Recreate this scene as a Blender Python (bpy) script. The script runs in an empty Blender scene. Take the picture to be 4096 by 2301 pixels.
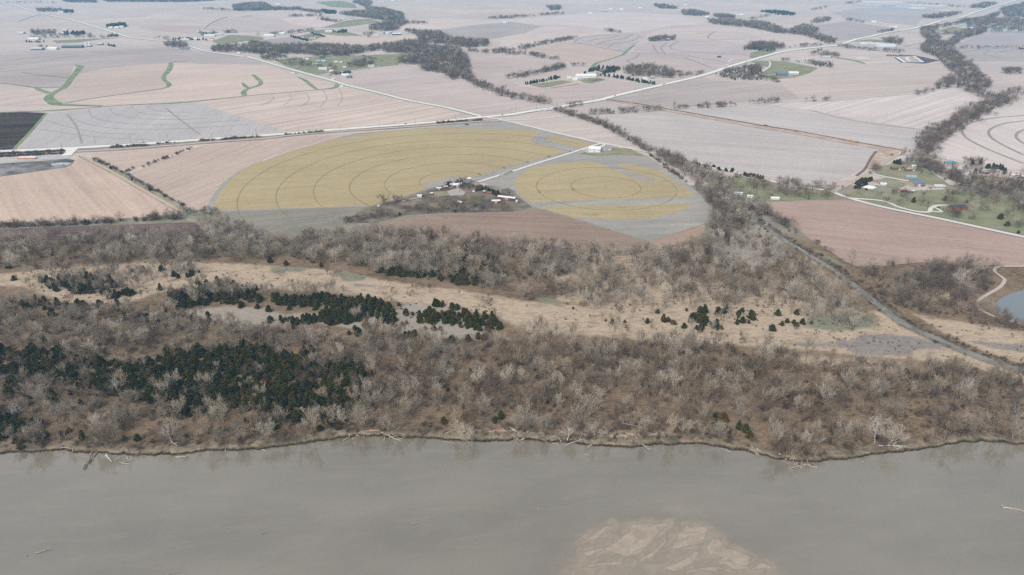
import bpy, math, random
import numpy as np
from mathutils import Vector, Matrix
from mathutils.geometry import tessellate_polygon

# ------------------------------------------------------------------ camera, sky, sun, exposure
sc = bpy.context.scene
COL = sc.collection
R = math.radians
FPX, CX, CY, HOR = 2717.6, 2048.0, 1150.5, -180.0
PITCH = math.atan((CY - HOR) / FPX)
LZ = 2.0                      # level of the flood plain; the river is at 0
CAMZ = 300.0 + LZ
cam = bpy.data.cameras.new('camera')
cam.sensor_width = 36.0
cam.lens = 36.0 * FPX / 4096.0
cam.clip_start, cam.clip_end = 1.0, 60000.0
camo = bpy.data.objects.new('camera', cam)
camo.location = (0, 0, CAMZ)
camo.rotation_euler = (R(90) - PITCH, 0, 0)
COL.objects.link(camo)
sc.camera = camo

SUN_EL, SUN_AZ = R(48), R(215)
w = bpy.data.worlds.new('World'); sc.world = w; w.use_nodes = True
nt = w.node_tree; nt.nodes.clear()
sky = nt.nodes.new('ShaderNodeTexSky'); sky.sky_type = 'NISHITA'; sky.sun_disc = False
sky.sun_elevation = SUN_EL; sky.sun_rotation = SUN_AZ
sky.air_density, sky.dust_density, sky.ozone_density = 1.0, 4.0, 1.0
hs = nt.nodes.new('ShaderNodeHueSaturation'); hs.inputs['Saturation'].default_value = 0.22   # overcast: grey, not blue
bg = nt.nodes.new('ShaderNodeBackground'); bg.inputs['Strength'].default_value = 0.15
wo = nt.nodes.new('ShaderNodeOutputWorld')
nt.links.new(sky.outputs[0], hs.inputs['Color']); nt.links.new(hs.outputs[0], bg.inputs['Color']); nt.links.new(bg.outputs[0], wo.inputs['Surface'])
sun = bpy.data.lights.new('sun', 'SUN'); sun.energy = 1.0; sun.angle = R(14); sun.color = (1.0, 0.96, 0.9)
suno = bpy.data.objects.new('sun', sun); COL.objects.link(suno)
sd = Vector((math.sin(SUN_AZ) * math.cos(SUN_EL), math.cos(SUN_AZ) * math.cos(SUN_EL), math.sin(SUN_EL)))
suno.rotation_euler = (-sd).to_track_quat('-Z', 'Y').to_euler()
vs = sc.view_settings
vs.view_transform = 'Standard'; vs.look = 'None'; vs.gamma = 1.0; vs.use_curve_mapping = False
vs.exposure = 0.79
sc.cycles.use_denoising = False; sc.cycles.use_light_tree = False
sc.cycles.max_bounces = 4; sc.cycles.transparent_max_bounces = 12; sc.cycles.volume_bounces = 1
HAZE = 5.8e-5

# ------------------------------------------------------------------ survey: picture measurements -> places on the ground
TL = {'A1': (0, 0, 2576/1050), 'A2': (1000, 0, 2576/1050), 'A3': (2000, 0, 2576/1050), 'A4': (3000, 0, 2576/1096),
      'B1': (0, 400, 2532/1050), 'B2': (1000, 400, 2532/1050), 'B3': (2000, 400, 2532/1050), 'B4': (3000, 400, 2576/1096),
      'C1': (0, 880, 2532/1050), 'C2': (1000, 880, 2532/1050), 'C3': (2000, 880, 2532/1050), 'C4': (3000, 880, 2576/1096),
      'E1': (0, 1350, 2532/1050), 'E2': (1000, 1350, 2532/1050), 'E3': (2000, 1350, 2532/1050), 'E4': (3000, 1350, 2576/1096),
      'S': (2100, 1950, 2576/1200), 'W1': (0, 1900, 2576/2100), 'W2': (3200, 1850, 2576/896), 'D': (0, 0, 2576/4096)}
cP, sP = math.cos(PITCH), math.sin(PITCH)

def sstep(a, b, x):
    t = np.clip((np.asarray(x, float) - a) / (b - a), 0, 1); return t * t * (3 - 2 * t)

def hz(x, y):
    """level of the land: flat flood plain, then rolling hills"""
    x = np.asarray(x, float); y = np.asarray(y, float)
    r = sstep(1650, 2900, y)
    return LZ + r * (6.0 * np.sin(x / 270 + 1.1 * np.sin(y / 610)) * np.cos(y / 330 + x / 900) + 4.5 * np.sin(x / 520 - y / 410 + 1.0)
                     + 2.0 * np.sin(x / 140 + y / 190) + 3.0 + 5.0 * np.sin(y / 480 + x / 1500))

def ray(t, x, y):
    a, b, s = TL[t]
    u = (a + x / s - CX) / FPX; v = -(b + y / s - CY) / FPX
    return u, cP + v * sP, -sP + v * cP

def G(t, x, y, z=None):
    u, dy, dz = ray(t, x, y)
    if dz > -0.02: dz = -0.02
    if z is not None:
        k = (z - CAMZ) / dz; return (u * k, dy * k)
    k = (LZ - CAMZ) / dz
    if dy * k < 1600: return (u * k, dy * k)
    ks = np.linspace(k * 0.55, k * 1.25, 700)
    f = CAMZ + dz * ks - hz(u * ks, dy * ks)
    i = int(np.argmax(f < 0)) if (f < 0).any() else 699
    i = max(i, 1); q = f[i-1] / (f[i-1] - f[i]) if f[i-1] != f[i] else 0
    k = ks[i-1] + (ks[i] - ks[i-1]) * q
    return (u * k, dy * k)

def PL(*a, z=None):
    """PL('B1', x,y, x,y, ..., 'B2', x,y ...) -> list of ground points"""
    out = []; t = None; i = 0
    while i < len(a):
        if isinstance(a[i], str): t = a[i]; i += 1; continue
        out.append(G(t, a[i], a[i+1], z)); i += 2
    return out

def ppm(t, x, y):
    """measured units per metre at that place"""
    gx, gy = G(t, x, y); d = gy * cP + (CAMZ - LZ) * sP
    return TL[t][2] * FPX / d

def smooth(pts, n=5, closed=False):
    p = [np.array(q, float) for q in pts]; m = len(p); out = []
    rng_ = range(m if closed else m - 1)
    for i in rng_:
        p0 = p[(i-1) % m] if (closed or i > 0) else p[0]; p1 = p[i]; p2 = p[(i+1) % m]
        p3 = p[(i+2) % m] if (closed or i + 2 < m) else p[-1]
        for k in range(n):
            t = k / n
            out.append(tuple(0.5 * ((2*p1) + (-p0+p2)*t + (2*p0-5*p1+4*p2-p3)*t*t + (-p0+3*p1-3*p2+p3)*t**3)))
    if not closed: out.append(tuple(p[-1]))
    return out

def sdf(P, poly):
    """signed distance, positive inside"""
    P = np.asarray(P, float); poly = np.asarray(poly, float)
    d2 = np.full(len(P), 1e18); ins = np.zeros(len(P), bool)
    m = len(poly)
    for i in range(m):
        a = poly[i]; b = poly[(i+1) % m]; e = b - a; l2 = max(e @ e, 1e-9)
        wv = P - a; t = np.clip((wv @ e) / l2, 0, 1); q = wv - t[:, None] * e
        d2 = np.minimum(d2, (q * q).sum(1))
        c = (a[1] > P[:, 1]) != (b[1] > P[:, 1])
        if abs(b[1] - a[1]) > 1e-12:
            ins ^= c & (P[:, 0] < (b[0]-a[0]) * (P[:, 1]-a[1]) / (b[1]-a[1]) + a[0])
    return np.where(ins, 1, -1) * np.sqrt(d2)

_lat = np.random.default_rng(4).random((257, 257))
def vnoise(x, y, oct_=4):
    v = np.zeros(len(x)); a, f, tot = 1.0, 1.0, 0.0
    for o in range(oct_):
        X, Y = x*f + 13.7*o + 1000, y*f + 7.1*o + 1000; i, j = np.floor(X).astype(int), np.floor(Y).astype(int); s, t = X - i, Y - j; s, t = s*s*(3-2*s), t*t*(3-2*t); i, j = i % 256, j % 256
        v += a*(_lat[i, j]*(1-s)*(1-t) + _lat[i+1, j]*s*(1-t) + _lat[i, j+1]*(1-s)*t + _lat[i+1, j+1]*s*t); tot += a; a *= .5; f *= 2.03
    return v/tot*2 - 1

def ldist(P, line):
    P = np.asarray(P, float); d2 = np.full(len(P), 1e18); side = np.zeros(len(P)); tt = np.zeros(len(P))
    for i in range(len(line) - 1):
        a = np.array(line[i]); b = np.array(line[i+1]); e = b - a; l2 = max(e @ e, 1e-9)
        wv = P - a; t = np.clip((wv @ e) / l2, 0, 1); q = wv - t[:, None] * e; d = (q*q).sum(1)
        k = d < d2; d2[k] = d[k]; side[k] = np.sign(e[0]*wv[k, 1] - e[1]*wv[k, 0]); tt[k] = i + t[k]
    return np.sqrt(d2), side, tt

# ------------------------------------------------------------------ objects
def tag(o, label, cat, group=None, kind=None):
    o['label'] = label; o['category'] = cat
    if group: o['group'] = group
    if kind: o['kind'] = kind
    return o

def mesh(name, V, F, mat=None, smooth_=False):
    me = bpy.data.meshes.new(name); me.from_pydata([tuple(map(float, v)) for v in V], [], F)
    if mat: me.materials.append(mat)
    if smooth_: me.polygons.foreach_set('use_smooth', [True] * len(me.polygons))
    me.update(); return me

def obj(name, me, parent=None, loc=None, rz=0.0):
    o = bpy.data.objects.new(name, me); COL.objects.link(o)
    if loc is not None: o.location = loc
    if rz: o.rotation_euler = (0, 0, rz)
    if parent: o.parent = parent
    return o

def empty(name, loc, rz=0.0):
    o = obj(name, None, None, loc, rz); o.empty_display_size = 1; return o

ORD = 'first second third fourth fifth sixth seventh eighth ninth tenth eleventh twelfth thirteenth fourteenth fifteenth sixteenth seventeenth eighteenth nineteenth twentieth'.split()
ORD += ['twenty-' + o for o in ORD[:9]] + ['thirtieth']
# ------------------------------------------------------------------ materials
def lin(c): c /= 255.0; return c / 12.92 if c <= 0.04045 else ((c + 0.055) / 1.055) ** 2.4
ALB = 0.60
def C(r, g, b, k=ALB): return (lin(r) * k, lin(g) * k, lin(b) * k, 1)

class NT:
    def __init__(s, name, rough=0.95, spec=0.1):
        s.m = bpy.data.materials.new(name); s.m.use_nodes = True; s.t = s.m.node_tree
        s.b = s.t.nodes['Principled BSDF']; s.b.inputs['Roughness'].default_value = rough
        s.b.inputs['Specular IOR Level'].default_value = spec
        s._co = None
    def n(s, ty, **kw):
        q = s.t.nodes.new(ty)
        for k, v in kw.items(): setattr(q, k, v)
        return q
    def l(s, a, b): s.t.links.new(a, b)
    def co(s):
        if s._co is None: s._co = s.n('ShaderNodeTexCoord').outputs['Object']
        return s._co
    def noise(s, scale, detail=3, rough=0.55, sx=1, sy=1, rot=0, dist=0):
        mp = s.n('ShaderNodeMapping', vector_type='TEXTURE'); mp.inputs['Rotation'].default_value = (0, 0, rot)
        mp.inputs['Scale'].default_value = (1/sx, 1/sy, 1); s.l(s.co(), mp.inputs['Vector'])
        z = s.n('ShaderNodeTexNoise'); z.inputs['Scale'].default_value = scale; z.inputs['Detail'].default_value = detail
        z.inputs['Roughness'].default_value = rough; z.inputs['Distortion'].default_value = dist
        s.l(mp.outputs[0], z.inputs['Vector']); return z.outputs[0]
    def rng(s, f, a, b, c=0.0, d=1.0):
        q = s.n('ShaderNodeMapRange'); q.inputs[1].default_value = a; q.inputs[2].default_value = b
        q.inputs[3].default_value = c; q.inputs[4].default_value = d; s.l(f, q.inputs[0]); return q.outputs[0]
    def math(s, op, a, b):
        q = s.n('ShaderNodeMath', operation=op)
        for i, v in enumerate((a, b)):
            if isinstance(v, (int, float)): q.inputs[i].default_value = v
            else: s.l(v, q.inputs[i])
        return q.outputs[0]
    def mix(s, f, a, b, mode='MIX'):
        q = s.n('ShaderNodeMix', data_type='RGBA', blend_type=mode)
        for i, v in ((0, f), (6, a), (7, b)):
            if isinstance(v, (int, float, tuple)): q.inputs[i].default_value = v
            else: s.l(v, q.inputs[i])
        return q.outputs[2]
    def attr(s, name): q = s.n('ShaderNodeAttribute', attribute_name=name); return q.outputs['Fac']
    def col(s, c):
        if isinstance(c, tuple): s.b.inputs['Base Color'].default_value = c
        else: s.l(c, s.b.inputs['Base Color'])
        return s.m
    def bump(s, h, dist, strength=0.5):
        q = s.n('ShaderNodeBump'); q.inputs['Strength'].default_value = strength; q.inputs['Distance'].default_value = dist
        s.l(h, q.inputs['Height']); s.l(q.outputs[0], s.b.inputs['Normal'])

def soil(name, c1, c2, rot=0.0, row=7.0, rowlen=160.0, blot=0.006, contrast=1.0, c3=None, k3=0.62):
    """ploughed, stubble or sown field: streaks along the rows, broad patches, fine speckle"""
    q = NT(name, 1.0, 0.0)
    c1, c2 = tuple(v*.93 for v in c1[:3]) + (1,), tuple(v*1.045 for v in c2[:3]) + (1,)
    a = q.rng(q.noise(1.0, 2, 0.5, 1/rowlen, 1/row, rot), 0.38, 0.62)
    a2 = q.rng(q.noise(1.0, 2, 0.6, 1/(rowlen*2.2), 1/(row*3.5), rot), 0.38, 0.62)
    b = q.rng(q.noise(blot, 5, 0.6), 0.32, 0.68)
    d = q.rng(q.noise(0.22, 3, 0.7, 1, 1.6, rot), 0.25, 0.75, 0.85, 1.15)
    st = q.rng(q.noise(blot*1.7, 5, 0.7, 1, 2.0, rot + .5, 1.0), 0.58, 0.74, 1.0, .93)
    d = q.math('MULTIPLY', d, st)
    f = q.math('ADD', q.math('ADD', q.math('MULTIPLY', a, 0.34), q.math('MULTIPLY', a2, 0.22)), q.math('MULTIPLY', b, 0.44))
    if contrast != 1.0: f = q.rng(f, 0.5 - 0.5/contrast, 0.5 + 0.5/contrast)
    c = q.mix(f, c1, c2)
    if c3: c = q.mix(q.rng(q.noise(blot*2.2, 4, 0.65, 1.0, 2.2, rot), k3, k3 + 0.14), c, c3)
    hsv = q.n('ShaderNodeHueSaturation'); q.l(c, hsv.inputs['Color']); q.l(d, hsv.inputs['Value'])
    return q.col(hsv.outputs[0])

def plain(name, c, var=0.12, scale=0.6, rough=0.9, spec=0.1, c2=None):
    q = NT(name, rough, spec)
    d = q.rng(q.noise(scale, 3), 0.3, 0.7, 1 - var, 1 + var)
    if c2: c = q.mix(q.rng(q.noise(scale * 0.4, 3), 0.4, 0.6), c, c2)
    hsv = q.n('ShaderNodeHueSaturation')
    if isinstance(c, tuple): hsv.inputs['Color'].default_value = c
    else: q.l(c, hsv.inputs['Color'])
    q.l(d, hsv.inputs['Value']); return q.col(hsv.outputs[0])

def bark(name, c1, c2, lo=0.75, hi=1.25):
    q = NT(name, 0.9, 0.05); oi = q.n('ShaderNodeObjectInfo')
    c = q.mix(oi.outputs['Random'], c1, c2)
    hsv = q.n('ShaderNodeHueSaturation'); q.l(c, hsv.inputs['Color'])
    q.l(q.math('MULTIPLY', q.rng(q.noise(0.7, 2), 0.3, 0.7, lo, hi), q.rng(q.math('FRACT', q.math('MULTIPLY', oi.outputs['Random'], 7.31), 0.0), 0, 1, .62, 1.2)), hsv.inputs['Value']); return q.col(hsv.outputs[0])

# ------------------------------------------------------------------ land in sheets
XS = np.concatenate([np.arange(-12000, -5000, 500), np.arange(-5000, 5001, 50), np.arange(5500, 12001, 500)]).astype(float)
YS = np.concatenate([np.arange(-300, 6200, 50), np.arange(6200, 20001, 300)]).astype(float)
YSEAM = 950.0

def zc(x, y):
    """level on the very triangles of the land sheet"""
    if y < 1600: return LZ
    i = min(max(np.searchsorted(XS, x, 'right') - 1, 0), len(XS) - 2); j = min(max(np.searchsorted(YS, y, 'right') - 1, 0), len(YS) - 2)
    x0, x1, y0, y1 = XS[i], XS[i+1], YS[j], YS[j+1]; s = (x-x0)/(x1-x0); t = (y-y0)/(y1-y0)
    a, b, c, d = ZG[j, i], ZG[j, i+1], ZG[j+1, i+1], ZG[j+1, i]
    return a + s*(b-a) + t*(c-b) if s >= t else a + t*(d-a) + s*(c-d)

ZG = hz(*np.meshgrid(XS, YS))

def clip(poly, ax, v, keep_gt):
    out = []; n = len(poly)
    for i in range(n):
        p, q = poly[i], poly[(i+1) % n]
        a = (p[ax] >= v) if keep_gt else (p[ax] <= v); b = (q[ax] >= v) if keep_gt else (q[ax] <= v)
        if a: out.append(p)
        if a != b:
            t = (v - p[ax]) / (q[ax] - p[ax]); out.append((p[0] + t*(q[0]-p[0]), p[1] + t*(q[1]-p[1])))
    return out

def clipdiag(poly, x0, y0, m, lower):
    out = []; n = len(poly)
    f = lambda p: ((p[1]-y0) - m*(p[0]-x0)) * (-1 if lower else 1)
    for i in range(n):
        p, q = poly[i], poly[(i+1) % n]; a, b = f(p), f(q)
        if a >= 0: out.append(p)
        if (a >= 0) != (b >= 0):
            t = a / (a - b); out.append((p[0] + t*(q[0]-p[0]), p[1] + t*(q[1]-p[1])))
    return out

def drape(tris, lay):
    """cut convex pieces along the land sheet's own triangles and lay them just above it"""
    V, F = [], []; seen = {}
    def put(pc):
        ids = []
        for p in pc:
            k = (round(p[0], 2), round(p[1], 2))
            if k not in seen:
                seen[k] = len(V); V.append((p[0], p[1], zc(p[0], p[1]) + lay * (0.035 + 3.2e-5 * p[1])))
            if not ids or ids[-1] != seen[k]: ids.append(seen[k])
        if len(ids) > 1 and ids[0] == ids[-1]: ids.pop()
        if len(set(ids)) >= 3 and len(set(ids)) == len(ids): F.append(ids)
    for tr in tris:
        ar = sum(tr[i][0]*tr[(i+1) % len(tr)][1] - tr[(i+1) % len(tr)][0]*tr[i][1] for i in range(len(tr)))
        if abs(ar) < 0.02: continue
        if ar < 0: tr = tr[::-1]
        ymax = max(p[1] for p in tr); ymin = min(p[1] for p in tr)
        if ymax < 1600: put(tr); continue
        j0 = max(np.searchsorted(YS, ymin, 'right') - 1, 0); j1 = min(np.searchsorted(YS, ymax, 'left'), len(YS) - 1)
        for j in range(j0, j1):
            row = clip(clip(tr, 1, YS[j], True), 1, YS[j+1], False)
            if len(row) < 3: continue
            xa = min(p[0] for p in row); xb = max(p[0] for p in row)
            i0 = max(np.searchsorted(XS, xa, 'right') - 1, 0); i1 = min(np.searchsorted(XS, xb, 'left'), len(XS) - 1)
            for i in range(i0, i1):
                c = clip(clip(row, 0, XS[i], True), 0, XS[i+1], False)
                if len(c) < 3: continue
                m = (YS[j+1]-YS[j]) / (XS[i+1]-XS[i])
                for lo in (True, False):
                    d = clipdiag(c, XS[i], YS[j], m, lo)
                    if len(d) >= 3: put(d)
    return V, F

PATCHES = [0]
def patch(name, poly, mat, lay, label, cat, kind='structure'):
    PATCHES[0] += 1; lay = lay + (PATCHES[0] % 30)*.03      # no two sheets of a layer at one level
    vv = [Vector((p[0], p[1], 0)) for p in poly]
    tris = [[poly[i] for i in t] for t in tessellate_polygon([vv])]
    o = obj(name, mesh(name, *drape(tris, lay), mat)); return tag(o, label, cat, kind=kind)

def ribbon_quads(line, wd):
    line = [np.array(p, float) for p in line]; n = len(line); L, Rr = [], []
    for i in range(n):
        a = line[max(i-1, 0)]; b = line[min(i+1, n-1)]; t = b - a; t = t / (np.linalg.norm(t) + 1e-9); nn = np.array((-t[1], t[0]))
        h = (wd[i] if hasattr(wd, '__len__') else wd) / 2
        L.append(tuple(line[i] + nn*h)); Rr.append(tuple(line[i] - nn*h))
    return [[L[i], Rr[i], Rr[i+1], L[i+1]] for i in range(n-1)]

def band(name, line, wd, mat, lay, label, cat, sm=4, kind='structure'):
    if hasattr(wd, '__len__'):
        m = len(line); line2 = smooth(line, sm); wd = list(np.interp(np.linspace(0, m-1, len(line2)), range(m), wd)); line = line2
    else: line = smooth(line, sm) if sm > 1 else line
    PATCHES[0] += 1; lay = lay + (PATCHES[0] % 30)*.03
    o = obj(name, mesh(name, *drape(ribbon_quads(line, wd), lay), mat)); return tag(o, label, cat, kind=kind)

def ang(t, x1, y1, x2, y2):
    a, b = G(t, x1, y1), G(t, x2, y2); return math.atan2(b[1]-a[1], b[0]-a[0])

# ------------------------------------------------------------------ the setting: upland sheet
M_up = soil('upland_soil', C(188, 175, 168), C(204, 190, 181), 0.3, 9, 200, 0.0022, 1.3)
js = np.searchsorted(YS, YSEAM)
yy = YS[js:]
gx, gy = np.meshgrid(XS, yy); V = np.stack([gx.ravel(), gy.ravel(), hz(gx, gy).ravel()], 1)
nx, ny = len(XS), len(yy); F = []
for j in range(ny - 1):
    for i in range(nx - 1):
        a = j*nx + i; F.append((a, a+1, a+nx+1)); F.append((a, a+nx+1, a+nx))
o = obj('upland_ground', mesh('upland_ground', V, F, M_up, True)); tag(o, 'rolling pale farmland reaching to the hazy distance', 'ground', kind='structure')

# ------------------------------------------------------------------ river bank line, creek, pond
BANK = PL('E1', -60, 1140, 0, 1130, 100, 1105, 230, 1110, 400, 1105, 520, 1090, 620, 1085, 720, 1110, 850, 1120, 950, 1108, 1060, 1120, 1150, 1135, 1400, 1135, 1650, 1135,
          1800, 1125, 1900, 1100, 2100, 1090, 2250, 1095, 2500, 1082, 'E2', 60, 1080, 300, 1050, 500, 1030, 700, 995, 900, 970, 1000, 960, 1180, 945, 1300, 960, 1450, 970, 1700, 970,
          1850, 985, 2050, 1000, 2200, 1008, 2400, 1000, 2532, 992, 'E3', 130, 985, 300, 990, 500, 1010, 700, 1020, 850, 1040, 1000, 1050, 1150, 1058, 1270, 1062, 1350, 1055, 1500, 1035, 1650, 1040,
          1850, 1025, 2000, 1035, 2100, 1055, 2250, 1085, 2400, 1105, 2500, 1130, 'E4', 140, 1112, 250, 1140, 350, 1155, 450, 1170, 600, 1170, 750, 1155, 900, 1150, 1050, 1120, 1200, 1095, 1400, 1080, 1550, 1065,
          1700, 1040, 1850, 1010, 2000, 990, 2150, 975, 2300, 985, 2450, 1000, 2576, 1005, 2700, 1000, z=0.0)
BX = np.array([-1500, -900, -560, -420] + [p[0] for p in BANK] + [430, 560, 900, 1500]); BY = np.array([300, 318, 340, 352] + [p[1] for p in BANK] + [392, 384, 360, 350])
o_ = np.argsort(BX); BX, BY = BX[o_], BY[o_]
def wob(x, f, s=0.0): return np.sin(x*f + s) + 0.6*np.sin(x*f*2.3 + 1.7 + s) + 0.4*np.sin(x*f*4.9 + 0.3 + s*2)
def bank_y(x): return np.interp(x, BX, BY) + 0.35*wob(np.asarray(x, float), 0.45)
CREEK = smooth(PL('B3', 2350, 1000, 2440, 1075, 'C4', 60, 10, 200, 90, 330, 180, 450, 250, 560, 320, 680, 390, 800, 470, 900, 545, 1010, 625, 1150, 740, 1270, 830, 1400, 930, 1560, 1020, 1750, 1100, 1950, 1190, 2150, 1270, 2350, 1340, 2576, 1410, 2900, 1510, 3300, 1640), 4)
CW = np.interp(np.linspace(0, 1, len(CREEK)), [0, .2, .5, .8, 1], [3.6, 4.4, 6.5, 7.5, 8])
POND = smooth(PL('C4', 2335, 760, 2450, 695, 2576, 655, 2800, 640, 3100, 700, 3200, 880, 2900, 980, 2576, 955, 2450, 925, 2350, 870), 4, True)

# cover of the flood plain: each polygon a kind of ground cover with a strength
def DP(*a): return PL('D', *a)
MEADOW = [DP(-60, 695, 150, 674, 400, 657, 600, 662, 850, 682, 960, 704, 1150, 730, 1250, 745, 1300, 755, 1400, 764, 1500, 768, 1700, 772, 1900, 776, 2050, 780, 2150, 780, 2250, 812, 2330, 850, 2420, 890, 2380, 912, 2200, 898, 2000, 878, 1700, 858, 1500, 845, 1350, 840, 1250, 800, 1150, 775, 1000, 758, 850, 738, 700, 727, 560, 722, 470, 718, 400, 735, 330, 762, 200, 768, 130, 748, 60, 722, -60, 715),
          DP(1400, 700, 1500, 655, 1560, 640, 1640, 640, 1700, 690, 1900, 720, 2100, 755, 2190, 830, 1900, 800, 1650, 785, 1500, 780, 1400, 755),
          DP(2190, 780, 2240, 790, 2290, 845, 2400, 880, 2576, 945, 2620, 990, 2576, 960, 2400, 905, 2250, 860),
          DP(2300, 790, 2420, 810, 2576, 835, 2700, 850, 2700, 960, 2576, 915, 2480, 885, 2380, 840),
          DP(1950, 890, 2080, 895, 2300, 915, 2290, 940, 2150, 930, 2000, 915), DP(1450, 690, 1600, 720, 1620, 760, 1480, 748, 1400, 720),
          DP(800, 1095, 860, 1086, 1060, 1098, 1300, 1100, 1500, 1112, 1650, 1108, 1800, 1120, 1800, 1108, 1650, 1085, 1500, 1088, 1250, 1082, 1000, 1085)]
FLAT = [DP(470, 782, 560, 770, 680, 776, 730, 800, 900, 830, 1000, 838, 1130, 852, 1290, 856, 1200, 815, 1180, 780, 1030, 760, 1000, 780, 720, 790, 690, 822, 640, 818, 480, 806),
        DP(1800, 580, 1930, 560, 1990, 640, 1900, 690, 1790, 660)]
GREEN = [PL('C4', 550, 900, 900, 870, 1200, 900, 1150, 1010, 800, 1050, 500, 1000), PL('C3', 1500, 390, 1650, 400, 1620, 470, 1500, 450), PL('C2', 860, 500, 1100, 540, 1120, 580, 900, 590), PL('C2', 200, 450, 560, 460, 520, 500, 200, 500), PL('C3', 300, 760, 480, 740, 640, 850, 560, 830),
         PL('C1', 1300, 385, 2000, 375, 1950, 395, 1320, 405), PL('E2', 2150, 920, 2330, 930, 2280, 985, 2150, 985), PL('E3', 850, 950, 1050, 940, 1060, 1010, 900, 1010), PL('E4', 1320, 930, 1480, 930, 1460, 980, 1330, 970),
         PL('C4', 630, 270, 760, 350, 900, 420, 880, 440, 740, 380, 620, 300)]
MUD = [PL('C4', 950, 1110, 1100, 1075, 1300, 1070, 1500, 1090, 1800, 1160, 1880, 1210, 1500, 1230, 1200, 1200, 900, 1200, 400, 1180, 300, 1150, 700, 1160), PL('C4', 2000, 1130, 2300, 1150, 2576, 1170, 2800, 1220, 2800, 1300, 2576, 1250, 2300, 1200), PL('E4', 900, 90, 1540, 110, 1530, 170, 1000, 165), PL('C2', 870, 480, 1000, 640, 1350, 650, 1340, 640, 1000, 610, 900, 560)]

GS = 3.0
gxs = np.arange(-1300, 1301, GS); gys = np.arange(330, YSEAM + 0.1, GS); gys = np.append(gys[gys < YSEAM - 1], YSEAM)
gx, gy = np.meshgrid(gxs, gys); P2 = np.stack([gx.ravel(), gy.ravel()], 1)
dist_b = P2[:, 1] - bank_y(P2[:, 0])
cd, cside, ct = ldist(P2, CREEK); chw = np.interp(ct, range(len(CW)), CW) / 2
pd = sdf(P2, POND)
micro = 0.10*np.sin(P2[:, 0]/7.3 + 2*np.sin(P2[:, 1]/11)) * np.sin(P2[:, 1]/6.1) + 0.10*np.sin(P2[:, 0]/17 - P2[:, 1]/13)
edge = sstep(YSEAM - 4, YSEAM - 30, P2[:, 1])
zz = LZ + (micro - 0.22) * edge * sstep(730, 690, P2[:, 1]) - 4.2*sstep(6.5, 1.0, dist_b)
zz = np.minimum(zz, np.where(cd < 40, 0.1 + 1.95*sstep(chw - 1.0, chw + 3.2, cd), 9)); zz = np.minimum(zz, np.where(pd > -12, 2.05 - 1.9*sstep(-6, 1.5, pd), 9))
zz = np.where(P2[:, 1] > YSEAM - 2, LZ, zz)
def cover(polys, soft):
    v = np.full(len(P2), -1e3)
    for p in polys: v = np.maximum(v, sdf(P2, p))
    return sstep(-soft, soft, v)
att = {'meadow': cover(MEADOW, 9), 'flat': cover(FLAT, 7), 'green': cover(GREEN, 6), 'mud': cover(MUD, 6), 'wet': np.maximum(sstep(5.0, 1.0, np.abs(cd - chw - 1.5)) * np.where(cside > 0, 1.0, 0.35), sstep(9, 1, dist_b)),
       'field': sstep(700, 760, P2[:, 1] + 20*np.sin(P2[:, 0]/60))}
q = NT('flood_plain_soil', 1.0, 0.0)
n1 = q.noise(0.02, 6, 0.65); n2 = q.noise(0.22, 4, 0.65, 1, 1.8); n3 = q.noise(0.9, 3, 0.7)
floor_c = q.mix(q.rng(n1, 0.36, 0.64), C(98, 83, 68), C(136, 117, 97))
floor_c = q.mix(q.rng(n2, 0.42, 0.72), floor_c, C(154, 133, 109))
floor_c = q.mix(q.rng(q.noise(0.035, 5, 0.65, 1, 1.6, 0.4), 0.62, 0.72, 0, .55), floor_c, C(100, 98, 82))
mead_c = q.mix(q.rng(n2, 0.3, 0.7), C(170, 152, 131), C(198, 179, 156))
mead_c = q.mix(q.rng(q.noise(0.045, 6, 0.7, 1, 2.2, 0.1), 0.52, 0.66, 0, 0.8), mead_c, C(146, 124, 106))
mead_c = q.mix(q.rng(q.noise(0.08, 5, 0.7, 1, 2.5, -.1), 0.58, 0.70, 0, 0.8), mead_c, C(132, 122, 102))
def ragged(a, soft=0.25, amt=0.9):
    v = q.math('ADD', q.attr(a), q.math('MULTIPLY', q.math('SUBTRACT', q.noise(0.07, 5, 0.7), 0.5), amt)); return q.rng(v, 0.5 - soft, 0.5 + soft)
c = q.mix(q.attr('field'), floor_c, q.mix(q.rng(n1, .4, .6), C(154, 146, 134), C(136, 132, 116)))
c = q.mix(ragged('meadow'), c, mead_c)
c = q.mix(ragged('flat'), c, q.mix(q.rng(n2, 0.3, 0.7), C(156, 146, 133), C(172, 162, 150)))
c = q.mix(ragged('green', 0.3), c, q.mix(q.rng(n2, 0.3, 0.7), C(120, 122, 102), C(148, 144, 126)))
c = q.mix(ragged('mud'), c, q.mix(q.rng(n2, 0.3, 0.7), C(128, 120, 115), C(156, 147, 141)))
c = q.mix(q.math('MULTIPLY', q.attr('wet'), q.rng(q.noise(0.3, 3), 0.3, 0.6)), c, C(70, 62, 50))
hsv = q.n('ShaderNodeHueSaturation'); q.l(c, hsv.inputs['Color']); q.l(q.rng(n3, 0.25, 0.75, 0.78, 1.22), hsv.inputs['Value'])
M_flood = q.col(hsv.outputs[0]); q.bump(n2, 0.5, 0.6)
nx, ny = len(gxs), len(gys)
keep = dist_b > -9
idx = np.arange(nx*ny).reshape(ny, nx)
F = []
for j in range(ny - 1):
    a = idx[j]; k = keep[a]; b = idx[j+1]; kb = keep[b]
    ok = k[:-1] & k[1:] & kb[:-1] & kb[1:]
    for i in np.nonzero(ok)[0]: F.append((int(a[i]), int(a[i+1]), int(b[i+1]), int(b[i])))
me = mesh('flood_plain', np.column_stack([P2, zz]), F, M_flood, True)
for k, v in att.items():
    at = me.attributes.new(k, 'FLOAT', 'POINT'); at.data.foreach_set('value', v.astype(np.float32))
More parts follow.
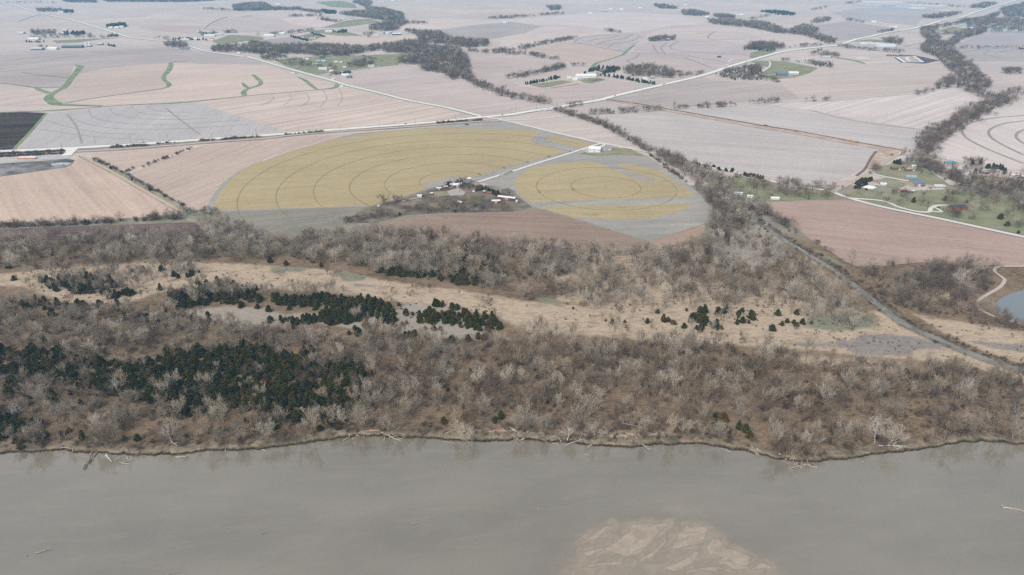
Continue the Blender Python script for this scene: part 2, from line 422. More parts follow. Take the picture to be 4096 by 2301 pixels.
o = obj('flood_plain', me); tag(o, 'brown leaf-littered and tan grassy flood plain beside the river', 'ground', kind='structure')

# cut bank along the river: a crumbling step with an uneven lip
xs = np.arange(-520, 521, 0.9); prof_d = [-2.2, -0.25, 0.05, 0.5, 1.5, 3.4, 7.5]; prof_z = [-1.6, -0.25, 0.55, 1.15, 1.75, 2.12, 2.13]
V, F = [], []; rr = random.Random(3)
for i, x in enumerate(xs):
    w1 = 0.9*wob(x, 0.21) + 0.5*rr.uniform(-1, 1); hv = 1 + 0.22*math.sin(x/9) + 0.14*rr.uniform(-1, 1)
    for k, (d, z) in enumerate(zip(prof_d, prof_z)):
        dd = d + (w1*0.8 if k in (2, 3, 4) else 0) * (0.5 + 0.5*math.sin(x/23)) + rr.uniform(-.12, .12)*(k in (2, 3, 4))
        V.append((x + rr.uniform(-.2, .2), float(bank_y(x)) + dd, z*(hv if 1 < k < 5 else 1)))
m = len(prof_d)
for i in range(len(xs) - 1):
    for k in range(m - 1): F.append((i*m+k, (i+1)*m+k, (i+1)*m+k+1, i*m+k+1))
q = NT('bank_soil', 1.0, 0.0)
zg = q.n('ShaderNodeSeparateXYZ'); q.l(q.co(), zg.inputs[0])
grass = q.mix(q.rng(q.noise(0.12, 5, .65), 0.38, 0.62), C(106, 96, 82), C(150, 136, 116))
grass = q.mix(q.rng(q.noise(0.05, 4), 0.55, 0.68), grass, C(102, 98, 80))
cc = q.mix(q.rng(q.math('ADD', zg.outputs[2], q.math('MULTIPLY', q.noise(0.8, 3), 0.7)), 1.2, 1.95), q.mix(q.rng(q.noise(0.6, 3), .35, .65), C(44, 38, 32), C(88, 75, 60)), grass)
M_bank = q.col(cc)
o = obj('river_bank', mesh('river_bank', V, F, M_bank)); tag(o, 'low crumbling earth bank along the far edge of the river', 'river bank', kind='structure')

# ------------------------------------------------------------------ sandbar under and above the water
SB = dict(p1=PL('S', 495, 475, 600, 395, 760, 310, 700, 350, 640, 420, 560, 460, z=0), p2=PL('S', 905, 320, 1050, 300, 1230, 305, 1170, 380, 1090, 460, 990, 560, 850, 590, 760, 570, 695, 525, 800, 450, 900, 370, z=0),
          p3=PL('S', 1250, 520, 1310, 390, 1380, 320, 1440, 345, 1560, 350, 1545, 440, 1450, 480, 1350, 520, 1270, 540, z=0), p4=PL('S', 1560, 500, 1640, 440, 1720, 505, 1850, 550, 1930, 600, 1940, 630, 1890, 670, 1800, 650, 1700, 600, 1580, 570, z=0),
          p5=PL('S', 1190, 690, 1300, 650, 1400, 600, 1470, 560, 1500, 560, 1440, 640, 1350, 680, 1280, 712, z=0), p6=PL('S', 1660, 635, 1720, 615, 1850, 650, 1920, 690, 1800, 705, 1700, 660, z=0), p8=PL('S', 470, 690, 600, 648, 760, 636, 900, 660, 760, 658, 600, 672, z=0), p9=PL('S', 1320, 748, 1500, 688, 1700, 686, 1850, 742, 1700, 708, 1500, 708, z=0), p10=PL('S', 950, 625, 1080, 560, 1180, 470, 1245, 400, 1205, 490, 1110, 585, 1000, 645, z=0), p11=PL('S', 1950, 700, 2050, 650, 2125, 690, 2050, 690, z=0), p7=PL('S', 480, 560, 560, 530, 690, 520, 640, 545, 520, 600, z=0))
SHOAL = PL('S', 270, 700, 370, 545, 520, 400, 740, 305, 900, 308, 1000, 292, 1300, 298, 1550, 335, 1700, 400, 1730, 495, 1950, 605, 2100, 625, 2140, 690, 2260, 760, 2300, 900, 1900, 1050, 900, 1050, 300, 900, z=0)
SHOAL2 = PL('S', 1130, 165, 1300, 150, 1500, 160, 1560, 250, 1350, 222, 1200, 212, z=0)
SHOAL3 = PL('S', 1600, 150, 1740, 195, 1680, 200, 1560, 170, z=0)
allp = np.array(SHOAL + SHOAL2)
bx0, bx1, by0, by1 = allp[:, 0].min() - 40, allp[:, 0].max() + 40, allp[:, 1].min() - 10, allp[:, 1].max() + 35
fx = np.arange(bx0, bx1, 0.75); fy = np.arange(by0, by1, 0.75)
def sand_h(P):
    x, y = P[:, 0], P[:, 1]
    ca, sa = math.cos(.65), math.sin(.65); u, v = x*ca + y*sa, -x*sa + y*ca           # current runs across the bar at a slant
    wu, wv = u + 5*vnoise(x/14, y/14, 2), v + 5*vnoise(x/14 + 50, y/14, 2)
    n = vnoise(wu/16, wv/6, 4); m = vnoise(x/5, y/4, 4)
    s = sdf(P, SHOAL) + 4.0*n + 1.5*m; h = -1.6 + 1.5*sstep(-14, 8, s)
    h = np.maximum(h, -1.6 + 1.22*sstep(-9, 4, sdf(P, SHOAL2) + 2.5*n)); h = np.maximum(h, -1.6 + 1.0*sstep(-7, 3, sdf(P, SHOAL3) + 2*n))
    h = h + sstep(-6, 6, s)*(0.10*n - .16*sstep(.25, .6, vnoise(wu/26 + 9, wv/5, 3)) + .03*m)
    e = np.full(len(P), -1e3)
    for p in SB.values(): e = np.maximum(e, sdf(P, p))
    e = e + 1.6*n + .9*m
    return np.where(e > -3.5, np.maximum(h, -0.13 + 0.11*sstep(-3.5, -.3, e) + 0.16*sstep(-0.5, 0.5, e) + .10*sstep(0, 5, e)), np.minimum(h, -.03))
gx, gy = np.meshgrid(fx, fy); SPt = np.stack([gx.ravel(), gy.ravel()], 1); sh = sand_h(SPt)
nx, ny = len(fx), len(fy); idx = np.arange(nx*ny).reshape(ny, nx)
F = [(int(idx[j, i]), int(idx[j, i+1]), int(idx[j+1, i+1]), int(idx[j+1, i])) for j in range(ny-1) for i in range(nx-1)]
q = NT('wet_sand', 0.75, 0.25)
zg = q.n('ShaderNodeSeparateXYZ'); q.l(q.co(), zg.inputs[0])
cs = q.mix(q.rng(q.noise(0.25, 5, .6), 0.35, 0.65), C(152, 141, 126), C(144, 133, 118))
cs = q.mix(q.rng(zg.outputs[2], 0.015, 0.13), q.mix(.4, cs, C(126, 115, 100)), q.mix(q.rng(q.noise(0.14, 5, .6, 1, 1.8, .6, .8), .36, .64), C(154, 141, 126), C(173, 160, 145)))  # darker low margin: wet sand, plus shade of steep edges put into the colour
M_sand = q.col(cs); q.bump(q.noise(.5, 4, .6, 1, 2.5, .6), 0.12, 0.5)
o = obj('sandbar', mesh('sandbar', np.column_stack([SPt, sh]), F, M_sand, True)); tag(o, 'pale rippled sandbar breaking the river surface at bottom of picture', 'sandbar', kind='structure')

# river surface: silt hides the bed with depth
wx = np.concatenate([np.arange(-1500, bx0, 60), fx[::2], np.arange(bx1, 1560, 60)]); wy = np.concatenate([np.arange(-700, by0, 40), fy[::2], np.arange(by1 + 4, 470, 12)])
gx, gy = np.meshgrid(wx, wy); WP = np.stack([gx.ravel(), gy.ravel()], 1)
inb = (WP[:, 0] >= bx0) & (WP[:, 0] <= bx1) & (WP[:, 1] >= by0) & (WP[:, 1] <= by1)
dep = np.full(len(WP), 1.6); dep[inb] = np.maximum(-sand_h(WP[inb]), 0)
bd = np.minimum.reduce([WP[:, 0]-bx0, bx1-WP[:, 0], WP[:, 1]-by0+60, by1-WP[:, 1]]); mk = (1 - np.exp(-1.9*dep))/(1 - math.exp(-1.9*1.6))
mk = np.where(inb, 1 - (1-mk)*sstep(0, 14, bd), 1.0)
nx, ny = len(wx), len(wy); idx = np.arange(nx*ny).reshape(ny, nx)
F = [(int(idx[j, i]), int(idx[j, i+1]), int(idx[j+1, i+1]), int(idx[j+1, i])) for j in range(ny-1) for i in range(nx-1)]
q = NT('silty_water', 0.03, 1.0); q.b.inputs['IOR'].default_value = 1.65
n_a = q.noise(0.006, 4, .55, 1, 2.4, .15); n_b = q.noise(0.03, 5, .6, 1, 4.5, .12, .6)
cw = q.mix(q.rng(n_a, 0.36, 0.64), C(120, 113, 99), C(136, 129, 115))
cw = q.mix(q.rng(n_b, 0.5, 0.72, 0, .5), cw, C(142, 133, 116))
shoal_c = q.mix(q.rng(q.noise(0.11, 5, .6, 1, 1.6, .5, 1.2), 0.36, 0.62), C(140, 127, 108), C(160, 145, 125))
q.col(q.mix(q.attr('murk'), shoal_c, cw))
rip = q.math('ADD', q.math('MULTIPLY', q.noise(0.5, 3, .6, 1, 2.0, .25), 1.0), q.math('MULTIPLY', q.noise(0.07, 4, .6, 1, 2.2, .2, .8), 2.2))
ripm = q.rng(q.noise(0.009, 3, .6, 1, 1.5, .3), .42, .62, .35, 1.0)
q.bump(q.math('MULTIPLY', rip, ripm), 0.08, 0.10)
M_river = q.m
me = mesh('river', np.column_stack([WP, np.zeros(len(WP))]), F, M_river, True)
at = me.attributes.new('murk', 'FLOAT', 'POINT'); at.data.foreach_set('value', mk.astype(np.float32))
o = obj('river', me); tag(o, 'wide silty grey-brown river with faint ripples', 'river', kind='structure')
# creek and pond
q = NT('creek_water', 0.05, 1.0); q.b.inputs['IOR'].default_value = 1.33
q.col(q.mix(q.rng(q.noise(0.05, 4), .4, .6), C(104, 103, 94), C(128, 126, 116))); q.bump(q.noise(0.7, 2), 0.05, 0.3); M_creek = q.m
V, F = [], []
for i, qd in enumerate(ribbon_quads(CREEK, list(CW + 3.0))):
    if i == 0: V += [(*qd[0], 0.75), (*qd[1], 0.75)]
    V += [(*qd[3], 0.75), (*qd[2], 0.75)]; k = 2*i; F.append((k, k+1, k+3, k+2))
o = obj('creek', mesh('creek', V, F, M_creek)); tag(o, 'straight narrow creek running down to the river past brown field', 'creek', kind='structure')
pp = smooth(POND, 1, True); cx = np.mean([p[0] for p in pp]); cy = np.mean([p[1] for p in pp])
V = [(cx + (p[0]-cx)*1.03, cy + (p[1]-cy)*1.03, 0.95) for p in pp]
q = NT('pond_water', 0.02, 1.0); q.b.inputs['IOR'].default_value = 1.5; M_pond = q.col(C(100, 108, 114))
o = obj('pond', mesh('pond', V, [tuple(range(len(V)))], M_pond)); tag(o, 'small still pond behind bare trees at right edge', 'pond', kind='structure')

# ------------------------------------------------------------------ fields
TAN1, TAN2 = C(184, 162, 146), C(200, 178, 160)
LIL1, LIL2 = C(170, 157, 153), C(188, 174, 168)
M_track = plain('wheel_track_soil', C(142, 130, 102), 0.2, .05)
M_lane = plain('dark_contour_soil', C(160, 149, 142), 0.15, 0.1)
GR1, GR2 = C(118, 138, 100), C(140, 152, 116)
M_grass = plain('waterway_grass', GR1, 0.18, 0.05, 1.0, 0.0, GR2)
M_verge = plain('verge_grass', C(146, 148, 130), 0.2, 0.08, 1.0, 0.0, C(172, 164, 148))
q = NT('lawn_grass', 1.0, 0.0)
c = q.mix(q.rng(q.noise(.03, 5, .65), .38, .62), C(126, 132, 100), C(150, 147, 120)); c = q.mix(q.rng(q.noise(.016, 5, .7, 1, 1.7), .5, .64, 0, .8), c, C(162, 150, 128)); c = q.mix(q.rng(q.noise(.09, 4, .7), .6, .72, 0, .6), c, C(112, 112, 88))
hsv = q.n('ShaderNodeHueSaturation'); q.l(c, hsv.inputs['Color']); q.l(q.rng(q.noise(.5, 3, .7), .25, .75, .82, 1.18), hsv.inputs['Value']); M_lawn = q.col(hsv.outputs[0])
M_ditch = plain('ditch_grass', C(134, 134, 118), 0.22, 0.08, 1.0, 0.0, C(164, 154, 138))

def calm(c, s=.66, g=1.05):
    if not c: return c
    m = .3*c[0] + .55*c[1] + .15*c[2]; return ((m + (c[0]-m)*s)*g, (m + (c[1]-m)*s)*g, (m + (c[2]-m)*s)*1.01*g, 1)
def field(nm, poly, c1, c2, rot, label, row=7, rowlen=160, blot=0.006, con=1.0, lay=1, c3=None, cat='field', k3=0.62):
    if 'wheat' not in nm:
        sat_ = .95 if np.mean([p[1] for p in poly]) < 1700 else 1.0; g_ = 1.04*(1 + .07*math.sin(PATCHES[0]*2.4 + .6)); c1, c2, c3 = calm(c1, sat_, g_), calm(c2, sat_, g_), calm(c3, sat_, g_)
    return patch(nm, poly, soil(nm + '_soil', c1, c2, rot, row, rowlen, blot, con, c3, k3), lay, label, cat)

field('stubble_field', PL('B1', -900, 830, 0, 742, 330, 690, 640, 640, 770, 562, 900, 620, 1200, 790, 1740, 1090, 1450, 1130, 900, 1155, 0, 1185, -900, 1230), TAN1, TAN2, ang('B1', 900, 1100, 560, 700), 'tan stubble field left of the long ditch, below the rubble heap', 6, 260, .008)
field('stubble_field', PL('B1', 850, 520, 1880, 440, 1600, 545, 1210, 695, 900, 550), C(184, 163, 150), C(198, 178, 163), ang('B1', 900, 545, 1700, 470), 'small triangular tan stubble field below the railway', 6, 200)
field('stubble_field', PL('B1', 1240, 715, 1640, 555, 1960, 440, 2532, 388, 'B2', 500, 352, 1000, 328, 700, 400, 450, 462, 200, 545, 0, 618, 'B1', 2450, 592, 2280, 700, 2130, 830, 2040, 960, 1998, 1070, 1850, 1055), C(184, 163, 150), C(199, 179, 164), ang('B1', 1300, 800, 2000, 560), 'pinkish tan stubble field between the ditch and the wheat circle', 6, 200)
field('ploughed_field', PL('B1', -900, 1290, 0, 1246, 900, 1215, 1870, 1180, 2050, 1290, 1950, 1330, 1000, 1345, -900, 1380), C(98, 82, 78), C(120, 102, 98), ang('B1', 0, 1290, 1800, 1240), 'dark brown ploughed field behind the left woods', 3, 200, .01)
field('black_field', PL('B1', -900, 180, 0, 125, 250, 118, 455, 126, 120, 482, 0, 490, -900, 530), C(60, 50, 42), C(86, 73, 63), ang('B1', 0, 300, 400, 280), 'freshly worked black soil field at left edge', 16, 400, .003, 1.5, c3=C(108, 96, 98))
field('stubble_field', PL('B1', 462, 128, 860, 90, 1300, 50, 1700, 18, 1880, 28, 2532, 232, 'B2', 340, 298, 0, 330, 'B1', 1600, 398, 650, 462, 170, 482), C(176, 170, 168), C(188, 182, 179), ang('B1', 200, 470, 900, 100), 'grey stubble field with faint wheel arcs beside black field', 5, 200, .006)
field('striped_field', PL('B1', 1890, 20, 'A2', 0, 950, 300, 915, 670, 885, 980, 862, 1400, 955, 1780, 1030, 'B2', 1900, 95, 2100, 140, 2110, 165, 1900, 195, 870, 288, 330, 298, 0, 190), C(184, 166, 155), C(205, 188, 175), ang('B2', 0, 190, 1500, 30) + .25, 'striped tan stubble field above the highway and below gravel road', 9, 500, .004, 1.5)
field('stubble_field', PL('A1', 620, 1015, 545, 985, 520, 950, 570, 900, 640, 850, 720, 790, 740, 745, 900, 700, 1250, 650, 1640, 622, 1670, 660, 1610, 750, 1660, 830, 1600, 875, 1300, 915, 900, 965), C(188, 170, 160), C(204, 186, 173), ang('A1', 700, 900, 1500, 830), 'tan field enclosed by green grass waterways at left', 9, 400, .004)
field('stubble_field', PL('A1', 1700, 645, 2100, 635, 2576, 640, 'A2', 330, 700, 450, 760, 820, 815, 780, 870, 670, 880, 300, 915, 0, 938, 'A1', 2000, 985, 1250, 1028, 640, 1018, 1000, 960, 1620, 875, 1680, 830, 1625, 760, 1690, 680), C(188, 170, 160), C(203, 185, 172), ang('A1', 1700, 900, 2500, 850), 'tan field crossed by two green waterways left of gravel road', 9, 400, .004)
field('contour_field', PL('A1', -600, 780, 0, 825, 330, 862, 370, 890, 460, 920, 465, 970, 520, 1020, 300, 1030, -600, 1060), C(188, 170, 160), C(206, 189, 177), ang('A1', 0, 950, 400, 900), 'pale terraced field at far left edge above black field', 10, 150, .003, 1.3)
field('lilac_field', PL('A1', -600, 560, 0, 540, 300, 528, 1000, 490, 1600, 465, 1900, 500, 2250, 545, 2560, 600, 2576, 636, 1680, 618, 1250, 645, 900, 695, 740, 740, 780, 640, 720, 640, 690, 740, 640, 850, 400, 860, 300, 850, 0, 815, -600, 770), C(170, 158, 153), C(186, 174, 168), ang('A1', 0, 650, 1500, 560), 'lilac grey field below the left farmsteads', 10, 350, .003, 1.3)
field('stubble_field', PL('A2', 960, 820, 1060, 720, 1290, 655, 1450, 632, 1690, 655, 1700, 700, 1920, 740, 2100, 800, 2300, 900, 2540, 990, 'A3', 350, 1030, 'B2', 2450, 120, 2290, 140, 'A2', 1780, 1015, 1300, 905), C(174, 160, 156), C(192, 177, 170), ang('A2', 1000, 850, 1900, 760), 'grey tan field between gravel road and creek wood', 8, 300, .004)
field('stubble_field', PL('A2', 2090, 520, 2400, 535, 'A3', 0, 545, 250, 540, 450, 570, 660, 600, 500, 670, 330, 710, 60, 780, 200, 850, 450, 860, 480, 870, 'A3', 690, 860, 1000, 770, 1500, 850, 1300, 900, 700, 1010, 420, 1000, 100, 905, 'A2', 2560, 940, 2250, 830, 2170, 740, 2150, 600), C(184, 168, 162), C(200, 184, 176), ang('A3', 100, 620, 600, 600), 'pale field wrapping the white arena and its evergreen hedge', 8, 300, .004)
field('stubble_field', PL('A3', 260, 500, 640, 415, 880, 425, 1210, 515, 1100, 560, 930, 620, 880, 650, 650, 600, 480, 575, 300, 545), C(180, 161, 152), C(194, 176, 165), ang('A3', 400, 480, 1000, 560), 'warm tan field below the terraced slope', 8, 300, .004)
field('terraced_field', PL('A3', 720, 410, 820, 365, 1150, 335, 1320, 320, 1420, 360, 1340, 430, 1220, 510, 1000, 455), C(172, 160, 156), C(188, 176, 171), ang('A3', 800, 400, 1100, 340), 'terraced lilac field with dark contour bands', 8, 300, .004)
field('stubble_field', PL('A3', 960, 620, 1250, 525, 1700, 545, 2220, 625, 2100, 680, 1900, 740, 1700, 700, 1400, 650, 1150, 670, 940, 650), C(182, 168, 164), C(198, 182, 176), ang('A3', 1100, 600, 1900, 620), 'pale field above the leafless wood at the arena', 8, 300, .004)
field('terraced_field', PL('A3', 1330, 450, 1450, 420, 1700, 395, 2100, 400, 2400, 440, 2400, 490, 2576, 520, 2300, 610, 2000, 560, 1300, 520), C(170, 157, 156), C(190, 176, 171), ang('A3', 1500, 500, 2300, 480), 'lilac terraced field under the wooded barn', 9, 300, .004)
field('stubble_field', PL('A3', 1420, 350, 1650, 275, 2100, 260, 2576, 300, 2576, 420, 2450, 440, 2100, 395, 1720, 385, 1460, 400), C(190, 176, 170), C(206, 190, 182), ang('A3', 1500, 340, 2400, 360), 'bright pale field on the hill right of the barn wood', 9, 300, .004)
field('stubble_field', PL('A3', 440, 265, 760, 270, 1030, 320, 1150, 330, 820, 360, 720, 385, 640, 370, 450, 405, 200, 470, 0, 500, 0, 380, 250, 330), C(192, 178, 171), C(208, 192, 182), ang('A3', 100, 440, 700, 320), 'bright pale field above the slanting hedgerow', 9, 300, .004)
field('stubble_field', PL('A3', 0, 190, 350, 175, 800, 140, 1300, 120, 1760, 150, 2030, 220, 1960, 245, 1700, 255, 1330, 320, 1190, 320, 1040, 295, 750, 255, 400, 245, 0, 225), C(188, 176, 172), C(203, 190, 184), ang('A3', 100, 210, 1500, 180), 'long pale hilltop field in upper middle', 9, 400, .003)
field('grey_field', PL('A2', 1500, 330, 1850, 300, 2300, 240, 2560, 215, 'A3', 400, 255, 250, 320, 0, 370, 'A2', 2300, 395, 1960, 360), C(170, 160, 157), C(182, 172, 168), ang('A2', 1900, 340, 2500, 280), 'smooth grey field right of the creek wood', 9, 400, .003)
field('stubble_field', PL('A2', 1500, 230, 1900, 180, 2300, 200, 2560, 205, 2300, 235, 1850, 295, 1600, 300, 1470, 300), C(190, 176, 168), C(206, 191, 181), .2, 'cream field on the rise above the grey field', 9, 400, .003)
field('stubble_field', PL('A2', 720, 345, 1000, 365, 1250, 380, 1640, 350, 1640, 385, 1500, 410, 1100, 450, 950, 470, 800, 455, 600, 410, 680, 385), C(194, 176, 163), C(208, 191, 177), .1, 'cream stubble field hemmed by bare woods, below the grain bins', 9, 300, .003)
field('grey_field', PL('A2', 80, 405, 400, 370, 560, 410, 730, 460, 500, 455, 250, 465, 100, 430), C(164, 154, 152), C(178, 168, 165), .1, 'small smooth mauve field beside the evergreen row', 9, 300, .003)
field('stubble_field', PL('A2', 290, 190, 520, 165, 690, 165, 700, 200, 880, 235, 860, 260, 720, 270, 540, 260, 400, 230), C(188, 172, 166), C(204, 187, 178), .2, 'pale field under the curved row of bare bushes', 9, 300, .003)
field('stubble_field', PL('A1', 1480, 245, 2000, 255, 1960, 300, 1850, 330, 1500, 300, 1350, 270), C(184, 168, 163), C(198, 180, 172), .2, 'pale field by the green waterway fork, upper left', 9, 300, .003)
field('stubble_field', PL('A1', 2120, 210, 2300, 170, 2576, 150, 'A2', 0, 155, 200, 190, 540, 270, 500, 295, 0, 320, 'A1', 2200, 300, 2000, 295), C(180, 165, 164), C(196, 180, 174), .3, 'pale hillside field above the white long barns', 9, 300, .003)
field('stubble_field', PL('A1', 550, 145, 1000, 120, 1550, 130, 1400, 165, 900, 190, 700, 200), C(180, 168, 164), C(194, 180, 174), .2, 'faint pinkish field right of gravel road, upper left', 9, 300, .003)
field('stubble_field', PL('A4', 270, 780, 440, 715, 640, 660, 760, 585, 1050, 600, 1300, 590, 1640, 600, 1760, 590, 1800, 640, 1900, 700, 1890, 780, 1740, 840, 1500, 870, 760, 930, 480, 930), C(190, 176, 166), C(206, 190, 180), ang('A4', 500, 900, 1500, 840), 'broad cream field inside the bend of the right creek', 9, 400, .003)
field('stubble_field', PL('A4', 760, 960, 1500, 890, 1900, 830, 2100, 880, 2160, 950, 2000, 1000, 'B4', 1640, 280, 1300, 230, 600, 100, 60, 30), C(188, 176, 170), C(206, 193, 187), ang('B4', 1000, 190, 1500, 40), 'cream striped field above the dirt embankment', 9, 500, .003, 1.5)
field('stubble_field', PL('B3', 1640, 105, 2240, 70, 2532, 60, 'B4', 330, 75, 900, 175, 1690, 290, 1600, 380, 1540, 480, 1000, 395, 430, 290, 0, 225, 'B3', 1700, 120), C(182, 174, 169), C(198, 189, 184), ang('B4', 200, 200, 1500, 330), 'grey cream field directly above the dirt embankment', 8, 500, .004, 1.3)
field('stubble_field', PL('B3', 850, 165, 1560, 120, 2532, 285, 'B4', 400, 320, 1190, 475, 1110, 620, 760, 790, 500, 790, 200, 750, 'B3', 2320, 700, 1900, 590, 1600, 515, 1400, 470, 1260, 340, 1050, 250), C(180, 171, 166), C(196, 187, 181), ang('B3', 1300, 400, 2400, 480), 'broad grey cream field below the dirt embankment', 7, 400, .004, 1.2)
field('stubble_field', PL('B3', 680, 90, 900, 30, 990, 12, 1500, 95, 800, 140), C(172, 160, 155), C(188, 175, 168), .2, 'narrow field wedge between highway and dirt embankment', 8, 300, .004)
field('stubble_field', PL('A3', 720, 1030, 1050, 985, 1130, 960, 1700, 830, 2000, 760, 2070, 790, 2320, 800, 2576, 820, 'A4', 280, 790, 470, 930, 0, 960, 'B3', 2200, 40, 1680, 80, 1100, 10), C(176, 163, 158), C(192, 178, 170), ang('A3', 1200, 1000, 2400, 860), 'grey tan field along the right side of the highway', 8, 400, .004, 1.2)
field('stubble_field', PL('B4', 2600, 0, 2330, 20, 2200, 80, 2050, 190, 1900, 300, 1760, 390, 1690, 500, 1850, 540, 2000, 570, 2200, 620, 2700, 680, 3200, 700, 3200, 0), C(192, 180, 172), C(208, 196, 189), ang('B4', 1900, 400, 2500, 600), 'cream pivot field with dark arcs at right edge', 8, 300, .004)
field('grey_field', PL('A4', 1920, 450, 2100, 350, 2300, 300, 2700, 310, 2700, 580, 2050, 580, 1880, 480), C(166, 157, 155), C(178, 169, 166), .1, 'grey terraced field right of the creek wood', 9, 400, .003)
field('stubble_field', PL('A4', 2060, 590, 2700, 590, 2700, 690, 2250, 690, 2150, 640), C(186, 174, 170), C(200, 187, 181), .1, 'pale strip field right of creek wood', 9, 400, .003)
field('grey_field', PL('A4', 1000, 80, 1400, 75, 1900, 110, 1650, 170, 1560, 240, 900, 190, 760, 120), C(164, 156, 155), C(176, 168, 166), .1, 'grey blue field below the long warehouses', 9, 400, .003)
field('stubble_field', PL('A4', 560, 240, 900, 195, 1300, 260, 1280, 320, 1050, 360, 830, 385, 640, 310), C(170, 159, 156), C(184, 172, 168), .1, 'lilac field left of highway in upper right', 9, 400, .003)
field('stubble_field', PL('A4', 0, 260, 250, 320, 500, 345, 690, 400, 650, 430, 350, 450, 150, 420, 0, 420), C(192, 178, 172), C(206, 190, 182), .1, 'bright pale field under the dark wood belt, upper right', 9, 400, .003)
# the two irrigated circles
PIVOT_SOIL = PL('B2', 1000, 326, 1500, 285, 2000, 235, 2400, 205, 2532, 195, 'B3', 60, 205, 500, 315, 960, 420, 1060, 440, 1420, 540, 1560, 640, 1790, 790, 1950, 930, 2040, 1050, 2020, 1180, 1450, 1368, 1200, 1295, 700, 1135, 310, 1030, 220, 960, 130, 880, 'B2', 2500, 870, 2250, 800, 1700, 850, 1450, 950, 1200, 1010, 900, 1110, 500, 1220, 0, 1270, 'B1', 2250, 1200, 2110, 1085, 2000, 1085, 2010, 1000, 2060, 910, 2150, 800, 2300, 690, 2480, 595, 'B2', 0, 650, 200, 560, 450, 475, 700, 405)
patch('margin_ground', PIVOT_SOIL, soil('margin_soil', C(154, 150, 144), C(172, 167, 160), .25, 5, 120, .01, 1.1, C(148, 150, 138), .6), 1, 'grey tramlined bare margins round the two wheat circles', 'ground')
WH1, WH2 = C(171, 155, 120), C(184, 168, 132)
field('wheat_field', PL('B1', 2070, 1068, 2066, 1040, 2085, 970, 2140, 870, 2230, 765, 2360, 665, 2532, 575, 'B2', 100, 600, 300, 530, 500, 462, 800, 385, 1100, 330, 1400, 295, 1750, 275, 2100, 275, 2532, 285, 'B3', 200, 290, 330, 300, 380, 325, 350, 350, 305, 375, 300, 398, 330, 420, 480, 450, 570, 475, 620, 508, 470, 548, 270, 602, 40, 662, 'B2', 2450, 662, 2220, 728, 2120, 755, 1960, 740, 1800, 780, 1650, 822, 1700, 862, 1480, 940, 1165, 1020, 600, 1040, 0, 1056), WH1, WH2, ang('B2', 200, 900, 1200, 820), 'large golden green wheat half circle with wheel rings', 4, 120, .008, 1.0, 2, C(160, 152, 118), 'field', .66)
field('wheat_field', PL('B3', 500, 335, 930, 427, 880, 450, 750, 475, 620, 430, 440, 388), WH1, WH2, .2, 'small golden wheat wedge beside the white shed', 4, 120, .008, 1, 2)
field('wheat_field', PL('B3', 132, 830, 145, 775, 200, 715, 290, 660, 440, 632, 600, 608, 850, 597, 960, 612, 1060, 655, 1160, 705, 1280, 755, 1400, 782, 1560, 792, 1720, 800, 1800, 840, 1900, 942, 1100, 962, 300, 992, 200, 930), WH1, WH2, ang('B3', 200, 850, 1400, 810), 'round golden wheat field with small pivot in its middle', 4, 120, .008, 1, 2, C(150, 148, 116), 'field', .64)
field('wheat_field', PL('B3', 1125, 615, 1250, 622, 1400, 650, 1540, 685, 1620, 730, 1668, 782, 1520, 776, 1380, 738, 1240, 690, 1160, 655), WH1, WH2, .3, 'leaf shaped wheat patch right of small circle', 4, 120, .008, 1, 2, C(150, 148, 116), 'field', .56)
field('wheat_field', PL('B3', 390, 1030, 1100, 1018, 1885, 998, 1800, 1050, 1650, 1100, 1450, 1142, 1200, 1160, 950, 1148, 680, 1127, 520, 1080), WH1, WH2, .05, 'crescent of wheat under the small circle', 4, 120, .008, 1, 2, C(150, 148, 116), 'field', .58)
field('sprouting_field', PL('B1', 2120, 1082, 2532, 1065, 'B2', 300, 1055, 1150, 1028, 900, 1105, 650, 1175, 400, 1235, 0, 1268, 'B1', 2280, 1210), C(138, 133, 120), C(156, 151, 138), ang('B2', 0, 1160, 800, 1080), 'grey green sprouting field under the large wheat half circle', 4, 160, .01, 1.2, 2)
field('sprouting_field', PL('B3', 760, 1148, 1000, 1165, 1250, 1178, 1500, 1155, 1750, 1095, 1900, 1020, 2030, 1060, 2010, 1180, 1450, 1362, 1210, 1290), C(148, 143, 134), C(168, 162, 153), ang('B3', 900, 1170, 1700, 1150), 'grey green corner field below the small wheat circle', 4, 200, .01, 1.3, 2, C(138, 142, 112), 'field', .6)
field('fallow_field', PL('B2', 1130, 1215, 1500, 1130, 1900, 1098, 2532, 1088, 'B3', 330, 1050, 700, 1145, 1200, 1305, 1430, 1380, 1550, 1425, 'C3', 1460, 285, 1200, 340, 900, 340, 400, 290, 0, 250, 'C2', 2300, 220, 1900, 190, 1500, 190, 1150, 205), C(136, 116, 102), C(158, 137, 121), ang('C3', 0, 100, 900, 130), 'brown pink fallow field behind the middle woods', 3, 120, .012, 1.0, 1, C(118, 100, 92), 'field', .64)
field('fallow_field', PL('B3', 1440, 1378, 1990, 1192, 1960, 1290, 1800, 1370, 1560, 1425), C(160, 134, 116), C(180, 154, 134), ang('B3', 1500, 1400, 1950, 1230), 'small tan brown field wedge by the creek woods', 3, 160, .012)
field('fallow_field', PL('B4', 145, 962, 840, 938, 960, 945, 1300, 1035, 1800, 1137, 2576, 1305, 3300, 1440, 'C4', 3300, 500, 2500, 432, 2050, 425, 1600, 400, 1300, 430, 1010, 440, 900, 395, 720, 275, 560, 175, 440, 80, 330, 0, 'B4', 210, 1040), C(158, 135, 123), C(176, 152, 139), ang('C4', 700, 150, 2300, 330), 'broad pinkish brown field right of the creek', 4, 200, .008, 1.0, 1)
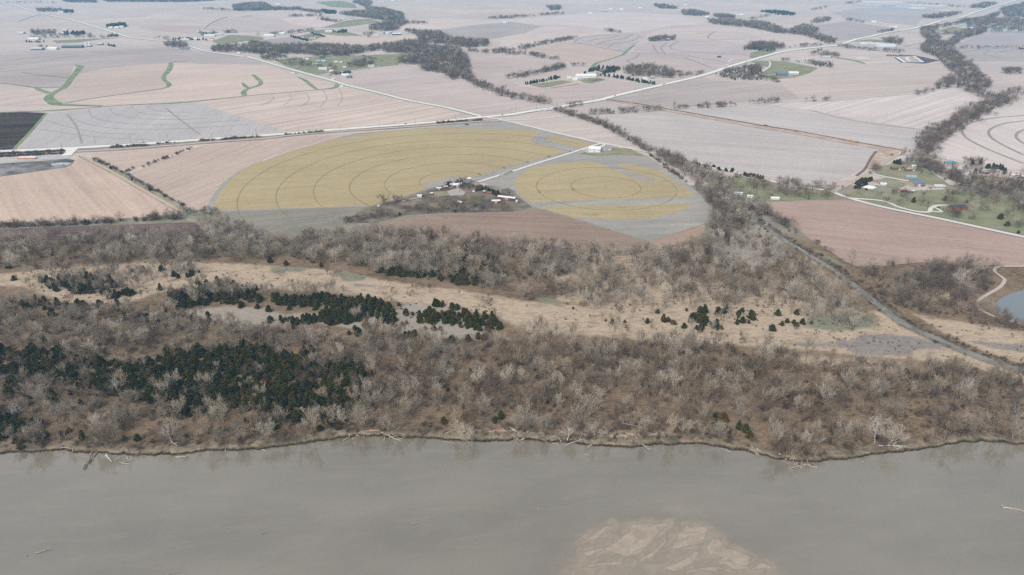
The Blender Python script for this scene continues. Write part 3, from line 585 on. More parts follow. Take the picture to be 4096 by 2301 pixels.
patch('ditch_ground', PL('B1', 745, 540, 850, 560, 1080, 650, 1230, 700, 1420, 810, 1700, 985, 1880, 1085, 1940, 1200, 1830, 1180, 1700, 1080, 1400, 900, 1050, 700, 900, 620, 780, 560), M_ditch, 2, 'grassy ditch strip running down between the left fields', 'ditch')
band('farm_track', PL('B1', 800, 545, 1100, 705, 1400, 880, 1750, 1075), 5, plain('sandy_track', C(192, 172, 150), .12), 3, 'sandy farm track along the grassy ditch', 'track')
# dark field edges, contour lanes, pivot wheel tracks
def circ(cx, cy, r, a0, a1, n=60): return [(cx + r*math.cos(R(a0 + (a1-a0)*i/n)), cy + r*math.sin(R(a0 + (a1-a0)*i/n))) for i in range(n+1)]
def arc_between(cx, cy, r, p, q_, cw=True):
    a = math.degrees(math.atan2(p[1]-cy, p[0]-cx)); b = math.degrees(math.atan2(q_[1]-cy, q_[0]-cx))
    while b > a: b -= 360
    return circ(cx, cy, r, a, b)
PC1 = (-86.5, 969.5); PC2 = (135.0, 942.0)
ends = [(('B2', 2220, 728), ('B2', 1650, 822)), (('B2', 2450, 662), ('B2', 1480, 940)), (('B3', 270, 602), ('B2', 1165, 1018)), (('B3', 470, 548), ('B2', 900, 1115)), (('B3', 640, 500), ('B2', 400, 1140)), (('B3', 700, 440), ('B1', 2450, 1230))]
for k, (e0, e1) in enumerate(ends):
    q0, q1 = G(*e1), G(*e0)
    a = math.degrees(math.atan2(q1[1]-PC1[1], q1[0]-PC1[0])); b = math.degrees(math.atan2(q0[1]-PC1[1], q0[0]-PC1[0]))
    if b < a: b += 360
    band('wheel_track', circ(*PC1, 50.0*(k+1), a, b), 1.05, M_track, 4, ORD[k] + ' wheel ring out from the farmyard in the large wheat half circle', 'wheel track', 1)
band('wheel_track', circ(*PC2, 50, 0, 360, 90), 1.1, M_track, 4, 'inner wheel ring of the small wheat circle', 'wheel track', 1)
band('wheel_track', circ(*PC2, 100, 55, 425, 120), 1.1, M_track, 4, 'outer wheel ring of the small wheat circle', 'wheel track', 1)
for i, pts in enumerate([('B1', 360, 280, 700, 330, 1100, 370, 1500, 385), ('B1', 440, 195, 700, 270, 1000, 320, 1350, 330), ('B1', 640, 140, 800, 220, 1100, 275, 1500, 285, 1900, 270, 2400, 235), ('B1', 855, 95, 900, 165, 1100, 215, 1500, 238, 1900, 225, 2350, 195), ('B1', 1060, 80, 1100, 130, 1300, 175, 1600, 190, 2000, 180), ('B1', 1260, 65, 1320, 115, 1500, 145, 1800, 160), ('B1', 1420, 60, 1470, 95, 1600, 115, 1850, 120),
                         ('A2', 210, 935, 230, 975, 100, 1040), ('A2', 380, 925, 405, 970, 330, 1035), ('A2', 545, 905, 580, 975, 500, 1050), ('A2', 715, 890, 755, 960, 690, 1050), ('A2', 870, 870, 905, 960, 860, 1040, )]):
    band('wheel_track', PL(*pts), 1.3, M_lane, 4, ['%s faint wheel arc from the highway in the grey stubble field', '%s faint wheel arc from left in the striped tan field'][i > 6] % ORD[i if i < 7 else i-7], 'wheel track')
lanes = [('B1', 645, 140, 720, 230, 760, 320, 790, 420), ('B1', 1600, 80, 1760, 210, 1930, 335), ('A3', 725, 410, 830, 365, 1140, 335), ('A3', 870, 410, 950, 385, 1100, 370, 1160, 345), ('A3', 950, 440, 1050, 400, 1200, 385, 1270, 350, 1310, 335), ('A3', 1060, 468, 1120, 430, 1280, 405, 1350, 375, 1360, 360), ('A3', 1500, 440, 1530, 500, 1560, 525), ('A3', 1640, 420, 1580, 470, 1620, 525), ('A3', 1750, 410, 1670, 450, 1720, 490, 2000, 520, 2300, 535, 2500, 555),
         ('A3', 2110, 310, 2045, 355, 2080, 385, 2400, 385), ('A3', 1360, 530, 1330, 570, 1245, 595, 1300, 630, 1265, 655), ('A3', 1800, 560, 1950, 620, 2080, 665), ('A3', 720, 415, 1000, 470, 1200, 505, 1290, 520, 1650, 535, 2000, 575, 2220, 615),
         ('B4', 580, 100, 900, 180, 1300, 240, 1690, 290), ('A4', 2000, 495, 2150, 470, 2250, 475, 2200, 510, 2350, 540), ('A4', 2350, 490, 2500, 470, 2600, 500), ('A1', 0, 600, 300, 570, 550, 545, 700, 530), ('A1', 150, 640, 500, 590, 760, 545), ('A1', 880, 510, 1150, 525, 1500, 535, 1900, 505)]
for i, p in enumerate(lanes):
    band('contour_lane', PL(*p), 4 if p[0][0] == 'B' else 7, M_lane, 3, ORD[i] + [' narrow dark lane worn across the fields above the highway', ' dark contour band from left across the terraced fields'][p[0][0] == 'A'], 'lane')
M_ring = plain('ring_soil', C(152, 146, 142), 0.2, 0.2)
for i, p in enumerate([('B4', 2580, 147, 2300, 170, 2080, 215, 2000, 265, 2000, 315, 2060, 375, 2250, 470, 2576, 600), ('B4', 2600, 195, 2400, 220, 2270, 270, 2245, 320, 2300, 380, 2450, 460, 2576, 520), ('B4', 2620, 270, 2530, 300, 2500, 345, 2540, 390, 2600, 420)]):
    band('wheel_track', PL(*p), 5, M_ring, 4, ['outer', 'middle', 'inner'][i] + ' dark ring on the cream pivot field at right edge', 'wheel track')
# green waterways
for i, (p, wd) in enumerate([(('A1', 745, 640, 790, 655, 740, 720, 700, 770, 640, 850, 560, 895, 500, 930, 480, 970, 540, 1015, 620, 1030, 1000, 1042), (20, 38, 30, 30, 30, 24, 30, 42, 50, 34, 22)), (('A1', 215, 712, 400, 740, 560, 755, 690, 768), (7, 9, 10, 12)), (('A1', -300, 800, 0, 818, 330, 858, 380, 880, 480, 915), (9, 10, 16, 28, 22)), (('A1', 330, 862, 620, 860), (8, 10)),
                             (('A1', 1850, 598, 1690, 612, 1675, 650, 1650, 700, 1610, 745, 1615, 790, 1660, 830, 1600, 870, 1300, 912, 900, 968, 640, 1015), (4, 18, 30, 28, 22, 20, 24, 15, 8, 9, 14)), (('A1', 2480, 735, 2530, 775, 2560, 810, 2540, 840, 2480, 858, 2420, 880, 2390, 910, 2400, 940), (14, 24, 22, 20, 20, 26, 26, 22)), (('A1', 2380, 815, 2410, 850, 2440, 865), (14, 20, 20)),
                             (('A2', 470, 760, 540, 790, 600, 840, 660, 880), (10, 22, 20, 12)), (('B1', -500, 150, 0, 122, 350, 110, 560, 100, 900, 75, 1250, 48, 1600, 35, 1880, 15, 'A2', 0, 940, 330, 912, 660, 882, 830, 862, 850, 830), (10, 10, 12, 22, 9, 10, 22, 18, 9, 9, 10, 26, 20)), (('B1', 445, 130, 300, 300, 130, 480), (9, 10, 12)),
                             (('A3', 1320, 440, 1240, 505, 1200, 540, 1050, 590, 940, 625, 910, 660), (16, 20, 16, 18, 24, 20)), (('A1', 2230, 165, 2100, 215, 2000, 285), (8, 12, 10)), (('A1', 400, 145, 280, 175, 180, 215), (8, 10, 8)), (('A4', 820, 545, 1000, 575, 1080, 605), (20, 40, 8))]):
    band('grass_waterway', PL(*p), [v*.5 for v in wd], M_grass, 5, ['forked green grass waterway at far left of the tan fields', 'thin straight green spur joining the left waterway', 'green strip along the terraced field at left edge', 'short green link strip between left waterways', 'winding green waterway in the middle of tan field', 'curling green waterway ending at the field edge strip', 'short green side arm of the curling waterway', 'green waterway just left of gravel road', 'long green field edge strip above the black field', 'green verge slanting along the black field', 'green swale below the terraced lilac field', 'faint green swale by the long white barns', 'faint green swale near the gravel road, upper left', 'green hollow right of the gravel pit'][i], 'waterway')
# lawns and pastures
for p, lab in [(('A1', 2080, 405, 2250, 345, 2430, 350, 2576, 365, 'A2', 140, 385, 80, 400, 0, 400, 'A1', 2150, 440), 'bright green pasture beside the long white barn'), (('A1', 510, 400, 700, 390, 1200, 370, 1000, 385, 740, 420, 560, 425), 'green strip below the left farmstead'), (('A2', 400, 375, 600, 325, 720, 355, 600, 400), 'lawn inside the evergreen rows'), (('A2', 240, 590, 400, 570, 800, 550, 1100, 545, 1700, 515, 1790, 530, 1500, 580, 1450, 640, 1280, 655, 1000, 690, 850, 700, 650, 740, 600, 720, 420, 690, 330, 640), 'green pasture with small sheds by the gravel road'), (('A2', 850, 230, 1000, 195, 1180, 185, 1260, 215, 1100, 245, 900, 270, 700, 275), 'green meadow under the hillside house'), (('A2', 570, 300, 800, 290, 900, 300, 1100, 350, 850, 350, 640, 320), 'green yard between the hill farm barns'), (('A2', 640, 20, 900, 10, 1030, 40, 1050, 80, 800, 70), 'far teal green pasture at the top'),
               (('A3', 290, 835, 600, 790, 720, 805, 500, 850, 420, 862), 'bright green lawn by the evergreen hedge'), (('A3', 780, 790, 920, 760, 1040, 785, 900, 820, 820, 810), 'green plot beside the white arena'), (('A3', 890, 735, 960, 710, 1000, 745, 930, 755), 'small lawn before the arena house'), (('A4', 0, 580, 180, 570, 330, 580, 640, 640, 560, 690, 420, 730, 200, 750, 60, 720, 180, 640), 'pale green pasture round the big grey house'), (('A4', 0, 500, 120, 465, 240, 480, 150, 540, 0, 545), 'green lawn below the brick house on the highway'), (('A4', 950, 390, 1150, 370, 1300, 395, 1100, 400), 'green verge above the white works sheds'),
               (('A4', 1760, 290, 1900, 250, 2200, 300, 1900, 320), 'green playing field at town edge'), (('B3', 1000, 460, 1250, 470, 1400, 540, 1130, 530, 950, 545, 760, 520), 'green yard round the white machine shed'), (('B4', 1170, 690, 1240, 620, 1400, 590, 1560, 570, 1700, 680, 1880, 800, 1880, 840, 1700, 850, 1480, 780, 1250, 720), 'bright green lawns of the roadside acreage'), (('B4', 1140, 760, 1300, 730, 1480, 790, 1360, 830, 1220, 790), 'mown plot left of the big tan shed'),
               (('B4', 0, 740, 160, 750, 460, 815, 780, 870, 840, 930, 500, 940, 150, 950, 0, 900, 'B3', 2100, 760, 2330, 730), 'green yards along the road right of small circle'), (('B4', 900, 900, 1000, 850, 1400, 850, 1900, 850, 2300, 900, 2576, 1000, 2900, 1100, 2900, 1330, 2576, 1270, 1800, 1105, 1300, 1005, 960, 925), 'pale green orchard meadow with scattered trees'), (('B2', 1760, 890, 1900, 880, 1960, 920, 1800, 930), 'small green lawn in the red farmyard'), (('B4', 2050, 700, 2400, 730, 2576, 760, 2700, 800, 2576, 790, 2150, 780), 'green backyards at right edge')]:
    patch('lawn', PL(*p), M_lawn, 3, lab, 'lawn')
patch('farmyard_ground', PL('B2', 1250, 1010, 1480, 955, 1700, 875, 1900, 810, 2100, 800, 2300, 850, 2532, 930, 'B3', 200, 960, 310, 1030, 'B2', 2532, 1080, 1900, 1090, 1500, 1110, 1200, 1190, 900, 1180, 1100, 1050), plain('yard_soil', C(98, 92, 84), .2, .1, 1, 0, C(136, 124, 108)), 2, 'dark trodden soil of the red farmyard', 'farmyard')
patch('farmyard_ground', PL('B2', 1900, 880, 2010, 850, 2080, 890, 2060, 920, 1930, 925), plain('gravel_yard', C(176, 168, 160), .1, .3), 3, 'pale gravel yard before the red barn', 'farmyard')
patch('trodden_ground', PL('B1', -900, 640, -100, 625, 650, 570, 720, 580, 700, 610, 640, 650, 0, 742, -900, 830), plain('wet_soil', C(92, 88, 84), .25, .05, 1, .1, C(150, 148, 148)), 3, 'dark wet ground round the rubble heap at left', 'ground')
patch('gravel_yard', PL('B1', -900, 620, 0, 560, 400, 540, 620, 530, 700, 545, 640, 570, 350, 580, 0, 615, -900, 680), plain('yard_gravel', C(188, 184, 180), .1, .1), 4, 'pale gravel loading yard beside the railway', 'yard')
patch('gravel_yard', PL('B3', 770, 480, 860, 460, 1000, 470, 980, 510, 850, 515), plain('shed_gravel', C(190, 182, 174), .1, .3), 5, 'gravel apron before the white machine shed', 'yard')
patch('gravel_yard', PL('B4', 1400, 840, 1480, 800, 1640, 795, 1800, 810, 1840, 845, 1560, 855), plain('big_shed_gravel', C(192, 184, 176), .1, .3), 5, 'gravel apron round the big tan shed', 'yard')
patch('gravel_yard', PL('A4', 960, 420, 1050, 400, 1400, 430, 1450, 460, 1250, 470, 1000, 450), plain('works_gravel', C(178, 174, 172), .1, .1), 4, 'gravel yard of the white works sheds', 'yard')
patch('gravel_yard', PL('A4', 960, 48, 1080, 12, 1440, 28, 1500, 48, 1850, 60, 1820, 78, 1600, 95, 1400, 80, 1300, 72), plain('depot_concrete', C(184, 182, 182), .08, .02), 4, 'pale concrete yards of the long warehouses', 'yard')
patch('town_ground', PL('A4', 1980, 210, 2100, 185, 2350, 180, 2576, 190, 2700, 210, 2700, 310, 2250, 305, 2050, 270), plain('town_gravel', C(166, 166, 168), .15, .01), 4, 'pale paved ground of the distant town', 'ground')
patch('bare_pit', PL('A4', 970, 545, 1050, 532, 1120, 545, 1150, 565, 1020, 565), plain('pit_chalk', C(206, 198, 194), .08, .05), 6, 'white bare pit in the cream field', 'pit')
patch('dark_plot', PL('A4', 1360, 545, 1400, 515, 1560, 525, 1780, 570, 1640, 600, 1420, 590), plain('dark_plot_soil', C(92, 84, 92), .15, .03), 5, 'dark soil round the rectangular lagoon', 'ground')
patch('lagoon_floor', PL('A4', 1385, 540, 1540, 530, 1620, 585, 1460, 590), plain('lagoon_soil', C(182, 166, 150), .1, .03), 6, 'tan bed of the rectangular lagoon', 'ground')
band('lagoon_rim', PL('A4', 1380, 540, 1540, 530, 1625, 586, 1455, 590, 1380, 540), 9, plain('lagoon_white', C(222, 222, 222), .05), 7, 'white rim of the rectangular lagoon', 'lagoon', 1)
band('lagoon_rim', PL('A4', 1500, 540, 1470, 550, 1500, 575), 8, bpy.data.materials['lagoon_white'], 8, 'white curved dike inside the lagoon', 'lagoon')
patch('garden_plot', PL('B4', 1420, 640, 1440, 628, 1485, 634, 1465, 648), plain('garden_soil', C(62, 54, 54), .1), 5, 'dark vegetable plot between the brick houses', 'garden')
patch('garden_plot', PL('A3', 890, 795, 980, 775, 1025, 780, 930, 800), plain('garden_soil', C(104, 98, 98), .1), 5, 'grey plot beside the white arena', 'garden')
band('red_soil_strip', PL('A3', 500, 865, 640, 845, 780, 825), 9, plain('red_soil', C(178, 140, 126), .1), 5, 'reddish soil strip below the evergreen hedge', 'ground')

# ------------------------------------------------------------------ roads
M_conc = plain('concrete_road', C(228, 226, 221), .05, .05, .8, .2)
M_gravel = plain('gravel_road', C(218, 213, 206), .08, .3)
M_dirt = plain('dirt_road', C(178, 156, 140), .14, .1, 1, 0, C(194, 176, 162))
M_dark = plain('dark_spoil', C(118, 104, 94), .2, .1)
M_line = plain('road_paint', C(238, 236, 228), .03)
HWY = PL('B1', -700, 540, 0, 500, 640, 468, 1230, 435, 1700, 402, 2100, 372, 2532, 345, 'B2', 600, 305, 1000, 275, 1500, 238, 1900, 203, 2200, 170, 2290, 164, 2532, 140, 'B3', 240, 118, 460, 85, 700, 45, 960, 2, 'A3', 1130, 942, 1600, 832, 2000, 738, 2300, 640, 2576, 560, 'A4', 350, 480, 700, 440, 820, 428, 1000, 370, 1150, 340, 1500, 275, 1750, 210, 2050, 140, 2300, 60, 2520, 0, 2700, -60)
band('road_verge', HWY, 26, M_verge, 2, 'grassy verges of the concrete highway', 'verge')
band('highway', HWY, 15, M_conc, 7, 'straight pale concrete highway crossing the whole valley', 'highway')
for s in (-6.9, 6.9):
    off = smooth(HWY, 4); o_l = []
    for i, p in enumerate(off):
        a = np.array(off[max(i-1, 0)]); b = np.array(off[min(i+1, len(off)-1)]); t = (b-a)/np.linalg.norm(b-a); o_l.append((p[0]-t[1]*s, p[1]+t[0]*s))
    band('edge_line', o_l[:60], 0.25, M_line, 8, ['upper', 'lower'][s < 0] + ' painted edge line of the highway', 'road marking', 1)
RAIL = PL('B1', 720, 496, 1100, 478, 1500, 450, 2000, 410, 2532, 372, 'B2', 400, 340, 800, 306, 1300, 274, 1700, 245, 2100, 215, 2420, 200)
band('rail_verge', RAIL, 22, plain('rusty_grass', C(164, 140, 122), .2, .1, 1, 0, C(132, 120, 108)), 3, 'rusty weeds along the railway bed', 'verge')
band('rail_bed', RAIL, 6, plain('ballast', C(196, 190, 186), .1, .4), 4, 'pale ballast bed running just below the highway', 'railway')
band('rail_bed', PL('B1', -700, 600, 0, 530, 300, 525, 640, 508), 6, bpy.data.materials['ballast'], 4, 'pale ballast bed at left edge below the highway', 'railway')
NR = PL('B2', 2230, 158, 1900, 75, 1500, -2, 'A2', 1300, 920, 960, 840, 800, 790, 450, 695, 0, 565, 'A1', 2380, 555, 2050, 510, 1880, 460, 1750, 415, 1330, 378, 1200, 345, 1000, 285, 850, 240, 600, 175, 430, 140, 130, 50, 0, 38, -300, 30)
band('road_verge', NR, 19, M_grass, 4, 'green verges of the gravel road', 'verge')
band('gravel_road', NR, 13, M_gravel, 7, 'white gravel road winding to the upper left', 'road')
band('county_road', PL('B2', 2270, 166, 'B3', 30, 197, 240, 245, 500, 310, 760, 370, 960, 415, 1060, 432, 1400, 497, 1580, 532, 1900, 600, 2320, 712, 'B4', 0, 700, 200, 765, 450, 812, 780, 862, 790, 872, 950, 930, 1300, 1020, 1800, 1122, 2576, 1290, 3200, 1420), 7, M_gravel, 7, 'gravel county road from the crossing down past the brown field', 'road')
band('farm_drive', PL('B2', 2180, 795, 2260, 775, 2532, 690, 'B3', 0, 735, 200, 665, 400, 600, 650, 525, 860, 455, 970, 422), 6, M_gravel, 8, 'straight gravel drive between the two wheat circles', 'drive')
band('farm_drive', PL('B3', 940, 470, 1000, 440, 1000, 425), 6, M_gravel, 8, 'short drive to the white machine shed', 'drive')
band('dirt_road', PL('B4', 780, 862, 870, 818, 1000, 755, 1150, 670, 1300, 560, 1430, 500), 8, plain('dirt_lane', C(186, 172, 158), .1), 7, 'dirt lane from the acreage to the embankment', 'road')
band('dirt_embankment', PL('B3', 985, 2, 1300, 45, 1600, 100, 2100, 190, 2532, 268, 'B4', 430, 308, 1000, 415, 1460, 495), (10, 14, 18, 20, 22, 22, 22, 20), M_dirt, 6, 'brown dirt embankment cutting diagonally across the cream fields', 'embankment')
band('spoil_strip', PL('B3', 990, -8, 1300, 33, 1600, 85, 2100, 172, 2532, 248, 'B4', 430, 291, 1000, 397, 1460, 480), 6, M_dark, 7, 'dark spoil strip along upper side of the embankment', 'spoil')
patch('dirt_pit', PL('B4', 1195, 480, 1260, 460, 1460, 495, 1380, 510, 1290, 530, 1230, 580, 1170, 640, 1110, 655, 1110, 600, 1150, 540), M_dirt, 8, 'bare brown dirt ramp at the embankment end', 'earthworks')
band('spoil_strip', PL('B4', 1185, 485, 1130, 560, 1080, 650, 1000, 715), 4, M_dark, 9, 'dark spoil edge beside the dirt ramp', 'spoil')
band('lane', PL('B4', 1500, 505, 1700, 535, 1900, 570, 2000, 600), 6, plain('pale_lane', C(206, 200, 192), .08), 8, 'pale lane continuing right of the embankment', 'lane')
band('lane', PL('B3', 770, 147, 830, 148, 1250, 122, 1560, 100, 1640, 95, 2240, 58, 2532, 45, 'A4', 280, 955, 520, 945, 760, 938, 1200, 905, 1500, 885, 1740, 850), 4, M_gravel, 5, 'thin pale lane with hedge above the embankment', 'lane')
band('lane', PL('B3', 60, 196, 300, 190, 620, 158), 6, M_gravel, 6, 'pale lane from the crossing to the bridge', 'lane')
band('concrete_turnout', PL('B1', 690, 470, 680, 500, 640, 540), (26, 14, 16), M_conc, 8, 'white concrete turnout joining the highway at left', 'turnout', 3)
band('drive', PL('B4', 1160, 700, 1300, 730, 1500, 768), 5, M_gravel, 7, 'gravel drive to the big tan shed', 'drive')
band('drive', PL('B4', 960, 928, 1200, 945, 1320, 975, 1400, 1010, 1560, 1050, 1680, 1055, 1700, 1020, 1760, 995, 1870, 993), 5, M_gravel, 7, 'winding drive to the dark roofed house', 'drive')
band('drive', PL('B4', 1690, 1050, 1800, 1055, 1770, 1030, 1740, 1010), 4, M_gravel, 8, 'turning loop by the dark roofed house', 'drive')
band('drive', PL('A4', 10, 572, 160, 575, 190, 600, 170, 640, 110, 680, 100, 695, 150, 705, 260, 700, 350, 710, 400, 722), 5, M_gravel, 7, 'curling drive to the big grey house', 'drive')
band('drive', PL('A3', 1510, 842, 1200, 780, 1000, 750), 5, M_gravel, 7, 'drive along the evergreen hedge to the white arena', 'drive')
band('drive', PL('A3', 2320, 625, 2240, 610, 2270, 585, 2150, 570), 6, M_gravel, 7, 'looped drive left of the highway', 'drive')
band('drive', PL('A2', 650, 745, 850, 715, 1050, 690, 1270, 655), 6, M_gravel, 7, 'farm lane off the gravel road to the pasture houses', 'drive')
band('drive', PL('A2', 800, 785, 850, 765, 950, 765), 9, M_gravel, 8, 'gravel yard drive of the roadside white barn', 'drive')
band('lane', PL('A1', -300, 520, 300, 517, 800, 492, 1200, 465, 1600, 440), 6, M_gravel, 6, 'pale lane past the left barns', 'lane')
band('lane', PL('A1', 1920, 465, 2200, 445, 2350, 432), 6, M_gravel, 6, 'lane from gravel road to the green pasture', 'lane')
band('lane', PL('A2', 90, 405, 250, 380, 400, 365), 6, M_gravel, 6, 'lane to the twin white barns', 'lane')
band('lane', PL('A4', 1450, 440, 1580, 410, 1640, 405, 1580, 460), 7, M_dirt, 6, 'dirt lane behind the white works sheds', 'lane')
band('footpath', PL('C4', 2700, 436, 2520, 438, 2330, 443, 2300, 485, 2370, 540, 2392, 575, 2340, 640, 2210, 715, 2135, 775, 2150, 830, 2250, 890, 2400, 942, 2576, 985), 3.4, plain('path_gravel', C(190, 180, 170), .1), 5, 'light gravel path curving round the pond', 'path')

# ------------------------------------------------------------------ plants
def tube(V, F, pts, rad, n=4, cap=False):
    base = len(V); m = len(pts)
    for i in range(m):
        a = pts[max(i-1, 0)]; b = pts[min(i+1, m-1)]; t = (b - a); t = t.normalized() if t.length > 1e-6 else Vector((0, 0, 1))
        u = t.cross(Vector((0.31, 0.95, 0.05))); u = u.normalized() if u.length > 1e-3 else Vector((1, 0, 0)); v = t.cross(u)
        for k in range(n):
            an = 2*math.pi*k/n; V.append(tuple(pts[i] + (u*math.cos(an) + v*math.sin(an))*rad[i]))
    for i in range(m - 1):
        for k in range(n):
            a = base + i*n + k; b = base + i*n + (k+1) % n; F.append((a, b, b+n, a+n))
    if cap: F.append(tuple(base + k for k in range(n))[::-1]); F.append(tuple(base + (m-1)*n + k for k in range(n)))

def twig(V, F, a, b, r):
    d = (b - a); u = d.cross(Vector((0.2, 0.3, 0.93))); u = u.normalized() if u.length > 1e-4 else Vector((1, 0, 0)); v = d.normalized().cross(u) if d.length > 0 else u
    k = len(V); V.extend([tuple(a + u*r), tuple(a - u*0.5*r + v*0.87*r), tuple(a - u*0.5*r - v*0.87*r), tuple(b)])
    F.extend([(k, k+1, k+3), (k+1, k+2, k+3), (k+2, k, k+3)])

def bare_tree(seed, h, trunk_frac, limbs, spread, up, r0, fine=4, lean=0.06, stems=1, droop=0.0):
    """trunk mesh and branch mesh of a leafless tree"""
    rd = random.Random(seed); TV, TF, BV, BF = [], [], [], []
    rv = lambda s: Vector((rd.uniform(-s, s), rd.uniform(-s, s), rd.uniform(-s, s)))
    def grow(p, d, L, r, lev):
        n = 3 if lev < 3 else 2; pts = [p.copy()]; q = p.copy(); dd = d.copy()
        for i in range(n):
            dd = (dd + rv(0.22) + Vector((0, 0, up*0.28 - droop*(lev-1)*.1))).normalized(); q = q + dd*(L/n); pts.append(q.copy())
        tube(BV, BF, pts, [r*(1 - 0.62*i/n) for i in range(n+1)], 4 if lev == 1 else 3)
        kids = {1: rd.randint(6, 8), 2: rd.randint(4, 6), 3: fine + 2}.get(lev, 0)
        for k in range(kids):
            t = rd.uniform(0.25, 1.0) if k else 1.0; f = t*n; i = min(int(f), n-1); b = pts[i].lerp(pts[i+1], f - i)
            ax = (pts[i+1] - pts[i]).normalized(); out = rv(1.0); out = (out - ax*out.dot(ax)); out = out.normalized() if out.length > .01 else Vector((1, 0, 0))
            nd = (ax*rd.uniform(0.5, 1.0) + out*rd.uniform(0.55, 1.0)*spread + Vector((0, 0, up*rd.uniform(.1, .6)))).normalized()
            if lev < 3: grow(b, nd, L*rd.uniform(0.45, 0.68), max(r*(1-0.6*t)*0.5, 0.036), lev + 1)
            else: twig(BV, BF, b, b + nd*L*rd.uniform(0.5, 0.95), 0.034)
    for s in range(stems):
        az = rd.uniform(0, 6.28); ln = Vector((math.cos(az), math.sin(az), 0)) * (lean if stems == 1 else rd.uniform(.25, .6))
        n = 5; pts = []; q = Vector((0, 0, -0.3)) + (Vector((math.cos(az), math.sin(az), 0))*.25 if stems > 1 else Vector())
        th = h*trunk_frac*(1 if stems == 1 else rd.uniform(.7, 1.1))
        for i in range(n+1):
            pts.append(q.copy()); q = q + (Vector((0, 0, 1)) + ln + rv(0.10)).normalized()*th/n
        rr_ = r0/ (stems**.4); tube(TV, TF, pts, [rr_*(1.25 if i == 0 else 1) * (1 - 0.55*i/n) for i in range(n+1)], 6)
        nl = max(2, limbs // stems)
        for k in range(nl):
            t = 1.0 if k == 0 else rd.uniform(0.45, 1.0); f = t*n; i = min(int(f), n-1); b = pts[i].lerp(pts[i+1], f-i)
            a = 6.28*(k/nl) + rd.uniform(-.6, .6); d = Vector((math.cos(a)*spread, math.sin(a)*spread, rd.uniform(.45, 1.0)*max(up*2.2, .5)))
            if k == 0: d = Vector((rd.uniform(-.25, .25), rd.uniform(-.25, .25), 1)) + ln
            grow(b, d.normalized(), (h - th*t)*rd.uniform(0.62, 0.95), rr_*0.42*rd.uniform(.75, 1.1), 1)
    return TV, TF, BV, BF

def cedar(seed, h, rad, n=290):
    rd = random.Random(seed); V, F = [], []
    prof = lambda t: rad*min(1.0, (t + 0.10)/0.26)*max(1 - t, 0.0)**0.52
    ph = [rd.uniform(0, 6.28) for _ in range(4)]
    lob = lambda a, t: 1 + .16*math.sin(2*a + ph[0] + 3*t) + .13*math.sin(3*a + ph[1] - 5*t) + .12*math.sin(9*t + ph[2] + a)
    m = 9; lv = [0.04, 0.14, 0.3, 0.5, 0.7, 0.86, 0.97]
    for t in lv:
        for k in range(m):
            a = 6.283*k/m + t; r = prof(t)*lob(a, t)*rd.uniform(.6, .8); V.append((r*math.cos(a), r*math.sin(a), t*h*.97))
    for i in range(len(lv) - 1):
        for k in range(m): F.append((i*m+k, i*m+(k+1) % m, (i+1)*m+(k+1) % m, (i+1)*m+k))
    F.append(tuple(range((len(lv)-1)*m, len(lv)*m)))
    for _ in range(n):
        t = rd.random()**1.15*0.97 + .02; a = rd.uniform(0, 6.283); r = prof(t)*lob(a, t)*rd.uniform(.72, 1.14); p = Vector((r*math.cos(a), r*math.sin(a), t*h))
        out = Vector((math.cos(a), math.sin(a), rd.uniform(.3, 1.3))).normalized()
        for _k in range(3):
            d = (out + Vector((rd.uniform(-.8, .8), rd.uniform(-.8, .8), rd.uniform(-.4, .7)))).normalized(); s = rd.uniform(.35, .75)*rad/2.2
            u = d.cross(Vector((rd.uniform(-1, 1), rd.uniform(-1, 1), rd.uniform(-1, 1)))).normalized()*s*.42; q = p - d*s*.35
            k = len(V); V.extend([tuple(q + u), tuple(q - u), tuple(q + d*s*1.3)]); F.append((k, k+1, k+2))
    TV, TF = [], []; tube(TV, TF, [Vector((0, 0, -.2)), Vector((0, 0, h*.35))], [.16*rad/2, .08*rad/2], 5)
    return TV, TF, V, F

B_pale = bark('pale_bark', C(174, 160, 142), C(202, 190, 173)); B_tan = bark('tan_bark', C(150, 132, 112), C(177, 159, 138)); B_brown = bark('brown_bark', C(110, 95, 81), C(140, 123, 107))
B_trunk = bark('grey_trunk_bark', C(116, 104, 93), C(150, 138, 126)); B_dark = bark('dark_trunk_bark', C(84, 72, 64), C(110, 96, 86)); B_white = bark('white_dead_wood', C(206, 200, 192), C(220, 215, 208), .85, 1.1)
B_mauve = bark('mauve_twig_bark', C(122, 105, 95), C(146, 128, 116)); B_bud = bark('budding_twigs', C(128, 124, 92), C(146, 138, 106))
q = NT('cedar_foliage', .9, .05); oi = q.n('ShaderNodeObjectInfo'); rnd = oi.outputs['Random']
c = q.mix(q.rng(rnd, 0.0, 0.62), C(52, 60, 26), C(78, 84, 42)); c = q.mix(q.rng(rnd, .76, 1.0), c, C(122, 88, 50)); c = q.mix(q.rng(q.noise(1.1, 3), .4, .7), c, C(96, 92, 48)); M_cedar = q.col(c)
q = NT('spruce_foliage', .9, .05); oi = q.n('ShaderNodeObjectInfo'); M_spruce = q.col(q.mix(oi.outputs['Random'], C(52, 66, 54), C(78, 92, 74)))

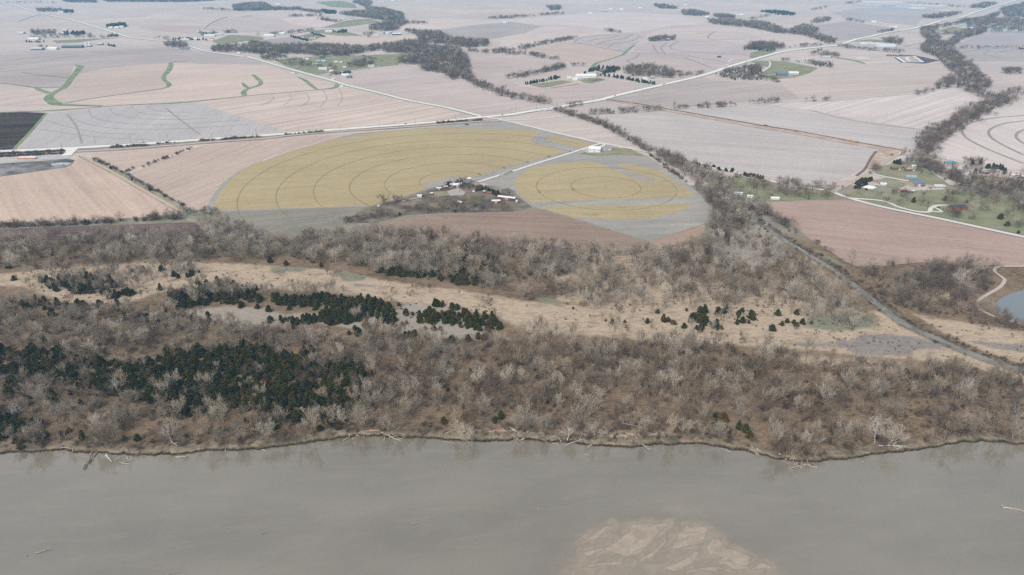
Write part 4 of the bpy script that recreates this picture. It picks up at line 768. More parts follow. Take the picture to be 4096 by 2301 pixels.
# kinds: (trunk mesh, crown mesh, description)
KIND = {}
def kind(key, name, parts, tm, cm, look):
    TV, TF, BV, BF = parts; KIND[key] = (mesh(name + '_trunk', TV, TF, tm), mesh(name + '_crown', BV, BF, cm), name, look)
kind('p0', 'bare_tree', bare_tree(1, 16, .36, 7, .66, .48, .34), B_trunk, B_pale, 'vase-shaped pale-twigged bare')
kind('p1', 'bare_tree', bare_tree(2, 15, .40, 6, .55, .55, .30), B_trunk, B_pale, 'upright pale-twigged bare')
kind('p2', 'bare_tree', bare_tree(3, 17, .30, 8, .82, .36, .40), B_pale, B_pale, 'wide whitish bare')
kind('t0', 'bare_tree', bare_tree(4, 14, .42, 6, .58, .5, .26), B_trunk, B_tan, 'vase-shaped tan-twigged bare')
kind('t1', 'bare_tree', bare_tree(5, 13, .46, 5, .5, .58, .22), B_dark, B_tan, 'upright tan-twigged bare')
kind('b0', 'bare_tree', bare_tree(6, 13, .38, 7, .66, .45, .26), B_dark, B_brown, 'upright brown-twigged bare')
kind('b1', 'bare_tree', bare_tree(7, 12, .4, 6, .9, .3, .28), B_dark, B_brown, 'bushy brown bare')
kind('s0', 'bare_tree', bare_tree(8, 17, .55, 6, .5, .6, .26), B_dark, B_pale, 'slender pole-trunked bare')
kind('s1', 'bare_tree', bare_tree(9, 16, .52, 6, .55, .55, .24, 3, .12), B_dark, B_tan, 'slender leaning bare')
kind('m0', 'bare_tree', bare_tree(10, 14, .3, 8, .85, .34, .34, 4, .05, 3), B_dark, B_mauve, 'many-stemmed mauve-grey bare')
kind('g0', 'bare_tree', bare_tree(11, 11, .34, 7, .85, .36, .26, 6), B_dark, B_bud, 'greenish budding')
kind('w0', 'dead_tree', bare_tree(12, 19, .5, 5, .8, .45, .5, 0, .16), B_white, B_white, 'white barkless dead')
kind('w1', 'dead_tree', bare_tree(13, 17, .4, 4, .7, .6, .42, 1, .1, 2), B_white, B_white, 'white forked dead')
kind('r0', 'brush_shrub', bare_tree(14, 5.0, .22, 8, 1.0, .3, .14, 3, .05, 4), B_brown, B_brown, 'low brown leafless')
kind('r1', 'brush_shrub', bare_tree(15, 4.2, .25, 8, 1.1, .25, .12, 3, .05, 4), B_mauve, B_tan, 'low tan leafless')
kind('c0', 'cedar_tree', cedar(21, 7.6, 3.0), B_dark, M_cedar, 'dark green'); kind('c1', 'cedar_tree', cedar(22, 6.6, 3.3), B_dark, M_cedar, 'dark green bushy'); kind('c2', 'cedar_tree', cedar(23, 8.8, 2.8), B_dark, M_cedar, 'dark green pointed')
kind('c3', 'cedar_tree', cedar(24, 4.8, 2.6, 170), B_dark, M_cedar, 'dark green round')
kind('e0', 'spruce_tree', cedar(25, 11.0, 2.8), B_dark, M_spruce, 'blue green conical'); kind('e1', 'spruce_tree', cedar(26, 9.0, 2.9), B_dark, M_spruce, 'dense blue green')
HT = dict(p0=16, p1=15, p2=17, t0=14, t1=13, b0=13, b1=12, s0=16, s1=15, m0=14, g0=11, w0=19, w1=17, r0=5, r1=4.2, c0=8, c1=7, c2=9, c3=5, e0=11, e1=9)
SRC = {}
def plant(key, x, y, s, rz, label, cat, group=None, z=None):
    tm, cm, nm, lk = KIND[key]; zz_ = (zc(x, y) - (.22 if y < 740 else 0)) if z is None else z
    e = empty(nm, (x, y, zz_), rz); e.scale = (s, s, s)
    if key[0] in 'ptbsm': e.rotation_euler = (nprng.normal(0, .06), nprng.normal(0, .06), rz)
    a = obj('trunk', tm, e); b = obj('crown', cm, e); SRC.setdefault(key, (a, b)); tag(e, label, cat, group); return e

nprng = np.random.default_rng(11)
def scatter(poly, dens, soft=0.0, avoid=None):
    p = np.array(poly); lo, hi = p.min(0), p.max(0); n = int((hi-lo).prod()*dens)
    pts = nprng.uniform(lo, hi, (n, 2)); d = sdf(pts, p); k = d > 0
    if soft: k &= nprng.random(n) < 0.15 + 0.85*sstep(0, soft, d)
    pts = pts[k]
    for a, pr in (avoid or ()): pts = pts[(sdf(pts, a) < 0) | (nprng.random(len(pts)) > pr)]
    return pts
def clumpy(pts, f=45.0, lo=0.15, ph=0.0):
    v = np.sin(pts[:, 0]/f + 1.9*np.sin(pts[:, 1]/f*1.3 + ph)) * np.sin(pts[:, 1]/f*1.15 + 1.3*np.sin(pts[:, 0]/f*.8 + ph)); return pts[nprng.random(len(pts)) < lo + (1-lo)*sstep(-.6, .5, v)]
def dry(pts):
    d, s, t = ldist(pts, CREEK); hw = np.interp(t, range(len(CW)), CW)/2
    return pts[(d > hw + 2.5) & (sdf(pts, POND) < -3) & (pts[:, 1] - bank_y(pts[:, 0]) > 2.5)]

# woods of the flood plain (measured outlines)
BANKPX = [('E1', -60, 1130)]
W_LOW = DP(-90, 745, 100, 755, 200, 768, 380, 760, 480, 800, 640, 822, 900, 845, 1000, 858, 1130, 858, 1300, 862, 1500, 856, 1700, 870, 1900, 888, 2080, 905, 2200, 915, 2330, 925, 2420, 915, 2700, 990) + PL('E4', 2900, 980, 2300, 960, 1900, 980, 1600, 1030, 1200, 1065, 900, 1120, 450, 1140, 150, 1080, 'E3', 2350, 1080, 2000, 1010, 1300, 1020, 700, 990, 100, 960, 'E2', 2300, 975, 1700, 950, 1200, 925, 700, 975, 0, 1060, 'E1', 1900, 1080, 1200, 1110, 700, 1080, 0, 1100, -200, 1120)
W_UP = DP(-90, 606, 100, 602, 300, 596, 480, 590, 540, 568, 600, 570, 700, 600, 850, 592, 960, 588, 1100, 590, 1300, 615, 1500, 632, 1640, 636, 1700, 640, 1780, 605, 1790, 560, 1850, 520, 1890, 530, 1930, 590, 1990, 640, 2050, 690, 2110, 740, 2130, 790, 2050, 775, 1950, 765, 1700, 770, 1600, 765, 1480, 776, 1400, 762, 1300, 750, 1250, 738, 1180, 722, 950, 692, 880, 672, 650, 656, 400, 662, 150, 678, -90, 692)
W_RIGHT = PL('C4', 960, 560, 1080, 460, 1400, 420, 1700, 440, 2100, 445, 2280, 500, 2330, 600, 2120, 740, 2100, 800, 2250, 910, 2450, 960, 2700, 1010, 2700, 1050, 2100, 1000, 1900, 915, 1420, 860, 1200, 720)
ISLES = [PL('C1', 270, 560, 700, 530, 900, 530, 1300, 480, 1900, 490, 1960, 530, 1700, 600, 1300, 680, 1200, 760, 1020, 770, 700, 720, 280, 690), PL('C1', 1500, 790, 1900, 620, 2200, 640, 2532, 690, 'C2', 300, 690, 950, 700, 1250, 740, 1000, 770, 400, 780, 0, 800, 'C1', 2100, 800, 1700, 850)]
CED = [(DP(-90, 880, 80, 884, 140, 882, 200, 905, 270, 905, 330, 925, 430, 898, 600, 884, 700, 890, 790, 920, 800, 960, 880, 1005, 850, 1055, 700, 1060, 600, 1045, 450, 1050, 420, 1015, 340, 1005, 230, 985, 150, 965, -90, 962), 0.0640), (DP(-90, 1045, 60, 1050, 120, 1075, 120, 1112, -90, 1125), 0.0418), (DP(600, 905, 760, 880, 900, 905, 960, 960, 860, 1000, 780, 960), 0.0251), (DP(850, 1000, 960, 990, 930, 1060, 800, 1070), 0.0228),
       (PL('C1', 1660, 740, 1900, 700, 2030, 760, 2020, 830, 1900, 830, 1700, 870), 0.0741), (PL('C1', 1900, 700, 2532, 740, 2532, 800, 2200, 820, 2030, 800), 0.0669), (PL('C2', 180, 770, 400, 740, 1000, 770, 1180, 790, 1000, 840, 500, 840, 300, 830), 0.0904), (PL('C2', 680, 900, 860, 870, 1000, 820, 1250, 790, 1380, 850, 1420, 950, 1400, 1030, 1280, 1000, 1200, 950, 1000, 1010, 850, 1020, 700, 950), 0.0692), (PL('C2', 270, 960, 450, 960, 600, 920, 800, 960, 900, 1000, 800, 1015, 640, 1000, 440, 1020, 280, 1000), 0.0741),
       (PL('C2', 1590, 960, 1650, 890, 1850, 880, 2050, 920, 2200, 900, 2400, 990, 2420, 1080, 2250, 1080, 2000, 1030, 1850, 1000, 1620, 1000), 0.0593), (PL('C2', 1680, 790, 1860, 800, 1860, 850, 1700, 830), 0.0380), (PL('C2', 1090, 1020, 1240, 980, 1240, 1070, 1100, 1075), 0.0380), (PL('C2', 1240, 490, 1420, 480, 1700, 530, 1690, 560, 1450, 555, 1240, 520), 0.0760), (PL('C2', 1700, 330, 2100, 280, 2450, 340, 2450, 640, 2050, 640, 1800, 590, 1650, 450), 0.0182),
       (PL('C1', 1020, 760, 1060, 720, 1300, 690, 1330, 720, 1200, 750, 1050, 780), 0.0760), (PL('C1', 670, 540, 850, 520, 860, 580, 700, 590), 0.0570), (PL('C1', 300, 600, 700, 560, 1000, 560, 1250, 620, 1000, 720, 760, 720, 480, 690), .034), (PL('C1', 200, 760, 600, 790, 1300, 830, 1600, 900, 1500, 1000, 600, 960, 200, 850), .010), (PL('C1', 1560, 560, 1980, 480, 1960, 520, 1700, 580), 0.0380),
       (PL('C3', 1510, 880, 1560, 960, 1700, 990, 1730, 1020, 1560, 1000), 0.0950), (PL('C3', 1830, 980, 1900, 900, 2000, 870, 2010, 980, 2140, 1010, 2130, 1065, 1960, 1070, 1860, 1050), 0.0570), (PL('C3', 2050, 840, 2300, 860, 2500, 940, 2390, 1030, 2180, 1000), 0.0152), (PL('E2', 250, 130, 500, 130, 800, 250, 1200, 250, 1200, 380, 900, 480, 300, 400), 0.0152), (PL('E2', 1650, 230, 2300, 400, 2250, 540, 1850, 560), 0.0057), (PL('E1', 1600, 130, 2532, 60, 2532, 300, 2000, 250), 0.0114), (PL('E2', 0, 100, 300, 100, 300, 350, 0, 300), 0.0114), (PL('C1', 1500, 640, 2200, 590, 2532, 680, 2300, 730, 1900, 700, 1600, 740), .016), (PL('C2', 0, 1020, 1000, 1040, 1700, 1090, 2400, 1120, 2300, 1180, 1000, 1120, 0, 1080), .006), (DP(0, 960, 420, 1010, 700, 1060, 860, 1060, 860, 1090, 400, 1060, 0, 1040), .006)]
bare = []    # x, y, key, scale
def pick(keys, w_): return nprng.choice(keys, p=np.array(w_)/sum(w_))
def addb(pts, keys, wts, s0=.6, s1=1.2):
    for p in pts: bare.append((p[0], p[1], str(pick(keys, wts)), nprng.uniform(s0, s1)))
dense_ced = [(CED[0][0], .78), (CED[1][0], .6)]
mids = DP(900, 830, 1500, 845, 1700, 870, 2100, 905, 2650, 980, 2700, 1060, 1900, 1080, 1300, 1060, 900, 1040)
addb(dry(clumpy(scatter(W_LOW, 0.0185, 10, dense_ced + [(mids, .3)]), 38, .42)), ['p0', 'p1', 'p2', 't0', 't1', 'b0', 'b1', 's0', 's1', 'm0', 'g0'], [9, 11, 4, 15, 13, 12, 8, 11, 10, 5, 3], .36, .82)
addb(dry(clumpy(scatter(mids, 0.0105), 30, .45, 3.0)), ['s0', 's1', 't1', 'b0', 'p1'], [8, 11, 5, 4, 3], .6, 1.02)
addb(dry(clumpy(scatter(W_UP, 0.017, 8, [(MEADOW[1], .5), (MEADOW[5], .3), (FLAT[1], .45)]), 42, .5)), ['p0', 'p1', 'p2', 't0', 't1', 'b0', 's0', 's1', 'm0', 'g0'], [12, 13, 10, 10, 7, 8, 11, 6, 8, 2], .5, .95)
addb(dry(clumpy(scatter(W_RIGHT, 0.016, 5), 30, .55)), ['p0', 'p1', 't0', 'b0', 'b1', 'm0', 'g0'], [7, 7, 6, 12, 10, 16, 2], .5, 1.0)
for isl in ISLES: addb(dry(scatter(isl, 0.012, 3)), ['p1', 'p2', 's0', 's1', 't0'], [7, 4, 9, 7, 5], .45, .85)
addb(dry(scatter(MEADOW[0], 0.0012)), ['s0', 's1', 't1', 'b1'], [5, 4, 3, 3], .3, .75); addb(dry(clumpy(scatter(MEADOW[1], 0.011), 26, .3)), ['s0', 's1', 'b1', 'p1', 'p0'], [6, 5, 2, 6, 3], .45, .9)
addb(dry(scatter(PL('C4', 550, 640, 1000, 760, 1100, 900, 900, 990, 500, 900), .006)), ['p1', 's0', 'p0', 's1'], [5, 6, 3, 4], .7, 1.0)
# creek corridor woods right of the wheat circles and orchard meadow
addb(dry(scatter(PL('B3', 1430, 525, 1600, 560, 1760, 610, 1960, 690, 2110, 790, 2220, 860, 2300, 1000, 2532, 1000, 2532, 1130, 2380, 1180, 2340, 1420, 2010, 1420, 2030, 1180, 2060, 1050, 1950, 930, 1800, 780, 1620, 650), .014, 5)), ['m0', 'b0', 'b1', 'p0', 'p1', 'g0', 't0'], [16, 8, 8, 8, 6, 2, 5], .6, 1.05)
addb(dry(scatter(PL('B4', 1880, 800, 2000, 760, 2576, 800, 2900, 850, 2900, 1250, 2576, 1150, 2450, 1000, 2100, 900, 1950, 900), .011, 8)), ['m0', 'b0', 'b1', 'p1', 't0'], [8, 6, 6, 4, 3], .5, .95)
addb(scatter(PL('B4', 950, 900, 1400, 860, 1900, 860, 2300, 950, 2576, 1100, 2576, 1240, 2000, 1100, 1500, 1000, 1100, 920), .0026), ['t1', 'b1', 'm0'], [3, 3, 3], .45, .8)
addb(dry(scatter(PL('B4', 0, 760, 460, 830, 780, 880, 760, 930, 200, 930, 0, 900), .008)), ['t1', 'b1', 'm0', 'p1'], [3, 3, 3, 2], .5, .85)
_front = [G(*q_) for q_ in [('E3', 2065, 800), ('E3', 2155, 800), ('E3', 2300, 885), ('E3', 2195, 910), ('E3', 2370, 910), ('E3', 2400, 965), ('E1', 805, 990), ('E1', 1328, 990), ('E2', 1870, 830), ('E2', 2370, 815), ('E2', 2420, 775), ('E2', 450, 815), ('E2', 345, 310), ('E2', 860, 350), ('E2', 1090, 380)]]
bxs = nprng.uniform(-330, 360, 120)
for bx_ in bxs:
    if nprng.random() < .25 + .75*(np.sin(bx_/26 + 1.0) > -.2): bare.append((bx_, float(bank_y(bx_)) + nprng.uniform(2.2, 8), str(pick(['p0', 'p1', 't0', 't1', 's0', 's1', 'b0'], [4, 4, 4, 4, 4, 4, 3])), nprng.uniform(.45, 1.05)))
bare = [b for b in bare if not any(abs(b[0]-p[0]) < 7.5 and -20 < b[1]-p[1] < 5 for p in _front)]
nearb = len(bare)
specials = [('E4', 1172, 990, 'w0', 1.0, 'tall white barkless dead tree leaning right near the bank'), ('E4', 2470, 950, 'w1', 1.05, 'white forked dead tree at right end of the bank'), ('E4', 1955, 610, 'w1', .95, 'white dead tree standing alone among brown trees, upper right of bank wood'), ('C2', 598, 1205, 'w1', .75, 'white forked dead tree among the middle cedars'), ('E1', 1660, 1012, 'w0', .72, 'thin white leaning dead trunk above left bank'), ('E1', 200, 785, 'w0', .7, 'pale dead trunk bent over at the left cedars'), ('E3', 650, 985, 'w0', .62, 'thin white dead stem beside the bank logs'), ('E3', 1250, 330, 'w0', .6, 'white upright stem deep in the middle bank wood'), ('E3', 1600, 420, 'w0', .6, 'slim white stem right of middle of bank wood'),
            ('E1', 1165, 555, 'w1', .85, 'grey white dead tree rising from the dark cedars'), ('E2', 1425, 560, 't1', .9, 'tall tan tree above the bank, between cedars and log pile'), ('E2', 2065, 1000, 'p2', .72, 'wide whitish tree fallen low over the water edge'), ('C4', 950, 445, 's0', 1.0, 'tall vine-wrapped trunk alone at the brown field corner'), ('C4', 870, 620, 'b1', 1.0, 'dark spreading tree arching over the creek'), ('C4', 810, 990, 'p1', .9, 'pale rounded tree standing alone on the green flat'), ('C4', 940, 965, 'p0', .85, 'pale tree right of the lone tree on the green flat'), ('C4', 1085, 960, 't1', .6, 'small tan tree on the green flat near creek'), ('C4', 1150, 980, 's1', .6, 'small leaning tree on the green flat near creek'),
            ('C2', 300, 540, 'b1', .55, 'dark crooked small tree in the tan meadow, left'), ('C2', 395, 625, 'b1', .6, 'low sprawling dark tree in the tan meadow'), ('C2', 1380, 720, 'b1', .55, 'small dark tree in the meadow right of the cedars'), ('C2', 1550, 730, 'b1', .6, 'second small dark tree in meadow right of the cedars'), ('C2', 1740, 705, 'b0', .7, 'rounded brown tree in meadow above the right cedars'), ('C2', 1020, 960, 'p2', .62, 'whitish bare tree in the middle of the cedar island'), ('C2', 2370, 960, 's1', .6, 'slim bare tree at right end of cedar island'), ('B1', 1800, 1100, 'b1', .9, 'dark bare tree at lower end of the ditch'), ('B1', 1505, 1155, 'b1', .9, 'round dark bare tree in the hedge above the dark field'), ('B1', 1745, 1150, 'b0', .8, 'leaning bare tree beside the ditch end'),
            ('B3', 1340, 440, 't1', .9, 'lone tan tree by the creek bend above the county road'), ('B2', 1285, 1000, 'b0', .9, 'bare tree at left end of farmyard drive'), ('B2', 2175, 1030, 'g0', 1.25, 'pale green budding tree in the farmyard'), ('C3', 1580, 370, 'p1', 1.0, 'tall pale tree at the field corner'), ('C3', 2040, 160, 'p0', 1.1, 'big pale tree at lower right of the small wheat circle')]
specials += [('B4', 1215, 905, 'b1', .6, 'bare tree on the orchard meadow left of the red tank trailer'), ('B4', 1280, 975, 'b0', .65, 'bare tree beside the first bend of the winding drive'), ('B4', 1385, 1000, 'b0', .75, 'tall bare tree beside the middle of the winding drive'), ('B4', 1475, 955, 'b1', .65, 'dark bare tree left of the orchard cedar'), ('B4', 1600, 1000, 'b0', .7, 'bare tree right of the orchard cedar'), ('B4', 1660, 1015, 't1', .65, 'slim bare tree before the turning loop'), ('B4', 1895, 940, 'b0', .95, 'big bare tree behind the dark roofed house'), ('B4', 1905, 1110, 'm0', .6, 'mauve bare tree in front of the dark roofed house, left'), ('B4', 1965, 1115, 'm0', .6, 'mauve bare tree in front of the dark roofed house, right'), ('B4', 2065, 1130, 'b1', .5, 'low bare tree right of the dark roofed house'), ('B4', 915, 925, 'b1', .6, 'bare tree at the meeting of drive and county road'), ('B4', 2170, 975, 'm0', .8, 'mauve bare tree in the meadow right of the house cedars'), ('B4', 500, 925, 'b1', .6, 'round bare tree in the yards above the brown field'), ('B4', 695, 920, 'm0', .8, 'mauve bare tree at right end of the roadside yards'), ('B4', 450, 890, 'b0', .8, 'upright bare tree amid the roadside yards'), ('B4', 280, 790, 'b0', .8, 'bare tree behind the grey roofed roadside house'), ('B4', 400, 800, 'b1', .75, 'bushy bare tree above the cream roadside house'), ('B4', 525, 840, 'b1', .75, 'bushy bare tree by the road right of the cream house'), ('B4', 1190, 660, 'm0', .8, 'mauve bare tree at the dirt lane bend'), ('B4', 2010, 600, 'b0', .8, 'bare tree right of the blue roofed house')]
for t, x, y, k, s, lab in specials: gx_, gy_ = G(t, x, y); plant(k, gx_, gy_, s, nprng.uniform(0, 6.28), lab, 'tree', None if 'dead' not in lab else None)
# nearest trees one by one, with where they stand
LM = [(-999, 225, 'left of the driftwood raft'), (225, 440, 'above the driftwood raft'), (440, 640, 'right of the driftwood raft'), (640, 870, 'left of the bank log pile'), (870, 1050, 'above the bank log pile'), (1050, 1230, 'near the fallen whitish tree'), (1230, 1400, 'left of the crossed bank logs'), (1400, 1560, 'above the crossed bank logs'), (1560, 1720, 'above the long white drift log'), (1720, 1860, 'left of the bank cedar group'), (1860, 1980, 'by the bank cedar group'), (1980, 2110, 'above the snag pile on the point'), (2110, 2230, 'left of the tall white dead tree'), (2230, 2400, 'right of the tall white dead tree'), (2400, 9999, 'toward the white forked dead tree')]
def todisp(x, y, z=LZ):
    d = y*cP + (CAMZ-z)*sP; v = (y*sP - (CAMZ-z)*cP)/d; u = x/d; return (CX + u*FPX)*.62891, (CY - v*FPX)*.62891
def where(x, y):
    px, py = todisp(x, y); lm = next(t for a, b, t in LM if a <= px < b); db = y - float(bank_y(x))
    return px, py, ('at the water edge ' if db < 16 else 'in the second row ' if db < 38 else 'further back ') + lm, db
def size(hm): return 'tall ' if hm > 14.5 else 'small ' if hm < 9.5 else ''
bare.sort(key=lambda b: b[1] - float(bank_y(b[0])))
inview = [b for b in bare if -40 < todisp(b[0], b[1])[0] < 2616]
solo = inview[:250]; ids = set(map(id, solo))
for b in solo:
    px, py, wh, db = where(b[0], b[1]); lk = KIND[b[2]][3]
    plant(b[2], b[0], b[1], b[3], nprng.uniform(0, 6.28), size(HT[b[2]]*b[3]) + lk + ' tree ' + wh, 'tree', 'bare trees ' + wh)
rest = [b for b in bare if id(b) not in ids]
for k in KIND:      # every kind stands somewhere as a tree of its own
    if k not in SRC and k[0] in 'ptbsmg':
        b = next((b for b in rest if b[2] == k), None)
        if b: rest.remove(b); plant(k, b[0], b[1], b[3], 1.0, KIND[k][3] + ' tree in the wood behind the bank', 'tree', 'bare trees behind the bank')
# cedars
ced = []
for poly, dn in CED:
    for p in dry(scatter(poly, dn)): ced.append((p[0], p[1], str(pick(['c0', 'c1', 'c2', 'c3'], [4, 4, 3, 2])), nprng.uniform(.4, 1.12)))
lone = [('C1', 2005, 925, 'c1', .7, 'rusty'), ('C1', 2015, 965, 'c3', .75, ''), ('C1', 1875, 965, 'c1', 1.1, ''), ('C1', 2485, 850, 'c3', .95, ''), ('C1', 2330, 840, 'c1', .95, ''), ('C2', 72, 850, 'c3', .95, ''), ('C2', 180, 880, 'c1', .95, ''), ('C2', 380, 868, 'c3', .9, ''), ('C2', 632, 865, 'c1', .8, ''), ('C2', 198, 985, 'c1', .95, ''), ('C2', 1505, 915, 'c1', 1.0, ''), ('C2', 1570, 915, 'c3', .7, ''), ('C2', 1510, 1000, 'c3', .7, ''), ('C2', 1470, 1015, 'c3', .8, ''), ('C2', 1690, 1055, 'c3', .7, ''), ('C2', 1775, 1065, 'c1', .75, ''), ('C2', 1835, 1055, 'c3', .7, ''), ('C2', 2065, 895, 'c1', .8, ''), ('C2', 1595, 1110, 'c0', .75, ''), ('C2', 1960, 1165, 'c0', .6, ''), ('C2', 690, 450, 'c1', .8, ''), ('C2', 195, 410, 'c1', 1.0, ''), ('C2', 350, 435, 'c1', .8, ''), ('C2', 1250, 980, 'c3', .8, ''), ('C2', 1435, 825, 'c3', .7, ''), ('C2', 1950, 850, 'c1', .9, ''), ('C2', 2000, 860, 'c1', .85, ''),
        ('C1', 1835, 440, 'c1', .9, ''), ('C1', 140, 580, 'c1', .8, ''), ('C1', 85, 465, 'c1', 1.0, ''), ('C1', 1280, 495, 'c3', .8, ''), ('C1', 1380, 500, 'c1', 1.1, ''), ('C1', 1560, 490, 'c1', 1.0, ''), ('C3', 1080, 1000, 'c0', .7, ''), ('C3', 1020, 975, 'c3', .45, ''), ('C3', 1203, 990, 'c3', .6, ''), ('C3', 1420, 995, 'c0', .7, ''), ('C3', 705, 858, 'c3', .5, ''), ('C3', 1775, 1040, 'c1', .75, ''), ('C3', 1930, 1078, 'c1', .8, ''), ('C3', 1798, 875, 'c3', .6, ''), ('C4', 207, 1040, 'c1', .95, ''), ('C4', 300, 990, 'c3', .9, ''), ('C4', 347, 965, 'c3', .9, ''), ('C4', 437, 1000, 'c3', .9, ''), ('C4', 575, 975, 'c3', .55, ''), ('C4', 435, 885, 'c1', .8, ''), ('C4', 410, 970, 'c3', .8, ''), ('C4', 490, 975, 'c1', .8, ''), ('C4', 260, 895, 'c1', .9, ''),
        ('E1', 805, 990, 'c2', .95, ''), ('E1', 1328, 990, 'c1', .75, ''), ('E1', 640, 915, 'c1', .9, ''), ('E1', 205, 1075, 'c3', .9, ''), ('E2', 345, 310, 'c1', 1.0, ''), ('E2', 860, 350, 'c1', 1.15, ''), ('E2', 955, 350, 'c2', .75, ''), ('E2', 1090, 380, 'c0', 1.05, ''), ('E2', 1180, 375, 'c3', .9, ''), ('E2', 935, 455, 'c0', .8, ''), ('E2', 335, 405, 'c1', .85, ''), ('E2', 260, 215, 'c0', .75, ''), ('E2', 1870, 830, 'c0', .8, ''), ('E2', 1855, 475, 'c1', 1.0, ''), ('E2', 2370, 815, 'c1', .7, ''), ('E2', 2420, 775, 'c2', .75, ''), ('E2', 450, 815, 'c2', .9, ''), ('E2', 820, 820, 'c1', .9, ''), ('E2', 258, 815, 'c3', 1.0, ''), ('E3', 2065, 800, 'c2', .8, ''), ('E3', 2155, 800, 'c1', 1.0, ''), ('E3', 2300, 885, 'c2', .85, ''), ('E3', 2195, 910, 'c1', .75, ''), ('E3', 2370, 910, 'c2', .8, ''), ('E3', 2400, 965, 'c1', .9, ''), ('E3', 12, 780, 'c0', .8, ''), ('E4', 2435, 435, 'c1', .8, ''), ('E4', 2520, 560, 'c3', .8, ''),
        ('B1', 1073, 665, 'c1', .75, ''), ('B1', 1452, 875, 'c1', .8, ''), ('B1', 1275, 775, 'c3', .7, ''), ('B1', 1612, 555, 'c3', .8, ''), ('B1', 830, 1205, 'c1', .8, ''), ('B4', 1830, 945, 'c0', .9, ''), ('B4', 1535, 965, 'c0', 1.0, ''), ('B4', 2035, 970, 'c3', .9, ''), ('B4', 2350, 1120, 'c1', 1.1, ''), ('B4', 2415, 1185, 'c1', .9, ''), ('B4', 1090, 850, 'c3', .7, ''), ('B4', 2520, 1255, 'c3', .8, ''), ('B4', 550, 935, 'c3', .5, ''), ('B2', 1445, 1115, 'c0', .6, ''), ('B2', 1980, 1085, 'c3', .7, '')]
for i, (t, x, y, k, s, _) in enumerate(lone):
    gx_, gy_ = G(t, x, y); px, py = todisp(gx_, gy_)
    zone = {'C1': 'on the tan flats, left part', 'C2': 'on the open cedar island', 'C3': 'in the meadow row right of centre', 'C4': 'on the green flat near the creek', 'E1': 'near the left bank', 'E2': 'in the brown wood left of centre', 'E3': 'in the bank cedar group', 'E4': 'in the wood at right edge', 'B1': 'along the left ditch and hedge', 'B2': 'below the red farmyard', 'B4': 'in the orchard meadow'}[t]
    n_in = sorted([q_ for q_ in lone if q_[0] == t], key=lambda q_: q_[1]).index((t, x, y, k, s, _)) + 1
    plant(k, gx_, gy_, s, nprng.uniform(0, 6.28), '%s cedar %s, %s from left' % (KIND[k][3], zone, ORD[n_in-1]), 'cedar', 'free-standing cedars ' + zone)
def cpx(c): return todisp(c[0], c[1])
ced.sort(key=lambda c: c[1]); cin = [c for c in ced if -30 < cpx(c)[0] < 2606]
csolo = cin[:205]; ids = set(map(id, csolo))
for c in csolo:
    px, py = cpx(c); row = 'front' if py > 1030 else 'middle' if py > 970 else 'back'
    lm = next(t for a, b, t in [(-999, 130, 'at left picture edge'), (130, 270, 'above the bank cedar spire'), (270, 400, 'below the left bare strip'), (400, 520, 'left of the grey dead tree'), (520, 640, 'around the grey dead tree'), (640, 760, 'right of the grey dead tree'), (760, 9999, 'at the thicket right end')] if a <= px < b)
    plant(c[2], c[0], c[1], c[3], nprng.uniform(0, 6.28), size(HT[c[2]]*c[3]*1.6) + KIND[c[2]][3] + ' cedar in %s of dark thicket %s' % (row, lm), 'cedar', 'cedars in the dark thicket %s, %s' % (lm, row))
crest = [c for c in ced if id(c) not in ids]
for p in scatter(PL('C2', 1400, 780, 1660, 790, 1680, 960, 1600, 1000, 1420, 900), .022): crest.append((p[0], p[1], 'c3', nprng.uniform(.12, .3)))
for p in scatter(PL('C2', 850, 1020, 1700, 1020, 1700, 1060, 900, 1050), .006): crest.append((p[0], p[1], 'c3', nprng.uniform(.12, .35)))

